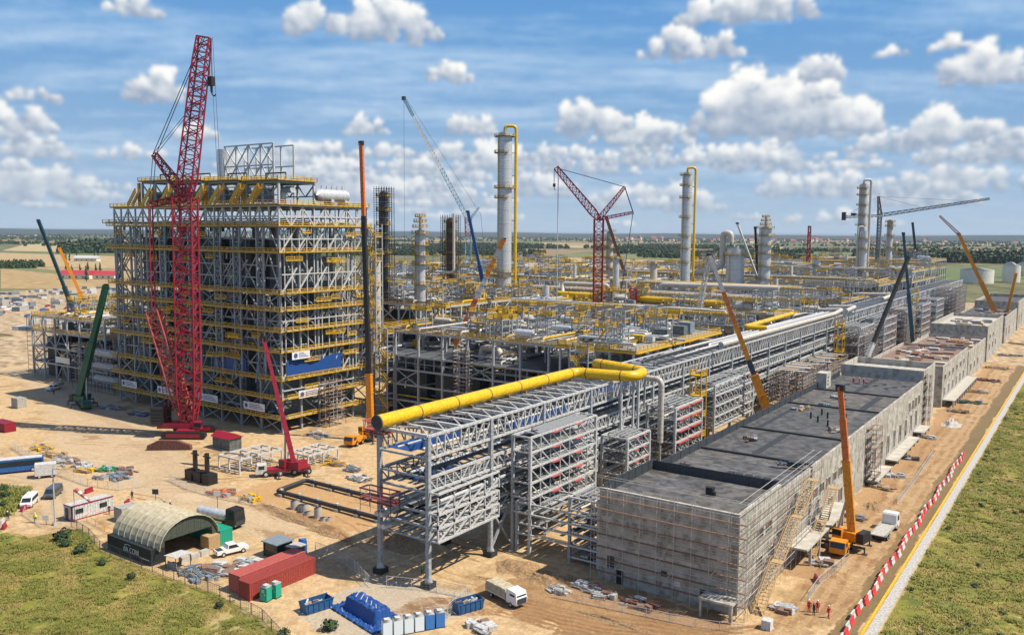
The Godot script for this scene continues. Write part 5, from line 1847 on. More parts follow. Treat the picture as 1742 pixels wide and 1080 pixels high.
func telescopic(label: String, base: Vector3, tip: Vector3, w: float, secs: Array, body: String, face: float, axles := 5, cabm := "", line := 0.0, group := "") -> Node3D:
	# secs: [from, to, material, relative width]; tip in site coordinates
	var t := thing("mobile_crane", label, "crane", base, face, group)
	var bm: Material = M[body]
	if axles > 0:
		carrier(t, bm, M[cabm] if cabm != "" else bm, axles)
	var turn := Transform3D(Basis(UP, face), base).affine_inverse()
	var e := turn * tip
	var flat := vv(e.x, 0, e.z)
	var dir := flat.normalized() if flat.length() > 0.5 else vv(0, 0, -1)
	var foot := vv(0, 2.7, 0) - dir * 1.2
	var sup := Basis(UP, atan2(dir.x, dir.z))
	var mb := MB.new()
	var X := sup * Vector3.RIGHT
	mb.obox(vv(0, 2.35, 0) - dir * 0.6, X * 1.2, UP * 0.7, dir * 2.0)
	part(mb, "superstructure", bm, t)
	mb = MB.new()
	mb.obox(vv(0, 2.5, 0) - dir * 3.1, X * 1.35, UP * 0.85, dir * 0.6)
	part(mb, "counterweight", M.black if body != "red" else bm, t)
	mb = MB.new()
	mb.obox(vv(0, 2.6, 0) + X * 1.55 + dir * 0.5, X * 0.42, UP * 0.85, dir * 0.8)
	var cab := part(mb, "crane_cab", bm, t)
	mb = MB.new()
	mb.obox(vv(0, 2.85, 0) + X * 1.55 + dir * 0.55, X * 0.44, UP * 0.45, dir * 0.78)
	part(mb, "cab_glass", M.glass_dark, cab)
	for s in secs:
		mb = MB.new()
		var a := foot.lerp(e, s[0])
		var b := foot.lerp(e, s[1])
		mb.beam(a, b, w * s[3] * 0.8, w * s[3])
		for k in 3:
			var c := a.lerp(b, 0.98 - k * 0.33)
			mb.beam(c, c + (b - a).normalized() * 0.2, w * s[3] * 0.9, w * s[3] * 1.12)
		part(mb, "boom_section", M[s[2]], t)
	mb = MB.new()
	var lift := foot.lerp(e, minf(0.28, 9.0 / foot.distance_to(e)))
	mb.tube(vv(0, 2.0, 0) + dir * 1.4, lift, 0.22, 8)
	part(mb, "lift_cylinder", M.galv, t)
	mb = MB.new()
	mb.obox(e, (e - foot).normalized() * 0.5, X * 0.35, dir * 0.7)
	part(mb, "boom_head", M.black, t)
	if line > 0.0:
		mb = MB.new()
		var hk := e + dir * 0.8
		mb.beam(hk, hk - UP * line, 0.09)
		part(mb, "hoist_rope", M.cable, t)
		mb = MB.new()
		mb.box(hk - UP * (line + 0.5), vv(0.5, 1.0, 0.4))
		mb.path(PackedVector3Array([hk - UP * (line + 1.0), hk - UP * (line + 1.5) + X * 0.1, hk - UP * (line + 1.7) + X * 0.35, hk - UP * (line + 1.4) + X * 0.5]), 0.1, 6)
		part(mb, "hook_block", M.yellow, t)
	return t

func hook(t: Node3D, p: Vector3, drop: float, s := 1.0):
	var mb := MB.new()
	for e in [-0.25, 0.25]:
		mb.beam(p + CR * e * s, p + CR * e * s - UP * drop, 0.1)
	part(mb, "hoist_ropes", M.cable, t, true)
	mb = MB.new()
	mb.box(p - UP * (drop + 0.9 * s), vv(1.4, 2.0, 1.0) * s)
	mb.tube(p - UP * (drop + 1.9 * s), p - UP * (drop + 3.2 * s), 0.25 * s, 8)
	mb.path(PackedVector3Array([p - UP * (drop + 3.2 * s), p - UP * (drop + 3.8 * s) + CR * 0.2 * s, p - UP * (drop + 4.1 * s) + CR * 0.6 * s, p - UP * (drop + 3.7 * s) + CR * 0.9 * s]), 0.16 * s, 6)
	part(mb, "hook_block", M.black, t)

func big_red_crane():
	var b := vv(-189.6, 0, -129.8)
	var t := site("crawler_crane", "giant red lattice crawler crane with luffing jib before the furnace building", "crane", b)
	var knee := vv(-188.2, 60.0, -129.5)
	var tip := knee + CR * 6.6 + UP * 38.6 + vv(0, 0, 1.0)
	var mb := MB.new()
	mb.lattice(b + UP * 3.2, knee, 4.4, 4.6, 22, 0.24, CR, false, 2.6)
	part(mb, "main_boom", M.red, t)
	mb = MB.new()
	mb.lattice(knee, tip, 3.8, 3.0, 22, 0.2, CR, false, 2.4, 1.4)
	part(mb, "luffing_jib", M.red, t)
	mb = MB.new()
	var s1 := knee - CR * 7.2 + UP * 10.6
	var s2 := knee - CR * 8.6 - UP * 1.6
	mb.lattice(knee + UP * 0.8, s1, 2.4, 1.2, 8, 0.17, CR.cross(UP))
	part(mb, "jib_strut", M.red, t)
	mb = MB.new()
	mb.lattice(knee, s2, 1.6, 1.2, 6, 0.17, CR.cross(UP))
	part(mb, "jib_strut", M.red, t)
	var mast := b - CR * 6.8 + UP * 32.0 + vv(0, 0, 1.5)
	mb = MB.new()
	mb.lattice(b + UP * 3.4 - CR * 0.5, mast, 3.2, 2.8, 14, 0.22, CR.cross(UP), false, 1.6)
	part(mb, "derrick_mast", M.red_pale, t)
	mb = MB.new()
	for e in [-0.9, 0.9]:
		var o: Vector3 = CR.cross(UP) * e
		mb.beam(tip + o * 0.6, s1 + o, 0.14); mb.beam(s1 + o, s2 + o, 0.12); mb.beam(tip.lerp(knee, 0.4) + o * 0.6, s1 + o, 0.1)
	part(mb, "pendant_bars", M.steel_dark, t, true)
	mb = MB.new()
	for e in [-1.1, 1.1]:
		var o: Vector3 = CR.cross(UP) * e
		mb.beam(s2 + o - UP * 0.2, mast + o + UP * 0.4, 0.26)
		mb.beam(mast + o, b - CR * 5.2 + UP * 3 + o, 0.12)
	part(mb, "back_stays", M.red, t, true)
	hook(t, tip + CR * 1.5 - UP * 0.5, 9.0, 1.1)
	mb = MB.new()
	for e in [0.0, 0.7]:
		mb.beam(tip + CR * (1.4 + e), knee + CR * (8.4 + e) - UP * 1.0, 0.07)
	part(mb, "running_ropes", M.cable, t, true)
	# undercarriage and machinery deck
	for e in [-3.9, 3.9]:
		mb = MB.new()
		var o: Vector3 = b + CR.cross(UP) * e
		var pl := PackedVector2Array()
		for k in 16:
			var a := TAU * k / 16.0
			pl.append(Vector2(cos(a) * 0.95 + (4.6 if cos(a) > 0.01 else -4.6), sin(a) * 0.95 + 0.97))
		mb.prism(pl, o - CR.cross(UP) * 0.8, CR, UP, CR.cross(UP) * 1.6)
		var tr := part(mb, "crawler_track", M.black, t)
		mb = MB.new()
		mb.obox(o + UP * 1.0, CR * 4.2, UP * 0.45, CR.cross(UP) * 0.86)
		part(mb, "track_frame", M.red, tr)
	mb = MB.new()
	mb.obox(b + UP * 1.6, CR * 2.2, UP * 0.5, CR.cross(UP) * 3.9)
	mb.obox(b + UP * 2.8 - CR * 2.5, CR * 5.2, UP * 0.7, CR.cross(UP) * 1.7)
	part(mb, "machinery_deck", M.red, t)
	mb = MB.new()
	for k in 5:
		mb.obox(b - CR * 7.2 + UP * (3.9 + k * 0.85), CR * 1.4, UP * 0.36, CR.cross(UP) * 3.2)
	part(mb, "counterweight", M.black, t)
	mb = MB.new()
	mb.obox(b + CR * 3.8 + UP * 3.0 + vv(0, 0, 2.0), CR * 1.0, UP * 1.0, CR.cross(UP) * 0.8)
	var cab := part(mb, "crane_cab", M.red, t)
	mb = MB.new()
	mb.obox(b + CR * 4.0 + UP * 3.3 + vv(0, 0, 2.0), CR * 0.86, UP * 0.5, CR.cross(UP) * 0.83)
	part(mb, "cab_glass", M.glass_dark, cab)

func red_folded_crane():
	var b := vv(-160, 0, -289)
	var t := site("crawler_crane", "dark red lattice tower crane with two folded arms amid the process units", "crane", b)
	var k := b + UP * 57.5
	var mb := MB.new()
	mb.lattice(b, k, 3.0, 3.4, 24, 0.22, CR)
	part(mb, "main_boom", M.red, t)
	var j := k - CR * 16.6 + UP * 19.2
	mb = MB.new()
	mb.lattice(k, j, 2.9, 1.8, 14, 0.2, CR.cross(UP), false, 1.4)
	part(mb, "luffing_jib", M.red, t)
	var a1 := k + CR * 9.6 + UP * 12.2
	var a2 := k + CR * 13.0 + UP * 2.6
	for a in [a1, a2]:
		mb = MB.new()
		mb.lattice(k, a, 1.9 if a == a1 else 1.2, 0.9, 8, 0.18, CR.cross(UP))
		part(mb, "jib_strut", M.red, t)
	mb = MB.new()
	for e in [-0.6, 0.6]:
		var o: Vector3 = CR.cross(UP) * e
		mb.beam(j + o, a1 + o, 0.13); mb.beam(a1 + o, a2 + o, 0.2); mb.beam(a2 + o, b + CR * 9.0 + UP * 30 + o, 0.1)
	part(mb, "pendant_bars", M.steel_dark, t, true)
	hook(t, j - CR * 0.6, 6.0, 0.6)
	mb = MB.new()
	mb.beam(j + CR * 0.9, j + CR * 0.9 - UP * 50, 0.24)
	part(mb, "hoist_ropes", M.galv, t, true)
	mb = MB.new()
	mb.obox(b + UP * 2.0, CR * 5, UP * 1.2, CR.cross(UP) * 3)
	part(mb, "machinery_deck", M.red, t)
	mb = MB.new()
	mb.lattice(b + CR * 14.5, b + CR * 13.5 + UP * 31, 2.2, 2.6, 12, 0.24, CR)
	part(mb, "derrick_mast", M.red, t)

func cranes():
	big_red_crane()
	red_folded_crane()
	# blue and white lattice crane far behind
	var b := vv(-293, 0, -380)
	var t := site("crawler_crane", "slender blue and white lattice crane leaning over the scaffolded towers", "crane", b)
	var mb := MB.new()
	mb.lattice(b, b + UP * 50, 3.0, 3.0, 16, 0.22, CR)
	part(mb, "tower_mast", M.sky_blue, t)
	mb = MB.new()
	mb.lattice(b + UP * 50, b + UP * 60, 3.0, 3.6, 4, 0.24, CR)
	part(mb, "mast_head", M.red_pale, t)
	var tip := b + UP * 125.0 - CR * 35.5
	for s in [[0.0, 0.42, "sky_blue"], [0.42, 0.86, "wall_pale"], [0.86, 1.0, "sky_blue"]]:
		mb = MB.new()
		mb.lattice((b + UP * 59).lerp(tip, s[0]), (b + UP * 59).lerp(tip, s[1]), 2.3 - s[0] * 0.8, 2.3 - s[1] * 0.8, 14, 0.15, CR.cross(UP))
		part(mb, "boom_section", M[s[2]], t)
	mb = MB.new()
	mb.box(tip, vv(2, 2, 1.4))
	part(mb, "boom_head", M.steel_dark, t)
	mb = MB.new()
	mb.beam(tip, tip - UP * 92, 0.1); mb.beam(tip + CR * 1.2, b + UP * 62 + CR * 7, 0.12); mb.beam(b + UP * 62 + CR * 7, b + UP * 40 + CR * 9, 0.12)
	part(mb, "ropes", M.cable, t, true)
	mb = MB.new()
	mb.lattice(b + UP * 58, b + UP * 66 + CR * 6, 1.2, 0.8, 5, 0.15, CR.cross(UP))
	part(mb, "jib_strut", M.sky_blue, t)
	# tower crane
	b = vv(-129, 0, -627)
	t = site("tower_crane", "tower crane with long level jib beyond the far grey towers", "crane", b)
	mb = MB.new()
	mb.lattice(b, b + UP * 64.5, 2.4, 2.4, 30, 0.26, Vector3.RIGHT, true)
	part(mb, "mast", M.steel_blue, t)
	mb = MB.new()
	mb.lattice(b + UP * 66, b + UP * 78.5 - CR * 1.5, 2.4, 0.9, 6, 0.26, CR)
	part(mb, "tower_head", M.rust, t)
	var jt := b + CR * 74 + UP * 77.5
	mb = MB.new()
	mb.lattice(b + UP * 66 + CR * 1.5, jt, 2.2, 1.3, 34, 0.2, CR.cross(UP))
	part(mb, "jib", M.steel_dark, t)
	mb = MB.new()
	mb.lattice(b + UP * 65.5, b - CR * 25 + UP * 64.5, 1.6, 1.6, 10, 0.22, CR.cross(UP))
	part(mb, "counter_jib", M.steel_blue, t)
	mb = MB.new()
	mb.box(b - CR * 24.5 + UP * 65, vv(2.4, 5.5, 2.4))
	mb.box(b - CR * 18 + UP * 66.3, vv(3.0, 1.8, 2.0))
	part(mb, "counterweight", M.steel_dark, t)
	mb = MB.new()
	mb.beam(b + UP * 78.5 - CR * 1.5, b + CR * 30 + UP * 71, 0.14); mb.beam(b + UP * 78.5 - CR * 1.5, b + CR * 58 + UP * 76, 0.12); mb.beam(b + UP * 78.5 - CR * 1.5, b - CR * 22 + UP * 66, 0.14)
	part(mb, "tie_bars", M.steel_dark, t, true)
	mb = MB.new()
	mb.box(b + UP * 65.5 + CR * 1.8 + vv(0, 0, 1.6), vv(1.8, 2.2, 1.8))
	part(mb, "operator_cab", M.white, t)
	# red lattice mast by the open grey frame
	b = vv(-162, 0, -578)
	t = site("crawler_crane", "slim red lattice boom standing by the open grey steel frame", "crane", b)
	mb = MB.new()
	mb.lattice(b, b + UP * 58, 2.6, 1.4, 22, 0.24, CR)
	part(mb, "boom", M.red, t)
	mb = MB.new()
	mb.beam(b + CR * 18 + UP * 4, b + CR * 13 + UP * 33, 1.4)
	part(mb, "folded_boom", M.red, t)
	mb = MB.new()
	mb.obox(b + UP * 1.6, CR * 4, UP * 1.3, CR.cross(UP) * 2.6)
	part(mb, "machinery_deck", M.red, t)
	# telescopic cranes
	telescopic("red telescopic mobile crane with white cab lifting beside the steel frames on the ground", vv(-141.8, 0, -121.2), vv(-148.6, 29.0, -120.5), 1.3, [[0.0, 0.36, "red", 1.0], [0.36, 0.66, "red", 0.85], [0.66, 1.0, "red", 0.7]], "red", -0.64, 4, "white")
	telescopic("upright black and orange telescopic crane beside the furnace building", vv(-150.0, 0, -153.4), vv(-151.5, 73.6, -153.6), 1.45, [[0.0, 0.20, "orange", 1.0], [0.20, 0.75, "black", 0.74], [0.75, 1.0, "orange_red", 0.62]], "orange", 0.22, 6, "", 0.0)
	telescopic("dark green telescopic crane before the furnace building", vv(-247.6, 0, -133.8), vv(-238.2, 36.0, -137.0), 1.9, [[0.0, 0.5, "green_crane", 1.0], [0.5, 1.0, "green_crane", 0.8]], "green_crane", 1.2, 5)
	telescopic("dark teal telescopic crane over the storage yard", vv(-378, 0, -205), vv(-385.5, 56.0, -192), 1.7, [[0.0, 0.45, "teal_dark", 1.0], [0.45, 1.0, "teal_dark", 0.75]], "teal_dark", 0.6, 5)
	telescopic("pale orange telescopic crane in the storage yard", vv(-455, 0, -252), vv(-461.5, 42.5, -240), 2.2, [[0.0, 0.4, "orange", 1.0], [0.4, 1.0, "orange", 0.7]], "orange", 0.8, 5)
	telescopic("blue telescopic crane between scaffolded tower and silver column", vv(-226, 0, -312), vv(-232.3, 61.2, -301), 1.8, [[0.0, 0.6, "blue", 1.0], [0.6, 1.0, "blue", 0.7]], "blue", 0.5, 5)
	telescopic("orange and grey telescopic crane leaning right over the near process building", vv(-168, 0, -202), vv(-150.0, 50.0, -212), 1.5, [[0.0, 0.62, "orange_red", 1.0], [0.62, 0.76, "galv", 0.85], [0.76, 0.88, "orange", 0.85], [0.88, 0.94, "galv", 0.8], [0.94, 1.0, "orange", 1.0]], "orange", 0.5, 5)
	telescopic("brown and orange telescopic crane right of the red crane with folded arms", vv(-184, 0, -378), vv(-200.3, 60.0, -369), 1.9, [[0.0, 0.5, "orange_red", 1.0], [0.5, 1.0, "rust", 0.8]], "orange", 0.5, 5)
	telescopic("thin orange telescopic boom rising from the unit behind the furnace building", vv(-196, 0, -236), vv(-201.5, 42.0, -232), 1.5, [[0.0, 0.5, "orange_red", 1.0], [0.5, 1.0, "orange_red", 0.8]], "orange", 0.5, 4)
	var c := telescopic("orange and white telescopic crane with folded white fly jib between pipe rack and halls", vv(-65.5, 0, -208.0), vv(-80.0, 46.8, -200.7), 2.0, [[0.0, 0.34, "orange", 1.0], [0.34, 0.42, "steel_dark", 0.6], [0.42, 0.62, "orange", 0.56], [0.62, 0.8, "orange_red", 0.5], [0.8, 1.0, "white", 0.46]], "orange", 0.0, 5)
	mb = MB.new()
	mb.lattice(vv(-14.5, 46.6, 7.5), vv(-17.5, 33.8, 5.6), 0.7, 1.1, 10, 0.1)
	part(mb, "fly_jib", M.white, c)
	telescopic("black telescopic boom leaning right beside the far pipe rack", vv(-66.5, 0, -304), vv(-57.5, 44.5, -329), 1.5, [[0.0, 0.3, "white", 1.0], [0.3, 1.0, "black", 0.8]], "black", 0.2, 5, "white")
	telescopic("dark grey telescopic boom leaning left beside the far pipe rack", vv(-64.5, 0, -388), vv(-71.5, 53.0, -395), 1.5, [[0.0, 0.5, "teal_dark", 1.0], [0.5, 1.0, "teal_dark", 0.7]], "teal_dark", 0.2, 5)
	telescopic("dark blue telescopic boom far behind the slim grey tower", vv(-112, 0, -692), vv(-119, 61.5, -690), 2.4, [[0.0, 0.6, "teal_dark", 1.0], [0.6, 1.0, "teal_dark", 0.7]], "blue", 0.2, 5)
	c = telescopic("bent amber telescopic crane with pale fly jib at the far halls", vv(-44.5, 0, -525), vv(-66.0, 53.4, -516), 2.1, [[0.0, 0.5, "orange", 1.0], [0.5, 1.0, "orange", 0.75]], "orange", 0.0, 5)
	mb = MB.new()
	mb.lattice(vv(-21.5, 53.2, 9.0), vv(-31.0, 62.8, 10.0), 1.5, 0.8, 10, 0.18)
	part(mb, "fly_jib", M.red_pale, c)
	mb = MB.new()
	mb.beam(vv(1.5, 3, 0), vv(6.0, 33, 3), 1.3)
	part(mb, "second_boom", M.orange, c)
	telescopic("amber telescopic mobile crane parked beside the concrete halls", vv(-33.2, 0, -146.6), vv(-35.1, 26.8, -147.0), 1.25, [[0.0, 0.5, "orange", 1.0], [0.5, 0.78, "orange_red", 0.8], [0.78, 1.0, "orange_red", 0.66]], "orange", 0.05, 3)
	telescopic("black boom crossing in front of the stout silver tower", vv(-141, 0, -420), vv(-143.5, 55.5, -418), 1.6, [[0.0, 0.5, "black", 1.0], [0.5, 1.0, "black", 0.7]], "black", 0.4, 5)
	telescopic("white thin boom leaning left before the stout silver tower", vv(-128, 0, -410), vv(-150.5, 57.5, -412), 1.2, [[0.0, 0.5, "white", 1.0], [0.5, 1.0, "white", 0.7]], "white", 0.4, 5)

# ------------------------------------------------------------------ the row of concrete halls
const HX0 := -60.3
const HX1 := -38.7

func opening(t: Node3D, x: float, z: float, y: float, w: float, h: float):
	# window opening in the sunlit wall: frame, pane set back in it
	var mb := MB.new()
	mb.bx(x, x + 0.05, y, y + h, z - w, z)
	var o := part(mb, "window", M.window, t)
	mb = MB.new()
	mb.bx(x, x + 0.14, y - 0.12, y, z - w - 0.1, z + 0.1)
	mb.bx(x, x + 0.12, y + h, y + h + 0.1, z - w - 0.1, z + 0.1)
	mb.bx(x, x + 0.12, y, y + h, z, z + 0.1); mb.bx(x, x + 0.12, y, y + h, z - w - 0.1, z - w)
	part(mb, "frame", M.concrete_pale, o)

func hall(label: String, z0: float, z1: float, h: float, roof: float, wall: String, end: String, roofm: String, wins: Array) -> Node3D:
	var t := site("concrete_hall", label, "building", vv((HX0 + HX1) * 0.5, 0, z1), "concrete halls in a row along the track")
	var mb := MB.new()
	mb.bx(HX1 - 0.4, HX1, 0, h, z0, z1)
	part(mb, "long_wall", M[wall], t)
	mb = MB.new()
	mb.bx(HX0, HX0 + 0.4, 0, h, z0, z1)
	part(mb, "long_wall", M[wall], t)
	mb = MB.new()
	mb.bx(HX0 + 0.4, HX1 - 0.4, 0, h, z1 - 0.4, z1 - 0.003)
	part(mb, "end_wall", M[end], t)
	mb = MB.new()
	mb.bx(HX0 + 0.4, HX1 - 0.4, 0, h, z0 + 0.003, z0 + 0.4)
	part(mb, "end_wall", M[end], t)
	mb = MB.new()
	mb.bx(HX0 + 0.4, HX1 - 0.4, roof - 0.4, roof, z0 + 0.4, z1 - 0.4)
	part(mb, "roof", M[roofm], t)
	# joints between the wall panels: real grooves made by slightly proud panels
	var z := z1 - 0.1
	var k := 0
	while z > z0 + 1.0:
		var w := minf(6.0, z - z0)
		mb = MB.new()
		mb.bx(HX1, HX1 + 0.03 + 0.015 * (k % 3), 0.0, h - 0.03, z - w + 0.05, z)
		part(mb, "wall_panel", M[wall] if k % 4 else M.concrete_mark, t)
		z -= 6.0
		k += 1
	for w in wins:
		opening(t, HX1 + 0.065, w[0], w[1], w[2], w[3])
	return t

func dock(t: Node3D, z0: float, z1: float, h := 1.3, d := 2.6):
	var mb := MB.new()
	mb.bx(HX1 + 0.07, HX1 + d, h - 0.3, h, z0, z1)
	for q in int((z1 - z0) / 5.0) + 1:
		mb.bx(HX1 + d - 0.5, HX1 + d - 0.1, 0, h - 0.3, z0 + q * 5.0, z0 + q * 5.0 + 0.4)
	part(mb, "loading_dock", M.concrete_pale, t)

func roof_strip(t: Node3D, z: float, y: float):
	var mb := MB.new()
	mb.bx(HX0 + 0.5, HX1 - 0.5, y, y + 0.32, z - 0.35, z + 0.35)
	part(mb, "roof_kerb", M.bitumen_black, t)

func roof_sheets(t: Node3D, z0: float, z1: float, y: float, seed_: int):
	# bitumen felt laid in strips, each a sheet of its own tone
	var r := RandomNumberGenerator.new()
	r.seed = seed_
	var tone := [M.bitumen, M.bitumen_old, mat("felt%d" % seed_, lin(0.10, 0.10, 0.105).lerp(lin(0.14, 0.14, 0.14), r.randf()), 0.72, 0.0, M.bitumen.albedo_texture, 0.08)]
	var z := z0 + 0.7
	var k := 0
	while z < z1 - 1.0:
		var x := HX0 + 0.6
		while x < HX1 - 1.2:
			var w := minf(r.randf_range(3.5, 9.0), HX1 - 0.6 - x)
			var mb := MB.new()
			var e := y + 0.004 + 0.004 * (k % 3)
			mb.bx(x, x + w, y - 0.05, e, z, minf(z + 1.9, z1 - 0.6))
			part(mb, "felt_sheet", tone[r.randi() % 3], t)
			x += w + 0.03
			k += 1
		z += 1.93

func halls():
	# first hall, wrapped in scaffold
	var t := hall("nearest dark concrete hall wrapped in tube scaffold with flat grey felt roof", -128.4, -110.6, 14.2, 13.2, "concrete", "concrete", "bitumen", [[-118, 8.5, 2.2, 1.4], [-122, 8.5, 2.2, 1.4], [-118, 4.0, 2.2, 1.6], [-123.5, 4.0, 2.2, 1.6]])
	roof_sheets(t, -128.0, -111.0, 13.2, 4)
	# board-marked pours on the end wall
	var mb := MB.new()
	for k in 7:
		for q in 4:
			mb = MB.new()
			mb.bx(HX0 + 0.02 + q * 5.42, HX0 + 5.40 + q * 5.42, 0.02 + k * 2.0, 1.985 + k * 2.0, -110.6, -110.56 + 0.012 * ((k * 3 + q) % 3))
			part(mb, "wall_panel", M.concrete if (k + q) % 5 else M.concrete_mark, t)
	for s in [[-58.8, 2.2, 1.2, 1.9], [-50.0, 3.0, 0.9, 0.8], [-44.0, 1.6, 0.9, 0.9], [-41.8, 1.5, 0.9, 0.9], [-57.2, 0.1, 1.1, 2.1]]:
		mb = MB.new()
		mb.bx(s[0], s[0] + s[2], s[1], s[1] + s[3], -110.53, -110.5)
		part(mb, "wall_opening", M.glass_dark, t)
	mb = MB.new()
	mb.bx(-48.0, -47.0, 2.0, 2.8, -110.53, -110.49)
	part(mb, "notice", M.sign, t)
	# dark corrugated upstand along two roof edges
	mb = MB.new()
	for q in 15:
		mb.bx(HX0 + 0.42, HX0 + 0.55 + 0.05 * (q % 2), 13.2, 14.9, -111.0 - q * 1.15 - 1.12, -111.0 - q * 1.15)
	part(mb, "upstand", M.steel_dark, t)
	mb = MB.new()
	for q in 18:
		mb.bx(HX0 + 0.6 + q * 1.15, HX0 + 1.72 + q * 1.15, 13.2, 14.7, -128.0, -127.88 + 0.05 * (q % 2))
	part(mb, "upstand", M.foil, t)
	mb = MB.new()
	mb.box(vv(-46.6, 13.85, -119.8), vv(1.1, 1.2, 0.9)); mb.box(vv(-45.9, 13.6, -119.4), vv(0.6, 0.7, 0.6))
	part(mb, "roof_unit", M.black, t)
	mb = MB.new()
	mb.bx(-43.0, -38.2, 2.4, 2.7, -110.2, -107.4); mb.bx(-38.7, -38.3, 0, 2.4, -107.9, -107.5); mb.bx(-42.9, -42.6, 0, 2.4, -107.9, -107.5)
	part(mb, "porch", M.concrete, t)
	# its scaffold
	var s := site("facade_scaffold", "tube scaffold with red-brown ledger boards round the nearest concrete hall", "scaffold", vv(-50, 0, -109.4))
	var tu := MB.new()
	var bo := MB.new()
	for k in 8:
		var y := 1.9 + k * 1.9
		for e in [-110.2, -109.2]:
			tu.beam(vv(HX0 - 0.6, y + 1.0, e), vv(HX1 + 1.6, y + 1.0, e), 0.05)
		for e in [HX1 + 0.4, HX1 + 1.5]:
			tu.beam(vv(e, y + 1.0, -109.2), vv(e, y + 1.0, -146), 0.055)
		if k < 7:
			bo.bx(HX0 - 0.6, HX1 + 1.6, y - 0.07, y, -109.27, -109.2)
			bo.bx(HX0 - 0.6, HX1 + 1.6, y - 0.05, y - 0.01, -109.7, -109.4)
			bo.bx(HX1 + 1.44, HX1 + 1.5, y - 0.07, y, -146, -109.2)
	for q in 10:
		var x := HX0 - 0.6 + q * 2.65
		for e in [-110.2, -109.2]:
			tu.beam(vv(x, 0, e), vv(x, 15.0, e), 0.055)
		if q % 3 == 1:
			for k in 3:
				tu.beam(vv(x, 0.2 + k * 4.5, -109.1), vv(x + 2.65, 4.7 + k * 4.5, -109.1), 0.05)
	for q in 15:
		var z := -109.2 - q * 2.6
		for e in [HX1 + 0.4, HX1 + 1.5]:
			tu.beam(vv(e, 0, z), vv(e, 15.0, z), 0.045)
	part(tu, "tubes", M.tube, s, true)
	part(bo, "boards", M.board, s, true)
	# timber stair flights climbing the sunlit side
	var sy := site("scaffold_stair", "timber scaffold stair climbing the sunlit side of the nearest hall", "stair", vv(HX1 + 2.4, 0, -113))
	for f in [[-112.5, 0.4, -119.5, 5.2], [-121.0, 5.2, -128.5, 9.4], [-130.0, 9.4, -136.5, 13.2], [-138.0, 0.4, -143.5, 4.6], [-145.0, 4.6, -150.0, 8.6]]:
		mb = MB.new()
		var a := vv(HX1 + 2.4, f[1], f[0])
		var b := vv(HX1 + 2.4, f[3], f[2])
		for e in [-0.7, 0.7]:
			mb.beam(a + vv(e, 0, 0), b + vv(e, 0, 0), 0.12, 0.32)
			mb.beam(a + vv(e, 1, 0), b + vv(e, 1, 0), 0.07)
		for k in 14:
			var p := a.lerp(b, (k + 0.5) / 14.0)
			mb.box(p, vv(1.3, 0.06, 0.28))
		mb.bx(HX1 + 1.6, HX1 + 3.2, f[3] - 0.1, f[3], f[2] - 1.5, f[2])
		part(mb, "stair_flight", M.timber, sy)
	# long second hall
	var w := []
	for q in 8:
		w.append([-134.0 - q * 4.2, 7.2, 2.2, 1.6])
	for q in 9:
		w.append([-186.0 - q * 7.0, 2.2, 1.9, 4.2])
	for q in 4:
		w.append([-232.0 - q * 4.4, 7.6, 1.8, 2.4])
	for q in 3:
		w.append([-150.0 - q * 7, 2.0, 2.4, 2.6])
	t = hall("long pale concrete hall with flat dark roof in four felt fields", -252.0, -128.4, 13.1, 12.5, "concrete", "concrete", "bitumen", w)
	for g in [["roofing_rolls", "row of black felt rolls on the long hall's roof", -54.5, -160.0, 4.0, "bitumen_black"], ["roofing_rolls", "dark felt rolls near the pale stair head", -51.0, -214.0, 4.0, "bitumen_black"], ["material_pile", "pale insulation boards stacked on the long hall's roof", -43.0, -177.0, 3.0, "stone"], ["material_pile", "scattered planks on the long hall's roof behind the vents", -55.0, -196.0, 5.0, "timber"]]:
		var o := thing(g[0], g[1], "pile", vv(g[2], 12.53, g[3]), g[2])
		heap(o, g[4], g[5], 7, int(-g[3]))
	for z in [-148.5, -170.0, -201.7, -224.0]:
		roof_strip(t, z, 12.5)
	roof_sheets(t, -148.0, -129.0, 12.5, 5)
	for q in 4:
		mb = MB.new()
		var zz: Array = [[-170, -148.8], [-201.4, -170.3], [-223.7, -202.0], [-251.5, -224.3]][q]
		mb.bx(HX0 + 0.6, HX1 - 0.6, 12.45, 12.51, zz[0] + 0.4, zz[1] - 0.4)
		part(mb, "felt_field", [M.bitumen, M.bitumen, M.bitumen_old, M.bitumen][q], t)
		for k in 3:
			mb = MB.new()
			var x := HX0 + 3.0 + k * 6.4
			mb.bx(x, x + 1.1 + k * 0.3, 12.5, 12.516, zz[0] + 1.0, zz[1] - 1.5)
			part(mb, "felt_lap", [M.bitumen_old, M.bitumen_black, M.bitumen][(k + q) % 3], t)
	mb = MB.new()
	for q in 60:
		mb.bx(HX0 + 0.42, HX0 + 0.56 + 0.05 * (q % 2), 12.5, 13.9, -129.0 - q * 2.0 - 1.97, -129.0 - q * 2.0)
	part(mb, "upstand", M.steel_dark, t)
	for p in [[-50.5, -187], [-47.5, -189], [-48.2, -184], [-45.4, -181], [-44.0, -190], [-49.5, -192]]:
		mb = MB.new()
		mb.tube(vv(p[0], 12.5, p[1]), vv(p[0], 13.9, p[1]), 0.2, 8)
		part(mb, "roof_vent", M.black, t)
	for q in 6:
		mb = MB.new()
		mb.bx(-49.5 + q * 1.5, -48.5 + q * 1.5, 12.5, 12.9, -135.5 + (q % 2) * 0.4, -134.3)
		part(mb, "roof_block", M.bitumen_black, t)
	for q in 9:
		mb = MB.new()
		mb.bx(-55 + q * 1.6, -54.0 + q * 1.6, 12.5, 12.62, -236.5 - (q % 3) * 3.0, -235.2 - (q % 3) * 3.0)
		part(mb, "roof_hatch", M.black, t)
	mb = MB.new()
	mb.bx(-60.2, -57.6, 12.5, 16.4, -231.0, -226.5)
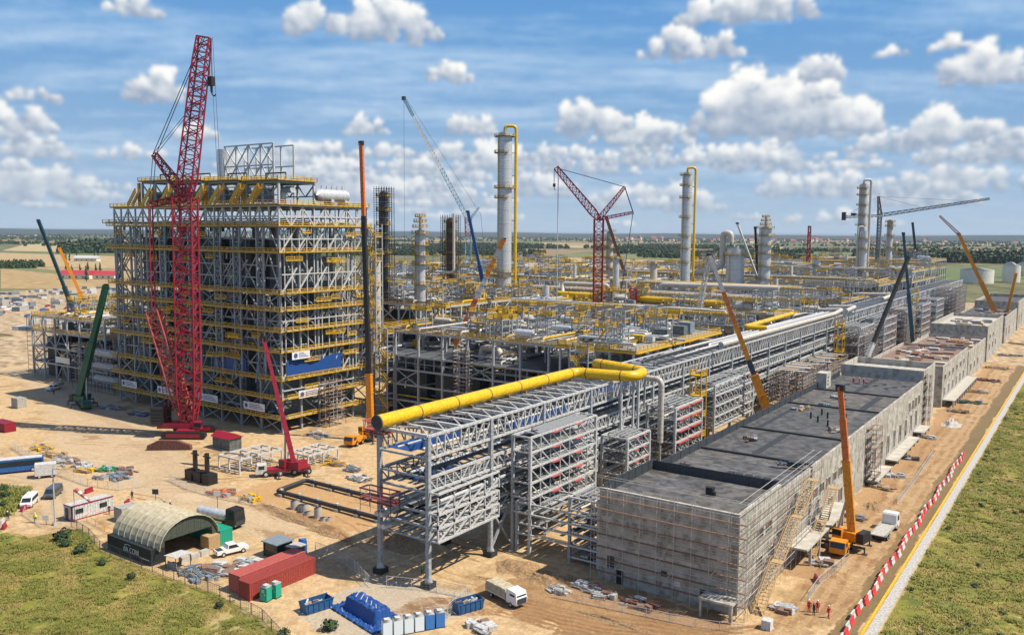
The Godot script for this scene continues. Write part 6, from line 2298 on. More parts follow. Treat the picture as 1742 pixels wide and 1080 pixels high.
	var pent := part(mb, "stair_head", M.concrete_pale, t)
	mb = MB.new()
	for q in 3:
		mb.bx(-57.58, -57.55, 13.2 + q * 0.9, 13.7 + q * 0.9, -228.4, -227.6)
	part(mb, "window", M.glass_dark, pent)
	dock(t, -200, -186); dock(t, -234, -206); dock(t, -250, -240); dock(t, -160, -132, 3.4, 3.4)
	# loose things on its roof
	for g in [["foil_heap", "crumpled grey foil heap on the long hall's roof near the first hall", -57.0, -133.5, 6.0, "foil"], ["material_pile", "pile of dark bundles and boards on the long hall's roof edge", -42.6, -146.5, 3.6, "steel_dark"], ["material_pile", "small blue bundle pile by the roof kerb of the long hall", -52.0, -203.0, 2.6, "steel_blue"]]:
		var o := thing(g[0], g[1], "pile", vv(g[2], 12.5, g[3]))
		heap(o, g[4], g[5], 9, int(g[4] * 10))
	t = hall("taller pale concrete block with deep parapet at the end of the long hall", -271.0, -252.2, 15.6, 13.8, "concrete", "concrete", "concrete", [[-257, 5.0, 1.6, 2.2], [-262, 5.0, 1.6, 2.2], [-257, 9.5, 1.6, 1.4], [-262, 9.5, 1.6, 1.4]])
	var tu2 := MB.new()
	var bo2 := MB.new()
	scaffold(tu2, bo2, HX1 + 0.3, HX1 + 1.5, -256, -253, 0, 14.5, 2.0, 1.4, 0.07)
	scaffold(tu2, bo2, HX1 + 0.3, HX1 + 2.0, -191, -185.5, 0, 12.0, 2.0, 1.6, 0.07)
	var s2 := site("facade_scaffold", "narrow scaffold towers standing against the long hall's sunlit wall", "scaffold", vv(HX1 + 1, 0, -186))
	part(tu2, "tubes", M.galv, s2, true)
	part(bo2, "boards", M.board, s2, true)
	var w2 := []
	for q in 6:
		w2.append([-290.0 - q * 8.4, 3.0, 2.0, 2.6]); w2.append([-290.0 - q * 8.4, 8.0, 2.0, 1.6])
	t = hall("unfinished concrete hall with rough brown shuttering on its roof", -343.0, -286.0, 12.6, 11.6, "concrete", "concrete", "board", w2)
	clutter_roof(t, -342, -288, 11.6, 60, 3)
	dock(t, -343, -288, 2.2, 3.4)
	t = hall("low roughcast block between the unfinished hall and the far grey block", -398.0, -345.0, 10.6, 9.6, "concrete", "concrete", "board", [[-352, 3, 2, 2.4], [-362, 3, 2, 2.4], [-372, 3, 2, 2.4]])
	clutter_roof(t, -397, -347, 9.6, 40, 4)
	t = hall("far grey concrete block with pale parapet", -468.0, -404.0, 14.8, 13.2, "concrete", "concrete", "concrete", [[-412, 4, 2.2, 2.4], [-424, 4, 2.2, 2.4], [-436, 4, 2.2, 2.4], [-412, 9, 2.2, 1.6], [-424, 9, 2.2, 1.6]])
	clutter_roof(t, -450, -412, 13.2, 22, 5)
	t = hall("farther low hall with dark roof and cluttered deck", -545.0, -478.0, 12.8, 12.0, "concrete", "concrete", "bitumen", [[-486, 3, 3, 4], [-500, 3, 3, 4]])
	clutter_roof(t, -540, -482, 12.0, 26, 6)
	t = hall("farthest hall with dark blue-grey roof", -625.0, -552.0, 15.8, 14.0, "concrete", "concrete", "bitumen", [[-560, 3, 3, 5], [-575, 3, 3, 5]])

func clutter_roof(t: Node3D, z0: float, z1: float, y: float, n: int, seed_: int):
	var r := RandomNumberGenerator.new()
	r.seed = seed_
	for q in n:
		var mb := MB.new()
		var x := r.randf_range(HX0 + 1, HX1 - 4)
		var z := r.randf_range(z0, z1 - 4)
		mb.bx(x, x + r.randf_range(0.8, 4.5), y, y + r.randf_range(0.12, 0.9), z, z + r.randf_range(0.6, 4.0))
		part(mb, "shuttering_panel", [M.board, M.timber, M.rust, M.concrete, M.concrete_pale, M.steel_dark][r.randi() % 6], t)

func heap(o: Node3D, size: float, m: String, n: int, seed_: int):
	# irregular pile of bundles, bars and plates
	var r := RandomNumberGenerator.new()
	r.seed = seed_
	var pals: Array = [m, m, m, "steel", "board"]
	for q in n * 2:
		var mb := MB.new()
		var a := r.randf_range(-0.35, 0.35) + (PI * 0.5 if q % 7 == 0 else 0.0)
		var d := vv(cos(a), r.randf_range(-0.05, 0.05), sin(a))
		var p := vv(r.randf_range(-0.42, 0.42) * size, 0, r.randf_range(-0.26, 0.26) * size)
		if q % 3 == 0:
			var l := r.randf_range(0.3, 0.9)
			var h := r.randf_range(0.2, 0.8)
			mb.obox(p + UP * h * 0.5, d * l, UP * h * 0.5, d.cross(UP).normalized() * l * r.randf_range(0.4, 0.9))
		else:
			var l := r.randf_range(0.2, 0.5) * size
			for k in 3:
				var o2 := p + vv(0, 0.12 + 0.13 * (q % 4), k * 0.24)
				mb.beam(o2 - d * l * 0.5, o2 + d * l * 0.5, r.randf_range(0.06, 0.16))
		part(mb, "bundle", M[pals[r.randi() % pals.size()]], o)

# ------------------------------------------------------------------ people
func person_mesh(pose: int, top: Color, legs: Color, hat: Color) -> ArrayMesh:
	# joints with radii, joined by a smooth minimum and meshed as surface nets
	var st := 0.22 if pose == 1 else 0.03
	var B := [
		[vv(-0.10, 0.92, 0), 0.125, vv(0.10, 0.92, 0), 0.125, 1], [vv(0, 0.95, 0), 0.145, vv(0, 1.36, 0), 0.165, 0], [vv(-0.17, 1.42, 0), 0.075, vv(0.17, 1.42, 0), 0.075, 0],
		[vv(0, 1.42, 0), 0.06, vv(0, 1.56, 0.01), 0.055, 2], [vv(0, 1.62, 0.015), 0.095, vv(0, 1.70, 0.0), 0.10, 2], [vv(0, 1.74, 0), 0.115, vv(0, 1.75, 0.02), 0.115, 3],
		[vv(-0.10, 0.9, 0), 0.095, vv(-0.11, 0.5, st * 0.7), 0.068, 1], [vv(-0.11, 0.5, st * 0.7), 0.066, vv(-0.12, 0.1, st * 0.6), 0.048, 1], [vv(-0.12, 0.05, st * 0.6 - 0.03), 0.048, vv(-0.12, 0.045, st * 0.6 + 0.15), 0.045, 4],
		[vv(0.10, 0.9, 0), 0.095, vv(0.11, 0.5, -st * 0.2), 0.068, 1], [vv(0.11, 0.5, -st * 0.2), 0.066, vv(0.12, 0.1, -st), 0.048, 1], [vv(0.12, 0.05, -st - 0.03), 0.048, vv(0.12, 0.045, -st + 0.15), 0.045, 4]]
	var hands := [vv(-0.29, 0.86, 0.08 - st * 0.8), vv(0.29, 0.86, 0.08 + st * 0.8)]
	if pose == 2:
		hands[1] = vv(0.12, 1.15, 0.30)
	for e in 2:
		var sx := -1.0 if e == 0 else 1.0
		var h: Vector3 = hands[e]
		var el := vv(sx * 0.27, 1.13, -0.03 + h.z * 0.4)
		B.append([vv(sx * 0.19, 1.41, 0), 0.062, el, 0.05, 0])
		B.append([el, 0.048, h, 0.036, 0])
		B.append([h, 0.04, h + vv(0, -0.08, 0.02), 0.034, 2])
	var cs := 0.035
	var nx := 24
	var ny := 55
	var nz := 24
	var o := vv(-nx * cs * 0.5, -0.03, -nz * cs * 0.5)
	var D := PackedFloat32Array()
	D.resize(nx * ny * nz)
	D.fill(1.0)
	for b in B:
		var a: Vector3 = b[0]
		var c: Vector3 = b[2]
		var ab := c - a
		var l2 := maxf(ab.length_squared(), 1e-6)
		var rm := maxf(b[1], b[3]) + 0.09
		var lo := (a.min(c) - Vector3.ONE * rm - o) / cs
		var hi := (a.max(c) + Vector3.ONE * rm - o) / cs
		for z in range(maxi(int(lo.z), 0), mini(int(hi.z) + 2, nz)):
			for y in range(maxi(int(lo.y), 0), mini(int(hi.y) + 2, ny)):
				for x in range(maxi(int(lo.x), 0), mini(int(hi.x) + 2, nx)):
					var p := o + vv(x, y, z) * cs
					var t := clampf((p - a).dot(ab) / l2, 0, 1)
					var d := p.distance_to(a + ab * t) - lerpf(b[1], b[3], t)
					var k := (z * ny + y) * nx + x
					var h := clampf(0.5 + 0.5 * (D[k] - d) / 0.035, 0, 1)
					D[k] = lerpf(D[k], d, h) - 0.035 * h * (1.0 - h)
	var idx := {}
	var mb := MB.new()
	var cols := [top, legs, Color(0.45, 0.27, 0.18, 1), hat, Color(0.03, 0.025, 0.02, 1)]
	var V := PackedVector3Array()
	for z in nz - 1:
		for y in ny - 1:
			for x in nx - 1:
				var s := Vector3.ZERO
				var n := 0
				for e in EDGES:
					var k0: int = ((z + e[2]) * ny + y + e[1]) * nx + x + e[0]
					var k1: int = ((z + e[5]) * ny + y + e[4]) * nx + x + e[3]
					if (D[k0] < 0.0) != (D[k1] < 0.0):
						var t := D[k0] / (D[k0] - D[k1])
						s += vv(e[0], e[1], e[2]).lerp(vv(e[3], e[4], e[5]), t)
						n += 1
				if n:
					idx[(z * ny + y) * nx + x] = V.size()
					V.append(o + (vv(x, y, z) + s / n) * cs)
	for p in V:
		var bd := 9.0
		var bc := 0
		for b in B:
			var ab: Vector3 = b[2] - b[0]
			var t := clampf((p - b[0]).dot(ab) / maxf(ab.length_squared(), 1e-6), 0, 1)
			var d: float = p.distance_to(b[0] + ab * t) - lerpf(b[1], b[3], t)
			if d < bd:
				bd = d
				bc = b[4]
		mb.v.append(p); mb.c.append(cols[bc]); mb.n.append(Vector3.ZERO)
	for z in range(1, nz - 1):
		for y in range(1, ny - 1):
			for x in range(1, nx - 1):
				var k := (z * ny + y) * nx + x
				var ins := D[k] < 0.0
				for ax in 3:
					var k2: int = k + [1, nx, nx * ny][ax]
					if ins == (D[k2] < 0.0):
						continue
					var u: int = [nx, nx * ny, 1][ax]
					var w: int = [nx * ny, 1, nx][ax]
					var q := [k - u - w, k - w, k, k - u]
					if not (idx.has(q[0]) and idx.has(q[1]) and idx.has(q[2]) and idx.has(q[3])):
						continue
					var f := [idx[q[0]], idx[q[1]], idx[q[2]], idx[q[3]]]
					if ins:
						f.reverse()
					for tri in [[0, 1, 2], [0, 2, 3]]:
						for e in 3:
							mb.i.append(f[tri[e]])
						var nn: Vector3 = (V[f[tri[2]]] - V[f[tri[0]]]).cross(V[f[tri[1]]] - V[f[tri[0]]])
						for e in 3:
							mb.n[f[tri[e]]] += nn
	for q in mb.n.size():
		mb.n[q] = mb.n[q].normalized()
	return mb.mesh()

const EDGES := [[0, 0, 0, 1, 0, 0], [0, 1, 0, 1, 1, 0], [0, 0, 1, 1, 0, 1], [0, 1, 1, 1, 1, 1], [0, 0, 0, 0, 1, 0], [1, 0, 0, 1, 1, 0], [0, 0, 1, 0, 1, 1], [1, 0, 1, 1, 1, 1], [0, 0, 0, 0, 0, 1], [1, 0, 0, 1, 0, 1], [0, 1, 0, 0, 1, 1], [1, 1, 0, 1, 1, 1]]

func people():
	var red := Color(0.42, 0.015, 0.02, 1)
	var navy := Color(0.02, 0.03, 0.06, 1)
	var hivis := Color(0.55, 0.75, 0.05, 1)
	var white := Color(0.75, 0.75, 0.75, 1)
	var K := {"red": person_mesh(0, red, red, white), "red_walk": person_mesh(1, red, red, white), "dark": person_mesh(2, navy, navy, Color(0.6, 0.1, 0.05, 1)), "dark_walk": person_mesh(1, navy, Color(0.05, 0.06, 0.1, 1), white), "vest": person_mesh(2, hivis, navy, white), "green": person_mesh(1, Color(0.05, 0.25, 0.08, 1), navy, white)}
	for p in [["red", -30.9, -117.6, 0.0, 0.4, "person in red overalls standing in the group on the dirt track, back to the hall"], ["dark", -30.1, -117.0, 0.0, 2.6, "person in dark work clothes in the middle of the red-clad group"], ["red", -29.9, -118.1, 0.0, 3.8, "person in red overalls facing the dark-clad one on the dirt track"], ["red_walk", -28.2, -117.3, 0.0, 1.2, "person in red overalls walking apart from the group on the dirt track"], ["green", -82.7, -96.0, 0.0, 0.5, "person in green jacket walking in the shade under the pipe rack"], ["dark_walk", -142.6, -91.6, 0.0, 2.0, "person in dark clothes walking on the yard behind the domed shelter, leading a pair"], ["dark_walk", -141.0, -91.9, 0.0, 2.2, "person in dark clothes walking second of a pair behind the domed shelter"], ["dark", -152.8, -91.5, 0.0, 0.6, "person in dark clothes beside the fenced scrap yard"], ["vest", -154.2, -73.8, 0.0, 1.0, "person in yellow vest by the lamp post and white board"], ["vest", -164.0, -70.2, 0.0, 0.3, "person in yellow vest beside the red barriers on the access road"], ["dark_walk", -159.2, -71.5, 0.0, 0.9, "person in dark clothes beside the orange pallet on the access road"], ["red", -53.5, -238.0, 12.52, 0.4, "person in red overalls on the long hall's roof, beside two others"], ["red_walk", -52.2, -238.6, 12.52, 2.0, "person in red overalls walking on the long hall's roof"], ["red", -51.0, -238.2, 12.52, 4.0, "person in red overalls at the end of the roof group"], ["vest", -273.0, -119.0, 0.0, 0.6, "person in yellow vest walking by the grey equipment cabin"], ["dark", -271.5, -137.5, 0.0, 1.6, "person in dark clothes near the white double-cab truck"], ["dark_walk", -148.0, -84.0, 0.0, 1.6, "person in dark clothes behind the white and red site cabin"]]:
		var o := MeshInstance3D.new()
		o.mesh = K[p[0]]
		o.material_override = M.vertex
		o.name = numbered("person")
		add_child(o)
		o.position = vv(p[1], p[3], p[2])
		o.rotation.y = p[4]
		tag(o, p[5], "person")

# ------------------------------------------------------------------ vehicles
func body(profile: Array, w: float, ty := 1.0, taper := 0.12) -> MB:
	var mb := MB.new()
	mb.prism(P2(profile), vv(-w * 0.5, 0, 0), vv(0, 0, 1), UP, vv(w, 0, 0))
	var top := 0.0
	for p in mb.v:
		top = maxf(top, p.y)
	for q in mb.v.size():
		var p := mb.v[q]
		if p.y > ty:
			p.x *= 1.0 - taper * (p.y - ty) / maxf(top - ty, 0.01)
			mb.v[q] = p
	return mb

func glass(t: Node3D, quads: Array):
	for q in quads:
		var mb := MB.new()
		mb.quad(q[0], q[1], q[2], q[3], (q[2] - q[0]).cross(q[1] - q[0]).normalized())
		part(mb, "window", M.glass_dark, t)

func lamps(t: Node3D, z0: float, z1: float, y: float, x: float):
	for s in [-x, x]:
		var mb := MB.new()
		mb.box(vv(s, y, z1), vv(0.32, 0.2, 0.08))
		part(mb, "headlight", M.silver, t)
		mb = MB.new()
		mb.box(vv(s, y + 0.1, z0), vv(0.2, 0.35, 0.06))
		part(mb, "tail_light", M.red, t)

func van(label: String, at: Vector3, turn: float, m: String):
	var t := thing("van", label, "van", at, turn)
	part(body([-2.55, 0.38, 2.5, 0.38, 2.58, 0.85, 2.3, 1.12, 1.45, 1.88, 1.1, 1.98, -2.4, 1.95, -2.55, 1.2], 1.92), "body", M[m], t)
	glass(t, [[vv(-0.82, 1.17, 2.26), vv(0.82, 1.17, 2.26), vv(0.74, 1.82, 1.54), vv(-0.74, 1.82, 1.54)], [vv(0.965, 1.15, 1.9), vv(0.965, 1.15, -2.2), vv(0.89, 1.72, -2.1), vv(0.89, 1.72, 1.4)], [vv(-0.965, 1.15, -2.2), vv(-0.965, 1.15, 1.9), vv(-0.89, 1.72, 1.4), vv(-0.89, 1.72, -2.1)]])
	lamps(t, -2.56, 2.52, 0.78, 0.72)
	add_wheels(t, [-0.86, 0.86], [-1.55, 1.55], 0.34, 0.24, M.galv)

func pickup(label: String, at: Vector3, turn: float, box := false):
	var t := thing("pickup_truck", label, "pickup", at, turn)
	part(body([-2.65, 0.5, 2.55, 0.5, 2.6, 1.0, 2.2, 1.12, 1.25, 1.16, 0.55, 1.78, -0.75, 1.8, -0.95, 1.15, -2.65, 1.12], 1.86, 1.12, 0.16), "body", M.white_paint, t)
	glass(t, [[vv(-0.76, 1.2, 1.24), vv(0.76, 1.2, 1.24), vv(0.7, 1.72, 0.66), vv(-0.7, 1.72, 0.66)], [vv(0.935, 1.2, 0.95), vv(0.935, 1.2, -0.75), vv(0.83, 1.68, -0.66), vv(0.83, 1.68, 0.5)], [vv(-0.935, 1.2, -0.75), vv(-0.935, 1.2, 0.95), vv(-0.83, 1.68, 0.5), vv(-0.83, 1.68, -0.66)]])
	var mb := MB.new()
	if box:
		mb.bx(-0.95, 0.95, 1.0, 2.25, -3.6, -1.0)
		part(mb, "canvas_box", M.stone, t)
	else:
		mb.bx(-0.78, 0.78, 1.125, 1.14, -2.5, -1.05)
		part(mb, "load_bed", M.steel_dark, t)
	lamps(t, -2.66, 2.56, 0.85, 0.74)
	add_wheels(t, [-0.84, 0.84], [-1.6, 1.62], 0.4, 0.26, M.galv)

func truck_cab(t: Node3D, m: String, z: float, h: float, w := 2.45):
	var mb := body([0, 0.55, 2.2, 0.55, 2.3, 1.4, 2.05, h, 0.2, h + 0.1, 0, h - 0.2], w, 1.6, 0.06)
	for q in mb.v.size():
		mb.v[q] += vv(0, 0, z)
	var cab := part(mb, "cab", M[m], t)
	glass(cab, [[vv(-w * 0.44, 1.75, z + 2.24), vv(w * 0.44, 1.75, z + 2.24), vv(w * 0.41, h - 0.35, z + 2.13), vv(-w * 0.41, h - 0.35, z + 2.13)], [vv(w * 0.503, 1.7, z + 1.9), vv(w * 0.503, 1.7, z + 0.8), vv(w * 0.485, h - 0.4, z + 0.8), vv(w * 0.485, h - 0.4, z + 1.8)], [vv(-w * 0.503, 1.7, z + 0.8), vv(-w * 0.503, 1.7, z + 1.9), vv(-w * 0.485, h - 0.4, z + 1.8), vv(-w * 0.485, h - 0.4, z + 0.8)]])
	mb = MB.new()
	mb.bx(-w * 0.42, w * 0.42, 0.7, 1.5, z + 2.27, z + 2.33)
	part(mb, "grille", M.steel_dark, cab)
	lamps(cab, z - 0.02, z + 2.28, 0.8, w * 0.4)

func vehicles():
	van("white minivan parked at the access road bend", vv(-165.2, 0, -78.2), 0.85, "white_paint")
	van("dark grey minivan parked beyond the white minivan", vv(-167.0, 0, -83.6), 0.75, "van_grey")
	van("white car far on the yard left of the small process structure", vv(-318, 0, -190), 1.2, "white_paint")
	van("red van far on the yard near the meadow corner", vv(-308, 0, -183), 0.2, "red")
	pickup("white double-cab pickup parked beside the domed shelter", vv(-113.7, 0, -84.8), 2.88)
	pickup("white crew truck with grey canvas box near the small process structure", vv(-279.6, 0, -141.6), 0.4, true)
	# black tractor with silver tank trailer
	var t := thing("tank_truck", "black truck tractor with ribbed silver tank trailer behind the domed shelter", "truck", vv(-122.8, 0, -93.0), 1.67)
	truck_cab(t, "black", -1.6, 3.5)
	var mb := MB.new()
	mb.vessel(vv(0, 1.75, -9.2), vv(0, 1.75, -2.6), 0.95, 16, 0.4)
	var tank := part(mb, "tank", M.silver, t)
	mb = MB.new()
	for q in 6:
		mb.tube(vv(0, 1.75, -8.9 + q * 1.2), vv(0, 1.75, -8.75 + q * 1.2), 1.0, 16, -1.0, false)
	part(mb, "tank_ribs", M.galv, tank)
	mb = MB.new()
	mb.bx(-0.5, 0.5, 0.65, 0.95, -9.4, 0.2)
	part(mb, "chassis", M.black, t)
	add_wheels(t, [-1.05, 1.05], [-8.4, -7.1, -2.4, -0.6], 0.5, 0.4, M.galv)
	# small white tipper
	t = thing("tipper_van", "white van with beige canvas-covered load bed on the dirt by the pipe rack", "truck", vv(-67.3, 0, -96.2), 1.31)
	truck_cab(t, "white_paint", 1.2, 2.35, 2.0)
	mb = MB.new()
	mb.bx(-1.05, 1.05, 0.75, 0.95, -3.4, 1.1)
	part(mb, "load_bed", M.galv, t)
	for s in [[-1.05, -0.99, -3.4, 1.1], [0.99, 1.05, -3.4, 1.1], [-1.05, 1.05, -3.4, -3.34], [-1.05, 1.05, 1.04, 1.1]]:
		for k in 3:
			mb = MB.new()
			mb.bx(s[0], s[1], 0.96 + k * 0.27, 1.2 + k * 0.27, s[2], s[3])
			part(mb, "side_board", M.tent, t)
	mb = MB.new()
	for q in 5:
		mb.bx(-0.98, 0.98, 1.0, 2.16 + 0.05 * (q % 2), -3.3 + q * 0.86, -2.46 + q * 0.86)
	part(mb, "canvas_cover", M.tent, t)
	add_wheels(t, [-0.88, 0.88], [-2.1, 2.2], 0.38, 0.28, M.galv)
	# white flatbed beside the halls
	t = thing("flatbed_truck", "white truck with empty grey flatbed beside the amber mobile crane", "truck", vv(-28.9, 0, -157.5), 3.1)
	truck_cab(t, "white_paint", 2.3, 3.0)
	mb = MB.new()
	mb.bx(-1.22, 1.22, 1.0, 1.15, -5.2, 2.1)
	for s in [-1.22, 1.17]:
		mb.bx(s, s + 0.05, 1.15, 1.5, -5.2, 2.1)
	part(mb, "flatbed", M.stone, t)
	mb = MB.new()
	mb.bx(-0.45, 0.45, 0.6, 1.0, -5.0, 2.6)
	part(mb, "chassis", M.black, t)
	add_wheels(t, [-1.05, 1.05], [-3.6, -2.4, 3.1], 0.5, 0.4, M.galv)
	# blue coach at the picture's left
	t = thing("coach", "blue and white coach parked on the access road", "bus", vv(-190.5, 0, -87.5), -0.5)
	part(body([-5.5, 0.4, 5.4, 0.4, 5.6, 1.6, 5.3, 3.0, -5.4, 3.0], 2.5, 1.6, 0.06), "body", M.blue, t)
	mb = MB.new()
	mb.bx(-1.15, 1.15, 3.0, 3.1, -5.2, 5.1)
	part(mb, "roof", M.white, t)
	glass(t, [[vv(1.262, 1.5, 5.0), vv(1.262, 1.5, -5.2), vv(1.19, 2.6, -5.2), vv(1.19, 2.6, 4.9)], [vv(-1.262, 1.5, -5.2), vv(-1.262, 1.5, 5.0), vv(-1.19, 2.6, 4.9), vv(-1.19, 2.6, -5.2)], [vv(-1.15, 1.5, 5.61), vv(1.15, 1.5, 5.61), vv(1.1, 2.8, 5.37), vv(-1.1, 2.8, 5.37)]])
	add_wheels(t, [-1.1, 1.1], [-3.4, 3.6], 0.5, 0.35, M.galv)
	t = thing("cube_van", "small white box trailer with dark end beside the blue coach", "trailer", vv(-181.5, 0, -89.5), -0.5)
	mb = MB.new()
	mb.bx(-1.2, 1.2, 0.6, 3.0, -2.0, 2.0)
	part(mb, "box", M.white, t)
	mb = MB.new()
	mb.bx(-1.1, 1.1, 0.7, 2.9, 2.0, 2.04)
	part(mb, "rear_door", M.black, t)
	add_wheels(t, [-1.0, 1.0], [-1.2, 1.2], 0.4, 0.3, M.galv)

# ------------------------------------------------------------------ the yard in the foreground
func container(called: String, label: String, x0: float, x1: float, z0: float, z1: float, h: float, m: String, group := "", ridges := 0.32) -> Node3D:
	var t := site(called, label, "container", vv((x0 + x1) * 0.5, 0, z1), group)
	var mb := MB.new()
	mb.bx(x0 + 0.05, x1 - 0.05, 0.05, h - 0.06, z0 + 0.05, z1 - 0.05)
	part(mb, "box", M[m], t)
	# corrugated sides: proud ribs
	mb = MB.new()
	var z := z0 + 0.2
	while z < z1 - 0.3:
		mb.bx(x0 + 0.01, x1 - 0.01, 0.2, h - 0.2, z, z + ridges * 0.5)
		mb.bx(x0 + 0.15, x1 - 0.15, h - 0.1, h - 0.02, z, z + ridges * 0.5)
		z += ridges
	var x := x0 + 0.2
	while x < x1 - 0.3:
		mb.bx(x, x + ridges * 0.5, 0.2, h - 0.2, z0 + 0.01, z1 - 0.01)
		x += ridges
	part(mb, "corrugation", M[m], t, true)
	mb = MB.new()
	for a in [x0, x1 - 0.16]:
		for b in [z0, z1 - 0.16]:
			mb.bx(a, a + 0.16, 0, h, b, b + 0.16)
	for a in [x0, x1 - 0.14]:
		for y in [0.0, h - 0.14]:
			mb.bx(a, a + 0.14, y, y + 0.14, z0 + 0.16, z1 - 0.16)
	for b in [z0, z1 - 0.14]:
		for y in [0.0, h - 0.14]:
			mb.bx(x0 + 0.16, x1 - 0.16, y, y + 0.14, b, b + 0.14)
	part(mb, "corner_frame", M[m], t)
	return t

func toilet(label: String, x: float, z: float, turn: float, m: String, roof: String, group := "") -> Node3D:
	var t := thing("portable_toilet", label, "toilet", vv(x, 0, z), turn, group)
	var mb := MB.new()
	mb.bx(-0.6, 0.6, 0.1, 2.05, -0.6, 0.6)
	part(mb, "cabin", M[m], t)
	mb = MB.new()
	mb.path(PackedVector3Array([vv(0, 2.05, 0), vv(0, 2.2, 0), vv(0, 2.32, 0)]), [0.86, 0.8, 0.5], 4)
	part(mb, "roof", M[roof], t).rotation.y = PI / 4
	mb = MB.new()
	mb.bx(-0.42, 0.42, 0.18, 1.95, 0.6, 0.635)
	var d := part(mb, "door", M[m], t)
	mb = MB.new()
	mb.bx(0.25, 0.33, 1.0, 1.15, 0.635, 0.68); mb.bx(-0.2, 0.2, 1.35, 1.75, 0.635, 0.645)
	part(mb, "latch_plate", M.white, d)
	mb = MB.new()
	mb.bx(-0.65, 0.65, 0.0, 0.1, -0.65, 0.65)
	part(mb, "skid", M.black, t)
	return t

func skip_bin(label: String, x: float, z: float, turn: float, seed_: int):
	var t := thing("waste_skip", label, "skip", vv(x, 0, z), turn)
	var mb := MB.new()
	mb.prism(P2([-1.9, 0.1, 1.9, 0.1, 2.2, 1.5, -2.2, 1.5]), vv(-0.95, 0, 0), vv(0, 0, 1), UP, vv(0.07, 0, 0))
	mb.prism(P2([-1.9, 0.1, 1.9, 0.1, 2.2, 1.5, -2.2, 1.5]), vv(0.88, 0, 0), vv(0, 0, 1), UP, vv(0.07, 0, 0))
	mb.beam(vv(0, 0.8, 2.02), vv(0, 0.8, 2.04), 1.76, 1.4); mb.beam(vv(0, 0.8, -2.02), vv(0, 0.8, -2.04), 1.76, 1.4)
	mb.bx(-0.88, 0.88, 0.1, 0.18, -1.9, 1.9)
	part(mb, "tub", M.skip_blue, t)
	mb = MB.new()
	for s in [-1.0, 0.98]:
		mb.bx(s, s + 0.06, 1.38, 1.52, -2.2, 2.2)
		for q in 5:
			mb.bx(s, s + 0.06, 0.15, 1.38, -1.6 + q * 0.8, -1.5 + q * 0.8)
	part(mb, "ribs", M.skip_blue, t)
	var r := RandomNumberGenerator.new()
	r.seed = seed_
	for q in 14:
		mb = MB.new()
		var d := vv(r.randfn() * 0.5, r.randf_range(-0.2, 0.5), r.randfn()).normalized()
		var p := vv(r.randf_range(-0.5, 0.5), r.randf_range(0.7, 1.35), r.randf_range(-1.5, 1.5))
		mb.beam(p - d * r.randf_range(0.2, 0.5), p + d * r.randf_range(0.2, 0.5), r.randf_range(0.08, 0.35))
		part(mb, "rubbish", [M.white, M.timber, M.board, M.stone, M.galv][r.randi() % 5], t)

func fence(called: String, label: String, pts: Array, y: float, m: String, h := 1.9, mesh := true):
	var t := site(called, label, "fence", vv(pts[0][0], 0, pts[0][1]))
	for q in pts.size() - 1:
		var a := vv(pts[q][0], y, pts[q][1])
		var b := vv(pts[q + 1][0], y, pts[q + 1][1])
		var n := maxi(int(a.distance_to(b) / 2.6), 1)
		for k in n:
			var p := a.lerp(b, float(k) / n)
			var e := a.lerp(b, float(k + 1) / n)
			var mb := MB.new()
			mb.beam(p, p + UP * h, 0.07); mb.beam(p + UP * h, e + UP * h, 0.05); mb.beam(p + UP * 0.15, e + UP * 0.15, 0.05)
			if mesh:
				for w in 6:
					var c := p.lerp(e, (w + 0.5) / 6.0)
					mb.beam(c + UP * 0.15, c + UP * h, 0.018)
				for w in 4:
					mb.beam(p + UP * (0.4 + w * h / 5.0), e + UP * (0.4 + w * h / 5.0), 0.016)
			part(mb, "fence_panel", M[m], t)

func mound(called: String, label: String, x: float, z: float, rx: float, rz: float, h: float, m: String, seed_: int):
	var arr := MB.new()
	var n := 22
	var nz := FastNoiseLite.new()
	nz.seed = seed_
	nz.frequency = 0.35
	var g := []
	for a in n + 1:
		for b in n + 1:
			var u := a * 2.0 / n - 1.0
			var w := b * 2.0 / n - 1.0
			var d := sqrt(u * u + w * w) + nz.get_noise_2d(u * 3.0, w * 3.0) * 0.4
			var y := h * (0.5 + 0.5 * cos(minf(d, 1.0) * PI)) * (1.0 + 0.5 * nz.get_noise_2d(u * 9, w * 9)) - 0.03
			g.append(vv(x + u * rx, y, z + w * rz))
	for a in n:
		for b in n:
			var p: Vector3 = g[a * (n + 1) + b]
			var q: Vector3 = g[(a + 1) * (n + 1) + b]
			var r: Vector3 = g[(a + 1) * (n + 1) + b + 1]
			var s: Vector3 = g[a * (n + 1) + b + 1]
			var nn := (s - p).cross(q - p).normalized()
			arr.quad(p, q, r, s, nn if nn.y > 0 else -nn)
	tag(part(arr, called, M[m], self), label, "mound")

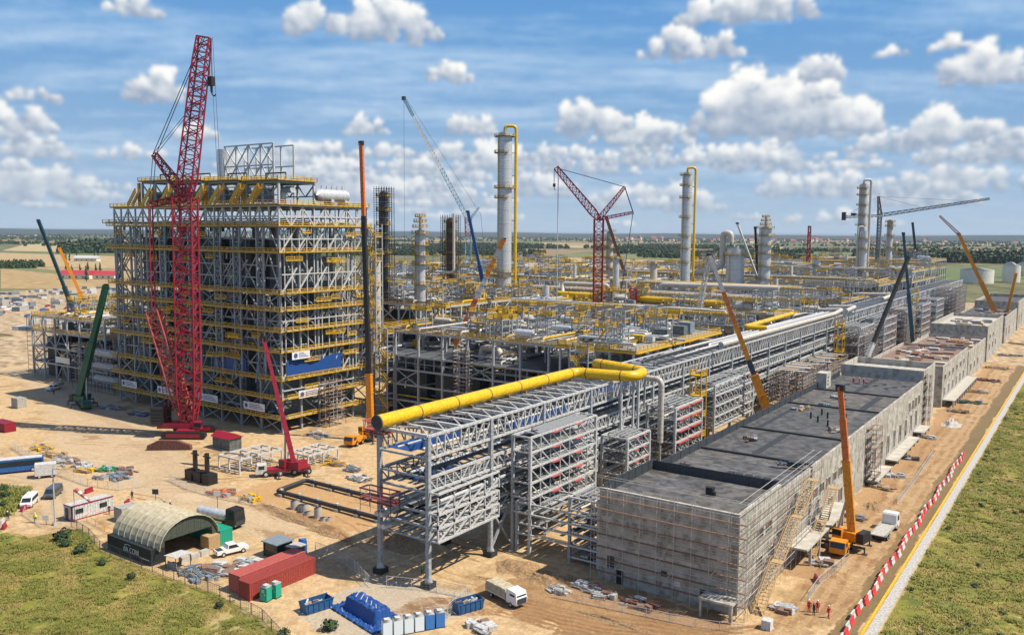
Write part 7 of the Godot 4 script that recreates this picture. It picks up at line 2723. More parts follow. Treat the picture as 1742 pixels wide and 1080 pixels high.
func shelter():
	var t := site("domed_shelter", "cream arched fabric shelter open at one end, standing on containers", "shelter", vv(-124, 0, -80.4))
	var n := 12
	var zc := -80.4
	var hw := 5.4
	for q in 8:
		var xa := -118.2 - q * 1.65
		var xb := xa - 1.65
		var mb := MB.new()
		for k in n:
			var a0 := PI * k / n
			var a1 := PI * (k + 1) / n
			var sag := 0.0
			var p0 := vv(0, 2.3 + sin(a0) * (4.2 - sag), zc + cos(a0) * hw)
			var p1 := vv(0, 2.3 + sin(a1) * (4.2 - sag), zc + cos(a1) * hw)
			var xm := (xa + xb) * 0.5
			var nn := vv(0, sin((a0 + a1) * 0.5), cos((a0 + a1) * 0.5))
			var s0 := p0 - nn * 0.12
			var s1 := p1 - nn * 0.12
			mb.quad(p0 + vv(xa, 0, 0), p1 + vv(xa, 0, 0), s1 + vv(xm, 0, 0), s0 + vv(xm, 0, 0), (nn + vv(-0.12, 0, 0)).normalized())
			mb.quad(s0 + vv(xm, 0, 0), s1 + vv(xm, 0, 0), p1 + vv(xb, 0, 0), p0 + vv(xb, 0, 0), (nn + vv(0.12, 0, 0)).normalized())
		part(mb, "fabric_panel", M.tent, t)
		mb = MB.new()
		var pts := PackedVector3Array()
		for k in n + 1:
			var a := PI * k / n
			pts.append(vv(xa, 2.3 + sin(a) * 4.22, zc + cos(a) * (hw + 0.02)))
		mb.path(pts, 0.07, 6)
		part(mb, "hoop", M.tent, t)
	# half-closed gable and closed back
	for g in [[-118.6, 3.6], [-131.2, 0.0]]:
		for k in 10:
			var za: float = zc - hw + k * hw * 0.2
			var zb: float = za + hw * 0.2 - 0.03
			var mb := MB.new()
			var ya := 2.3 + 4.1 * sqrt(maxf(0.0, 1.0 - pow((za - zc) / hw, 2)))
			var yb := 2.3 + 4.1 * sqrt(maxf(0.0, 1.0 - pow((zb - zc) / hw, 2)))
			var lo: float = minf(g[1], minf(ya, yb) - 0.05)
			mb.prism(P2([za, lo, zb, lo, zb, maxf(yb, lo + 0.02), za, maxf(ya, lo + 0.02)]), vv(g[0], 0, 0), vv(0, 0, 1), UP, vv(0.05, 0, 0))
			part(mb, "gable_strip", M.tent_end, t)
	var c := container("shipping_container", "dark grey container with white lettering carrying the domed shelter's near side", -131.4, -119.2, -76.5, -74.1, 2.6, "container_dark")
	var tm := TextMesh.new()
	var font := SystemFont.new()
	font.font_names = PackedStringArray(["Droid Sans"])
	tm.font = font
	tm.text = "dA COM"
	tm.font_size = 64
	tm.pixel_size = 0.019
	tm.depth = 0.03
	var o := MeshInstance3D.new()
	o.mesh = tm
	o.material_override = M.sign
	o.name = "lettering"
	c.add_child(o, true)
	o.position = vv(-124.6, 1.35, -74.06) - offs[c]
	var mb := MB.new()
	mb.bx(-122.2, -119.6, 0.75, 0.9, -74.08, -74.05)
	mb.path(PackedVector3Array([vv(-126.4, 1.95, -74.07), vv(-125.6, 2.2, -74.07), vv(-124.8, 2.1, -74.07)]), 0.05, 4)
	part(mb, "small_print", M.sign, c)
	container("shipping_container", "green container under the far side of the domed shelter", -130.0, -117.8, -88.2, -85.8, 2.6, "toilet_green")
	var w := site("timber_crate", "plain timber crate beside the green container in the shelter mouth", "crate", vv(-119, 0, -84.6))
	for k in 6:
		mb = MB.new()
		mb.bx(-119.8, -117.6, 0.1 + k * 0.36, 0.44 + k * 0.36, -85.6, -83.4)
		part(mb, "plank", M.timber, w)
	for k in 3:
		var bl := site("concrete_block", "pale concrete block in a row before the shelter mouth", "block", vv(-116.6, 0, -78.2 - k * 1.8), "concrete blocks before the shelter")
		mb = MB.new()
		mb.prism(P2([-0.8, 0, 0.8, 0, 0.8, 0.75, 0.65, 0.9, -0.65, 0.9, -0.8, 0.75]), vv(-117.0, 0, -78.2 - k * 1.8), vv(0, 0, 1), UP, vv(0.8, 0, 0))
		part(mb, "block", M.concrete_pale, bl)
	var hut := site("lean_to", "small lean-to with striped grey roof beside the lettered container", "hut", vv(-115.6, 0, -75.6))
	mb = MB.new()
	for k in 10:
		mb.obox(vv(-116.9 + k * 0.3, 2.0 + k * 0.03, -76.4), vv(0.14, 0.012, 0), vv(0, 0.03 + 0.015 * (k % 2), 0), vv(0, 0, 1.5))
	part(mb, "roof_sheets", M.galv, hut)
	for e in [[-116.9, -77.7], [-114.3, -77.7], [-116.9, -75.1], [-114.3, -75.1]]:
		member(hut, "post", M.steel_dark, vv(e[0], 0, e[1]), vv(e[0], 2.0, e[1]), 0.1)
	mb = MB.new()
	mb.bx(-116.6, -114.4, 0, 1.1, -75.4, -75.2)
	part(mb, "back_panel", M.steel_blue, hut)

func yard():
	shelter()
	container("shipping_container", "dull red container with corrugated sides, next to the green toilets", -98.9, -96.4, -87.0, -74.8, 2.6, "container_red")
	var c := container("shipping_container", "faded pale red container behind the dull red one", -101.9, -99.3, -87.6, -75.4, 2.75, "container_pale")
	var mb := MB.new()
	toilet("green portable toilet with white roof nearest the red container's corner", -94.9, -76.4, 0.2, "toilet_green", "white")
	toilet("green portable toilet with white roof, second along the red container", -94.7, -77.9, 0.2, "toilet_green", "white")
	toilet("single blue portable toilet behind the red containers", -104.6, -91.8, -0.6, "toilet_blue", "toilet_blue")
	for q in 6:
		toilet("pale portable toilet with white roof in the row by the blue tarpaulin heap" if q < 4 else "bright blue portable toilet with white roof at the end of the pale row", -73.6 + q * 0.75, -78.4 - q * 1.22, 2.55, "toilet_pale" if q < 4 else "toilet_blue", "white", "portable toilets in a row by the tarpaulin")
	skip_bin("blue waste skip full of rubbish between red container and tarpaulin heap", -86.9, -78.5, -0.25, 3)
	skip_bin("blue waste skip of debris near the white van with canvas bed", -69.8, -90.6, -0.35, 4)
	# guard hut
	var t := site("guard_hut", "dark glazed hut with flat grey roof behind the red containers", "hut", vv(-107, 0, -88.5))
	mb = MB.new()
	mb.bx(-109.0, -105.2, 2.35, 2.5, -90.6, -87.0)
	part(mb, "roof", M.steel_blue, t)
	mb = MB.new()
	mb.bx(-108.7, -105.5, 0, 1.0, -90.3, -87.3)
	part(mb, "lower_wall", M.container_dark, t)
	mb = MB.new()
	mb.bx(-108.65, -105.55, 1.0, 2.35, -90.25, -87.35)
	part(mb, "glazing", M.glass_dark, t)
	for e in [[-108.7, -87.3], [-105.5, -87.3], [-108.7, -90.3], [-105.5, -90.3]]:
		member(t, "post", M.steel_dark, vv(e[0], 0, e[1]), vv(e[0], 2.35, e[1]), 0.14)
	t = site("guard_hut", "small open kiosk with pale roof joined to the dark hut", "hut", vv(-104, 0, -89))
	mb = MB.new()
	mb.bx(-105.0, -102.8, 1.95, 2.08, -91.0, -88.6)
	part(mb, "roof", M.stone, t)
	mb = MB.new()
	mb.bx(-104.8, -103.0, 0, 1.95, -90.8, -89.0)
	part(mb, "wall", M.container_dark, t)
	# blue tarpaulin heap
	t = site("tarpaulin_heap", "crumpled bright blue tarpaulin over stacked material with white bars on it", "tarpaulin", vv(-79.5, 0, -80.5))
	mb = MB.new()
	var nz := FastNoiseLite.new()
	nz.seed = 8
	nz.frequency = 0.5
	var gr := []
	for a in 41:
		for b in 25:
			var u := a / 40.0 * 11.0 - 5.5
			var w := b / 24.0 * 5.6 - 2.8
			var inside := clampf((4.0 - absf(u)) * 2.2, 0, 1) * clampf((1.6 - absf(w)) * 2.2, 0, 1)
			var y := 0.06 + inside * 1.75 + 0.5 * absf(nz.get_noise_2d(u * 2.2, w * 2.2)) + 0.35 * absf(nz.get_noise_2d(u * 6.0, w * 6.0))
			gr.append(vv(-79.9, 0, -81.4) + vv(0.975, 0, 0.22) * u + vv(-0.22, 0, 0.975) * w + UP * y)
	for a in 40:
		for b in 24:
			var p: Vector3 = gr[a * 25 + b]
			var q: Vector3 = gr[(a + 1) * 25 + b]
			var r: Vector3 = gr[(a + 1) * 25 + b + 1]
			var s: Vector3 = gr[a * 25 + b + 1]
			var nn := (s - p).cross(q - p).normalized()
			mb.quad(p, q, r, s, nn if nn.y > 0 else -nn)
	part(mb, "sheet", M.tarp_blue, t)
	mb = MB.new()
	for q in 5:
		var p := vv(-82.3 + q * 1.2, 2.15, -81.9 + q * 0.25)
		mb.beam(p + vv(-0.5, 0, -0.9 + 0.2 * q), p + vv(0.5, 0.1, 0.9), 0.09)
	part(mb, "white_bars", M.white, t)
	# cabins
	t = container("site_cabin", "white site cabin with red trim beside the windsock", -152.0, -149.5, -85.8, -77.8, 2.75, "white", "", 0.5)
	mb = MB.new()
	for y in [2.62, 0.0]:
		mb.bx(-149.5, -149.44, y, y + 0.2, -85.8, -77.8)
		mb.bx(-152.0, -149.5, y, y + 0.2, -77.8, -77.74)
	mb.bx(-149.5, -149.43, 0, 2.8, -78.0, -77.74)
	part(mb, "red_trim", M.red, t)
	mb = MB.new()
	mb.bx(-149.48, -149.42, 1.2, 2.0, -80.0, -78.6); mb.bx(-149.48, -149.42, 1.2, 2.0, -84.5, -83.1)
	part(mb, "window", M.glass_dark, t)
	mb = MB.new()
	mb.bx(-151.4, -150.5, 0.2, 2.2, -77.79, -77.72)
	part(mb, "door", M.steel_dark, t)
	container("site_cabin", "small plain grey cabin between white cabin and domed shelter", -144.0, -141.4, -86.0, -82.6, 2.6, "stone")
	container("site_cabin", "grey equipment cabin alone on the yard before the small process structure", -261.5, -257.8, -122.6, -120.0, 3.0, "stone")
	container("site_cabin", "red low cabin at the yard edge beside the grey equipment cabin", -236.5, -229.5, -106.2, -103.4, 2.4, "red")
	t = container("site_cabin", "dark red-roofed workshop cabin beside the crawler crane", -174.5, -168.0, -129.0, -125.6, 2.9, "furnace")
	mb = MB.new()
	mb.prism(P2([-2.2, 2.9, 2.2, 2.9, 0, 4.0]), vv(-174.8, 0, -127.3), vv(0, 0, 1), UP, vv(7.1, 0, 0))
	part(mb, "roof", M.red, t)
	# lamp post and windsock
	t = site("lamp_post", "tall grey lamp post beside the access road", "lamp post", vv(-150.1, 0, -75.2))
	mb = MB.new()
	mb.tube(vv(-150.1, 0.4, -75.2), vv(-150.1, 10.2, -75.2), 0.16, 8, 0.09)
	part(mb, "pole", M.galv, t)
	mb = MB.new()
	mb.beam(vv(-150.1, 10.15, -75.2), vv(-149.0, 10.3, -75.6), 0.1); mb.box(vv(-148.7, 10.3, -75.7), vv(0.7, 0.14, 0.3))
	part(mb, "lantern", M.stone, t)
	mb = MB.new()
	mb.bx(-150.5, -149.7, 0, 0.45, -75.6, -74.8)
	part(mb, "foot", M.concrete, t)
	t = site("windsock", "red and white striped windsock above the white site cabin", "windsock", vv(-148.7, 0, -78.0))
	mb = MB.new()
	mb.tube(vv(-148.7, 0, -78.0), vv(-148.7, 6.1, -78.0), 0.05, 6)
	part(mb, "pole", M.steel_dark, t)
	for q in 5:
		mb = MB.new()
		var a := vv(-148.4, 6.0, -78.2) + vv(0.5, -0.42, -0.25) * q
		mb.tube(a, a + vv(0.5, -0.42, -0.25), 0.42 - q * 0.05, 10, 0.37 - q * 0.05, false)
		part(mb, "stripe", M.red_pale if q % 2 == 0 else M.white, t)
	# counterweight stacks of the crane
	for q in 3:
		t = site("counterweight_stack", "black counterweight stack with hook mast on timber pads before the furnace building", "counterweight", vv(-155.0 + q * 2.9, 0, -106.4), "black counterweight stacks")
		for k in 4:
			mb = MB.new()
			mb.bx(-156.2 + q * 2.9, -153.9 + q * 2.9, 0.1 + k * 0.55, 0.6 + k * 0.55, -107.6, -105.4)
			part(mb, "slab", M.black, t)
		if q < 2:
			mb = MB.new()
			mb.beam(vv(-154.0 + q * 4.0, 2.2, -106.5), vv(-154.0 + q * 4.0, 6.4, -106.5), 0.7)
			mb.beam(vv(-155.2 + q * 4.0, 5.6, -106.5), vv(-152.8 + q * 4.0, 5.6, -106.5), 0.25)
			part(mb, "hook_mast", M.black, t)
		mb = MB.new()
		mb.bx(-156.4 + q * 2.9, -153.7 + q * 2.9, 0.0, 0.1, -107.8, -105.2)
		part(mb, "pad", M.timber, t)
	# white steel frames on the ground
	for f in [[-157.0, -150.0, -126, -114.5, 3.2, "large white steel frame lying on the yard beside the red crane"], [-149.0, -142.5, -136, -127.0, 2.6, "white steel frame on the yard under the furnace building's corner"]]:
		t = site("steel_frame", f[5], "frame", vv(f[0], 0, f[3]))
		for x in [f[0], (f[0] + f[1]) * 0.5, f[1]]:
			for z in [f[2], (f[2] + f[3]) * 0.5, f[3]]:
				member(t, "leg", M.white, vv(x, 0, z), vv(x, f[4], z), 0.3)
			member(t, "beam", M.white, vv(x, f[4], f[2]), vv(x, f[4], f[3]), 0.34)
			member(t, "brace", M.white, vv(x, 0.3, f[2]), vv(x, f[4], (f[2] + f[3]) * 0.5), 0.24)
		for q in 5:
			var z: float = lerpf(f[2], f[3], q / 4.0)
			member(t, "beam", M.white, vv(f[0], f[4] - 0.05, z), vv(f[1], f[4] - 0.05, z), 0.32)
			member(t, "beam", M.white, vv(f[0], 0.5, z), vv(f[1], 0.5, z), 0.26)
	# black pipeline loop on blocks
	t = site("ground_pipeline", "thick black pipeline loop laid on concrete blocks on the sand", "pipe", vv(-118, 0, -110))
	mb = MB.new()
	mb.path(fillet([vv(-104.5, 0.75, -109.8), vv(-132.6, 0.75, -109.9), vv(-133.6, 0.75, -118.3), vv(-104, 0.75, -118.1)], 1.0, 4), 0.42, 12)
	part(mb, "pipe_run", M.bitumen_black, t)
	for q in 6:
		for z in [-109.8, -118.2]:
			mb = MB.new()
			mb.bx(-131.5 + q * 5.2, -130.5 + q * 5.2, 0, 0.5, z - 0.6, z + 0.6)
			mb.bx(-131.3 + q * 5.2, -130.7 + q * 5.2, 1.2, 1.5, z - 0.3, z + 0.3)
			part(mb, "saddle_block", M.concrete_pale, t)
	var n := 0
	for a in [[-122.9, -106.0, 1.5], [-121.3, -106.3, 1.0], [-119.9, -105.8, 1.35], [-118.4, -105.3, 0.45], [-115.6, -105.2, 1.8], [-113.7, -104.8, 0.45], [-113.0, -105.3, 0.4]]:
		mb = MB.new()
		var pts := PackedVector3Array()
		t = site("concrete_ring", "tall pale concrete well ring standing by the black pipeline" if a[2] > 0.9 else "flat pale concrete ring lying by the black pipeline", "concrete ring", vv(a[0], 0, a[1]), "concrete rings by the pipeline")
		mb.path(PackedVector3Array([vv(a[0], 0, a[1]), vv(a[0], a[2], a[1]), vv(a[0], a[2] + 0.001, a[1]), vv(a[0], a[2] - 0.3, a[1])]), [0.72, 0.72, 0.58, 0.56], 18)
		part(mb, "ring", M.concrete_pale, t)
	# mounds
	mound("earth_mound", "soil mound in the shade under the pipe rack's near end", -95.5, -104.0, 6.5, 4.0, 1.6, "earth", 2)
	mound("earth_mound", "low sandy mound beside the canvas-covered white van", -72.0, -107.0, 5.0, 3.6, 0.9, "earth", 3)
	mound("earth_mound", "small sandy mound at the foot of the low pipe bridge", -66.5, -105.5, 3.6, 2.6, 0.8, "earth", 5)
	mound("earth_mound", "sandy mound along the dirt track beside the long hall", -33.5, -172.0, 2.4, 3.4, 0.9, "earth", 6)
	mound("earth_mound", "grey rubble mound near the end of the long hall", -32.6, -262.0, 2.6, 5.0, 1.5, "stone", 7)
	for q in 6:
		mound("earth_mound", ["long low ridge of churned earth beside the concrete rings", "second ridge of churned earth before the concrete rings", "ridge of churned earth leading to the rack's shade", "short churned ridge by the counterweights' fence", "low churned ridge on the track before the dark hall", "churned ridge beside the canvas-covered van"][q], [-121.0, -116.0, -108.0, -127.0, -52.0, -72.0][q], [-102.6, -101.2, -100.2, -104.0, -99.0, -100.5][q], [8.0, 9.0, 6.0, 4.0, 8.0, 4.5][q], [1.0, 0.9, 1.2, 0.9, 0.8, 1.0][q], 0.42, "earth", 60 + q)
	# red and white barriers
	for q in 60:
		var z := -107.0 - q * 2.02
		var bar := MeshInstance3D.new()
		if q < 2:
			mb = MB.new()
			mb.prism(P2([-0.3, 0, 0.3, 0, 0.22, 0.25, 0.12, 0.5, 0.1, 0.95, -0.1, 0.95, -0.12, 0.5, -0.22, 0.25]), vv(-25.2, 0, -0.98), vv(1, 0, 0), UP, vv(0, 0, 1.9))
			bar.mesh = mb.mesh()
			M["barrier%d" % q] = bar.mesh
		else:
			bar.mesh = M["barrier%d" % (q % 2)]
		bar.material_override = M.print_red if q % 2 else M.white
		bar.name = numbered("traffic_barrier")
		add_child(bar)
		bar.position = vv(0.22 * sin(q * 0.7) + 0.12 * sin(q * 2.9), 0, z)
		tag(bar, "red plastic traffic barrier in the line along the dirt track" if q % 2 else "white plastic traffic barrier in the line along the dirt track", "barrier", "barriers along the dirt track")
	for a in [[-162.8, -76.0, 0.6, "red"], [-163.7, -88.9, 0.3, "red"], [-155.6, -69.2, 0.9, "red"], [-158.0, -70.0, 0.9, "white"], [-147.4, -87.5, 0.4, "red"], [-33.0, -129.0, 0.5, "red"], [-150.5, -89.0, 0.6, "red"]]:
		var bar := MeshInstance3D.new()
		mb = MB.new()
		mb.prism(P2([-0.3, 0, 0.3, 0, 0.22, 0.25, 0.12, 0.5, 0.1, 0.95, -0.1, 0.95, -0.12, 0.5, -0.22, 0.25]), vv(0, 0, -0.98), vv(1, 0, 0), UP, vv(0, 0, 1.96))
		bar.mesh = mb.mesh()
		bar.material_override = M[a[3]]
		bar.name = numbered("traffic_barrier")
		add_child(bar)
		bar.position = vv(a[0], 0, a[1])
		bar.rotation.y = a[2]
		tag(bar, "loose %s traffic barrier standing alone on the sand" % a[3], "barrier", "loose barriers on the sand")
	# piles of building material
	var piles := [
		[-205.8, -100.7, 6.0, "yellow", "pile of yellow frames and beams by the left yard fence"], [-198.0, -99.0, 6.0, "timber", "timber and steel offcuts pile by the left yard fence"], [-190.0, -98.5, 7.0, "galv", "row of grey steel sections in the scrap yard"], [-183.0, -98.0, 6.0, "galv", "pale steel stools and beams in the scrap yard"],
		[-176.3, -99.6, 5.0, "hose_green", "bright green hoses coiled in the scrap yard"], [-179.2, -96.5, 4.0, "yellow", "yellow lifting frame lying in the scrap yard"], [-171.3, -101.6, 5.5, "rust", "rusty brown pipe stands beside the green hoses"], [-169.0, -98.2, 6.5, "steel_blue", "long grey walkway section at the scrap yard end"],
		[-171.5, -95.6, 2.6, "stone", "grey generator box in the scrap yard"], [-141.6, -104.0, 6.0, "orange_red", "flat timber sheets beside the counterweights"], [-134.0, -105.0, 5.0, "yellow", "heap of yellow railing pieces by the wire fence"], [-133.0, -131.3, 5.0, "steel_blue", "grey cabinets pile behind the black pipeline"],
		[-139.7, -132.6, 6.0, "yellow", "yellow frames heap near the furnace building corner"], [-127.0, -127.0, 6.0, "galv", "grey steel bundle stack behind the black pipeline"], [-163.3, -148.8, 7.0, "galv", "silver wrapped machine parts at the foot of the furnace building"], [-236.0, -137.0, 9.0, "steel_blue", "blue-grey bundles under the furnace building's shade"],
		[-222.0, -136.5, 7.0, "skip_blue", "blue crates in the furnace building's shade"], [-211.0, -135.5, 6.0, "rust", "dark rusty parts in the furnace building's shade"], [-110.5, -76.5, 7.0, "steel_blue", "blue-grey cable trays stacked by the wire fence"], [-108.5, -79.5, 6.0, "galv", "bright steel angles heaped beside the red containers"], [-108.0, -83.5, 5.0, "galv", "grey scaffold couplers and racks beside the white pickup"],
		[-65.0, -87.4, 5.0, "galv", "tangled scaffold tubes heap near the blue waste skip"], [-62.9, -103.3, 3.0, "stone", "grey sacks on the dirt before the dark hall"], [-56.3, -105.6, 3.0, "stone", "grey concrete panel pile before the dark hall"], [-51.0, -105.9, 5.0, "rust", "red-brown and blue steel bundle before the dark hall"], [-60.0, -106.5, 4.0, "galv", "short grey plates laid before the dark hall"],
		[-34.2, -116.0, 3.6, "white", "white sacks and yellow hoses beside the porch"], [-34.4, -136.5, 4.0, "galv", "steel bars on trestles along the dirt track"], [-35.2, -163.0, 3.6, "steel_blue", "grey-blue plate stack by the white flatbed"], [-35.4, -186.2, 5.0, "timber", "yellowish timber pile along the long hall"], [-35.0, -197.0, 4.0, "galv", "pale sheet pile along the long hall"], [-35.5, -215.0, 5.0, "steel_dark", "dark mixed pile below the long hall's dock"],
		[-35.1, -240.5, 4.0, "stone", "grey mixed pile near the taller block"], [-33.5, -282.0, 6.0, "timber", "boards and shuttering pile at the unfinished hall"], [-32.5, -300.0, 8.0, "green_crane", "dark green shuttering stack at the unfinished hall"], [-33.5, -322.0, 8.0, "timber", "yellow shuttering beams at the unfinished hall"], [-33.0, -350.0, 9.0, "rust", "reddish pile beside the low roughcast block"], [-33.0, -385.0, 9.0, "timber", "far timber pile beside the low roughcast block"], [-32.0, -430.0, 10.0, "steel_blue", "far grey pile beside the grey block"], [-32.0, -480.0, 10.0, "timber", "farthest pile beside the track"]]
	for q in piles.size():
		var a: Array = piles[q]
		var o := thing("material_pile", a[4], "pile", vv(a[0], 0.02, a[1]), 0.3 * sin(q * 1.7))
		heap(o, a[2], a[3], 16, 40 + q)
	t = site("rusty_beam", "long rust-red arched steel beam lying before the crawler crane", "beam", vv(-181, 0, -119))
	mb = MB.new()
	mb.prism(P2([-5.2, 0.1, 5.2, 0.1, 5.0, 1.2, 2.0, 2.3, -2.5, 2.4, -5.0, 1.2]), vv(-181.0, 0, -118.6), vv(0.78, 0, -0.62), UP, vv(0.5, 0, 0.9))
	part(mb, "web", M.rust, t)
	mb = MB.new()
	mb.bx(-34.6, -33.4, 0.15, 1.3, -109.8, -108.6)
	t = site("liquid_tank", "white caged liquid tank at the corner of the dirt track", "tank", vv(-34, 0, -109))
	part(mb, "bottle", M.white, t)
	mb = MB.new()
	for k in 5:
		mb.bx(-34.63, -33.37, 0.2 + k * 0.26, 0.24 + k * 0.26, -109.83, -108.57)
	mb.bx(-34.65, -33.35, 0, 0.15, -109.85, -108.55)
	part(mb, "cage", M.galv, t)
	# fences
	fence("mesh_fence", "dark wire fence along the edge of the rough grass", [[-147, -76.4], [-139, -75.2], [-131.8, -73.0], [-117, -72.9], [-101, -73.2], [-90, -71.8], [-83.5, -69.4], [-79, -62]], 0.0, "steel_dark", 1.7)
	fence("mesh_fence", "wire fence curving round the scrap yard", [[-212, -97], [-196, -93.8], [-182, -91.6], [-168, -91], [-160, -93], [-158, -98]], 0.0, "galv", 1.6)
	fence("mesh_fence", "wire fence beside the counterweights and yellow railing heap", [[-158, -103], [-150, -101.5], [-141, -101.5], [-131, -102.5]], 0.0, "galv", 1.4)
	fence("mesh_fence", "wire fence in the shade beside the blue toilet", [[-103, -93], [-97, -92.5], [-92, -91.0], [-86, -88.0]], 0.0, "galv", 1.8)
	fence("mesh_fence", "wire fence round the concrete pad with the tarpaulin heap", [[-84, -89.5], [-77, -92.5], [-72, -93.5], [-70.5, -87], [-73, -84]], 0.0, "galv", 1.8)
	fence("mesh_fence", "row of site fence panels along the dark hall", [[-62, -101.0], [-52, -102.5], [-42, -104.0], [-36, -106]], 0.0, "galv", 1.2)
	fence("mesh_fence", "orange rail fence beside the domed shelter", [[-147.5, -79.5], [-140.0, -78.5], [-133, -77.6]], 0.0, "orange", 1.1, false)
	fence("mesh_fence", "site fence panels before the amber mobile crane", [[-32.0, -121], [-32.2, -128], [-31.0, -140]], 0.0, "galv", 1.5)
	fence("mesh_fence", "site fence panels along the long hall beyond the flatbed truck", [[-30.5, -176], [-30.6, -196], [-31.2, -222]], 0.0, "galv", 1.2)
	fence("guard_rail", "pale guard rail along the access road bend", [[-186, -78.5], [-172, -82.0], [-160, -74.5], [-150, -73.0]], 0.0, "galv", 0.8, false)
	# signs
	for a in [[-151.4, -74.3, 1.7, "white information board beside the lamp post"], [-134.5, -97.5, 3.4, "white board on a post behind the domed shelter"], [-146.5, -92.5, 2.8, "dark board on a post on the yard behind the white cabin"]]:
		t = site("notice_board", a[3], "sign", vv(a[0], 0, a[1]))
		mb = MB.new()
		mb.beam(vv(a[0], 0, a[1]), vv(a[0], a[2], a[1]), 0.08)
		part(mb, "post", M.steel_dark, t)
		mb = MB.new()
		mb.obox(vv(a[0], a[2] - 0.4, a[1] + 0.06), vv(0.55, 0, -0.3), UP * 0.5, vv(0.015, 0, 0.025))
		part(mb, "board", M.sign if a[2] != 2.8 else M.steel_dark, t)

func left_works():
	var t := site("small_process_structure", "small open process structure with yellow top deck and white drums left of the furnace building", "building", vv(-290, 0, -152))
	frame(t, -313.0, -266.0, 6, -180.0, -152.0, 3, [5.5, 11.0, 16.5, 21.5], {"seed": 61, "cw": 0.5, "bw": 0.36, "brace": 0.3, "deck": 0.7, "pipes": 18, "vessels": 10, "boxes": 10, "perch": 9, "cages": 6, "top_deck": 0.4, "rails": [2, 3], "mat": M.steel})
	for q in 3:
		var mb := MB.new()
		mb.vessel(vv(-268, 4.0 + q * 4.2, -150.0), vv(-256, 4.0 + q * 4.2, -150.0), 1.35, 16)
		part(mb, "drum", M.white, t)
	for q in 5:
		var cm := MB.new()
		cm.bx(-311 + q * 9.0, -305 + q * 9.0, 0.2, 14.0 - (q % 3) * 3.0, -178, -156)
		part(cm, "interior_shade_box", [M.steel_dark, M.furnace][q % 2], t)  # added box, its tone standing in for the dark interior
	var sc := MB.new()
	var bo := MB.new()
	scaffold(sc, bo, -279, -254, -152.5, -147.5, 0, 15, 2.0, 2.0, 0.09)
	part(sc, "scaffold_tubes", M.galv, t, true)
	part(bo, "scaffold_boards", M.board, t, true)
	var bn := MB.new()
	bn.bx(-297, -288, 6.4, 8.4, -151.7, -151.6)
	part(bn, "banner", M.sign, t)
	sc = MB.new()
	bo = MB.new()
	scaffold(sc, bo, -319, -314, -176, -153, 0, 21, 3.4, 3.0, 0.1)
	part(sc, "stair_scaffold", M.board, t, true)
	# storage yard: stacked white containers, cabins and parked cars beyond
	var c := container("storage_container", "white container in the two-high stack by the meadow corner", -3, 3, -1.25, 1.25, 2.6, "white", "white stacked containers", 0.6)
	c.position = vv(-462, 0, -224)
	for q in range(1, 8):
		copy(c, vv(-462 + (q % 4) * 6.4, 2.65 * (q / 4), -224 - (q % 4) * 3.2), 0.0)
	c.rotation.y = 0.45
	var r := RandomNumberGenerator.new()
	r.seed = 17
	var kinds := []
	for k in 5:
		var cc := container("yard_container", ["white cabin among the storage yard rows", "blue-grey container among the storage yard rows", "stone-grey container among the storage yard rows", "pale grey long pipe bundle in the storage yard", "grey crate stack in the storage yard"][k], -3.0, 3.0, -1.25, 1.25, [2.6, 2.6, 2.6, 1.0, 1.8][k], ["white", "steel_blue", "stone", "galv", "stone"][k], "stock in the storage yard", 0.8)
		kinds.append(cc)
	for q in 270:
		var p := vv(r.randf_range(-740, -420), 0, r.randf_range(-420, -215))
		if p.z > -215 - (p.x + 420) * -0.35:
			pass
		var k := q % 5
		if q < 5:
			kinds[k].position = p
			kinds[k].rotation.y = 0.45
		else:
			var o := copy(kinds[k], p, 0.45 + (PI * 0.5 if r.randf() < 0.3 else 0.0))
			o.scale = Vector3(r.randf_range(0.6, 1.5), r.randf_range(0.6, 1.1), r.randf_range(0.7, 1.6))
	var cm: Node3D = null
	for q in 40:
		var p := vv(r.randf_range(-640, -480), 0, r.randf_range(-300, -250))
		if cm == null:
			cm = thing("parked_car", "small parked car in the storage yard", "car", p, 0.4, "cars parked in the storage yard")
			part(body([-2.1, 0.35, 2.1, 0.35, 2.1, 0.8, 1.2, 0.95, 0.6, 1.4, -1.2, 1.42, -2.0, 0.95], 1.75, 0.9, 0.2), "body", M.white_paint, cm)
			add_wheels(cm, [-0.8, 0.8], [-1.3, 1.3], 0.32, 0.2, M.galv)
		else:
			var o := copy(cm, p, 0.4 + (q % 3) * 0.1)
			if q % 3:
				(o.get_child(0) as MeshInstance3D).material_override = [M.van_grey, M.red, M.blue][q % 3]

# ------------------------------------------------------------------ grass and shrubs
func tuft_mesh(seed_: int, blades: int, tall: float, dry: float) -> ArrayMesh:
	# a low tangle of leaves and stalks, wider than high
	var r := RandomNumberGenerator.new()
	r.seed = seed_
	var mb := MB.new()
	for q in blades:
		var a := r.randf() * TAU
		var d := vv(cos(a), 0, sin(a))
		var o := vv(r.randfn() * 0.28, 0, r.randfn() * 0.28)
		var h := tall * r.randf_range(0.3, 1.1)
		var tip := o + d * h * r.randf_range(0.5, 1.5) + UP * h
		var w := d.cross(UP) * r.randf_range(0.05, 0.13)
		var k := r.randf_range(0.75, 1.3)
		mb.col = Color(0.155 * k, 0.165 * k, 0.028 * k, 1).lerp(Color(0.29 * k, 0.215 * k, 0.075 * k, 1), clampf(dry + r.randf_range(-0.3, 0.3), 0, 1))
		mb.tri(o - w, tip, o + w)
	for q in mb.n.size():
		mb.n[q] = (mb.n[q] * 0.3 + UP).normalized()
	return mb.mesh()

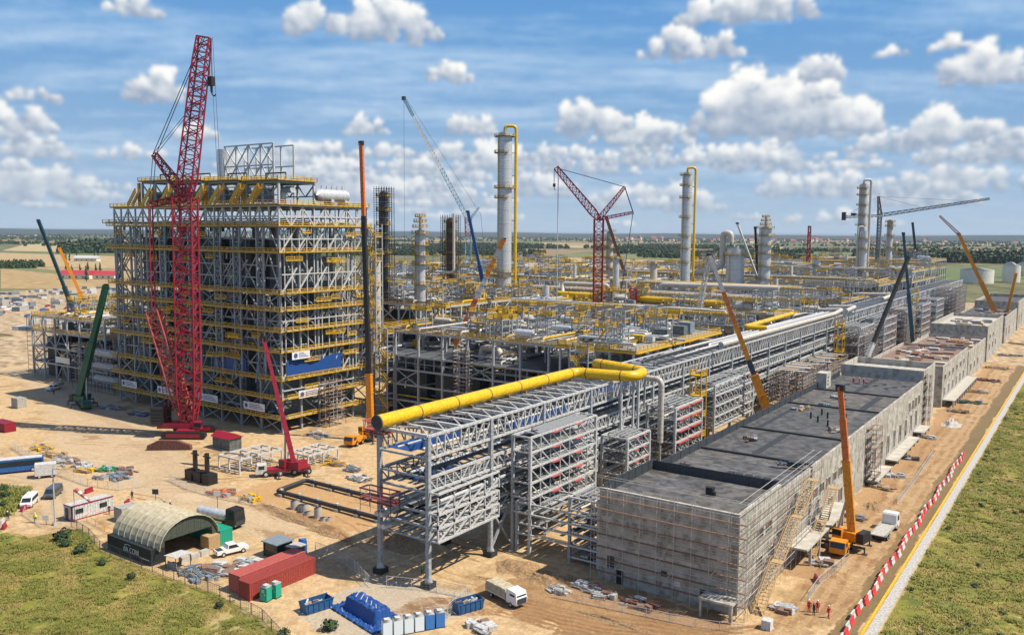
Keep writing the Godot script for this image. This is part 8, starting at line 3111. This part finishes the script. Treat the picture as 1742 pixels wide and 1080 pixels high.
func scatter(called: String, label: String, mesh: Mesh, poly: PackedVector2Array, count: int, s0: float, s1: float, clump: float, seed_: int, cat := "grass"):
	var r := RandomNumberGenerator.new()
	r.seed = seed_
	var lo := poly[0]
	var hi := poly[0]
	for p in poly:
		lo = lo.min(p); hi = hi.max(p)
	var spots := []
	var tries := 0
	while spots.size() < count and tries < count * 8:
		tries += 1
		var p := Vector2(r.randf_range(lo.x, hi.x), r.randf_range(lo.y, hi.y))
		if noise.get_noise_2d(p.x * 6.0, p.y * 6.0 + seed_ * 30.0) < clump * r.randf_range(0.4, 1.4):
			continue
		if Geometry2D.is_point_in_polygon(p, poly):
			var s := r.randf_range(s0, s1)
			spots.append(Transform3D(Basis(UP, r.randf() * TAU).scaled(Vector3(s, s * r.randf_range(0.7, 1.2), s)), vv(p.x, 0.0, p.y)))
	var mm := MultiMesh.new()
	mm.transform_format = MultiMesh.TRANSFORM_3D
	mm.mesh = mesh
	mm.instance_count = spots.size()
	for q in spots.size():
		mm.set_instance_transform(q, spots[q])
	var o := MultiMeshInstance3D.new()
	o.multimesh = mm
	o.material_override = M.leaf
	o.name = numbered(called)
	add_child(o)
	o.set_meta("kind", "stuff")
	tag(o, label, cat)

func greenery():
	var sw := P2([-190, -48, -160, -64.5, -147, -69.5, -145.5, -75.5, -139, -74.6, -131.8, -72.4, -117, -72.2, -101, -72.6, -90, -71.2, -84, -68.9, -79, -60, -76, -48])
	var se := P2([-21.2, -85, -21.2, -330, 25, -330, 10, -85])
	var w := P2(TURF_W)
	var g1 := tuft_mesh(1, 16, 0.26, 0.35)
	var g2 := tuft_mesh(2, 20, 0.36, 0.02)
	var g3 := tuft_mesh(3, 14, 0.26, 0.9)
	scatter("grass", "rough yellow-green grass in the near left corner", g1, sw, 16000, 0.4, 0.9, -0.1, 1)
	scatter("grass", "darker weeds clumped through the near left grass", g2, sw, 9000, 0.4, 1.0, 0.12, 2)
	scatter("grass", "dry straw-coloured tufts in the near left grass", g3, sw, 8000, 0.4, 0.8, 0.1, 3)
	scatter("grass", "rough meadow grass right of the kerb", g1, se, 30000, 0.45, 1.0, -0.1, 4)
	scatter("grass", "dark green weeds clumped in the meadow right of the kerb", g2, se, 22000, 0.45, 1.15, 0.1, 5)
	scatter("grass", "dry tufts in the meadow right of the kerb", g3, se, 18000, 0.45, 0.9, 0.1, 6)
	scatter("grass", "weeds on the island of the access road", g2, w, 900, 0.9, 2.2, -0.5, 7)
	# shrubs
	var c1 := crown_mesh(21, 420, 0.11, 0.7)
	for a in [[-141.2, -72.2, 2.3, "large dark green bush beside the lamp post"], [-138.6, -70.9, 1.4, "low leafy bush beside the large dark bush"], [-133.6, -70.9, 1.7, "round bush in the rough grass below the wire fence"], [-116.8, -69.4, 1.2, "bush with silvery leaves below the lettered container"], [-80.8, -75.0, 1.7, "yellow-green bush at the foot of the tarpaulin heap's fence"], [-84.0, -70.5, 1.3, "low bush on the sandy bank by the wire fence"], [-126.0, -70.0, 1.0, "small bush on the grass bank before the lettered container"], [-167.5, -74.5, 1.3, "small bush on the access road island"], [-173.0, -77.5, 1.6, "leafy bush on the access road island"], [-178.0, -79.5, 1.5, "bush at the far tip of the access road island"], [-98.0, -71.0, 1.0, "small bush below the red containers"]]:
		var t := thing("shrub", a[3], "shrub", vv(a[0], 0, a[1]), a[0])
		inst(c1, "foliage", M.leaf, t, Transform3D(Basis().scaled(Vector3(a[2], a[2] * 0.8, a[2])), vv(0, 0.15, 0)))
		var mb := MB.new()
		for q in 4:
			mb.tube(vv(0, 0, 0), vv(cos(q * 1.6), 1.1, sin(q * 1.6)) * a[2] * 0.5, 0.05, 5, 0.02)
		part(mb, "stem", M.earth_dark, t)
	var c2 := crown_mesh(22, 90, 0.16, 0.35)
	scatter("meadow_shrubs", "low scrubby bushes dotted over the meadow right of the kerb", c2, se, 240, 0.4, 1.1, 0.12, 9, "scrub")

func _ready():
	rng.seed = 42
	noise.seed = 9
	noise.frequency = 0.02
	# camera
	var cam := Camera3D.new()
	cam.name = "camera"
	add_child(cam)
	cam.fov = 40.6324
	cam.near = 0.5
	cam.far = 30000.0
	var yaw := 0.6053175
	var pit := 0.0982795
	var rol := 0.00722223
	cam.transform = Transform3D(Basis(UP, yaw) * Basis(Vector3.RIGHT, -pit) * Basis(Vector3.BACK, rol), vv(0, 52, 0))
	cam.current = true
	# sky, haze, exposure
	var env := Environment.new()
	env.background_mode = Environment.BG_SKY
	var sky := Sky.new()
	var pm := PanoramaSkyMaterial.new()
	pm.panorama = sky_texture()
	sky.sky_material = pm
	env.sky = sky
	env.background_energy_multiplier = 0.76
	env.tonemap_mode = Environment.TONE_MAPPER_LINEAR
	env.tonemap_exposure = 1.45
	env.sdfgi_enabled = true
	env.ssao_enabled = true
	env.ssil_enabled = true
	env.fog_enabled = true
	env.fog_density = 0.00003
	env.fog_light_color = Color(0.72, 0.80, 0.90)
	var we := WorldEnvironment.new()
	we.name = "environment"
	we.environment = env
	add_child(we)
	# sun: from the right, a little behind the plant
	var sun := DirectionalLight3D.new()
	sun.name = "sun"
	add_child(sun)
	sun.light_energy = 1.6
	sun.light_color = Color(1.0, 0.955, 0.88)
	sun.light_angular_distance = 0.53
	sun.shadow_enabled = true
	sun.look_at_from_position(vv(120, 186, -48), Vector3.ZERO, UP)
	make_materials()
	build_ground()
	landscape()
	print("ground ", Time.get_ticks_msec())
	furnace_building()
	pipe_rack()
	rack_side_works()
	process_blocks()
	towers()
	cranes()
	halls()
	vehicles()
	people()
	left_works()
	yard()
	greenery()
	print("built ", Time.get_ticks_msec())
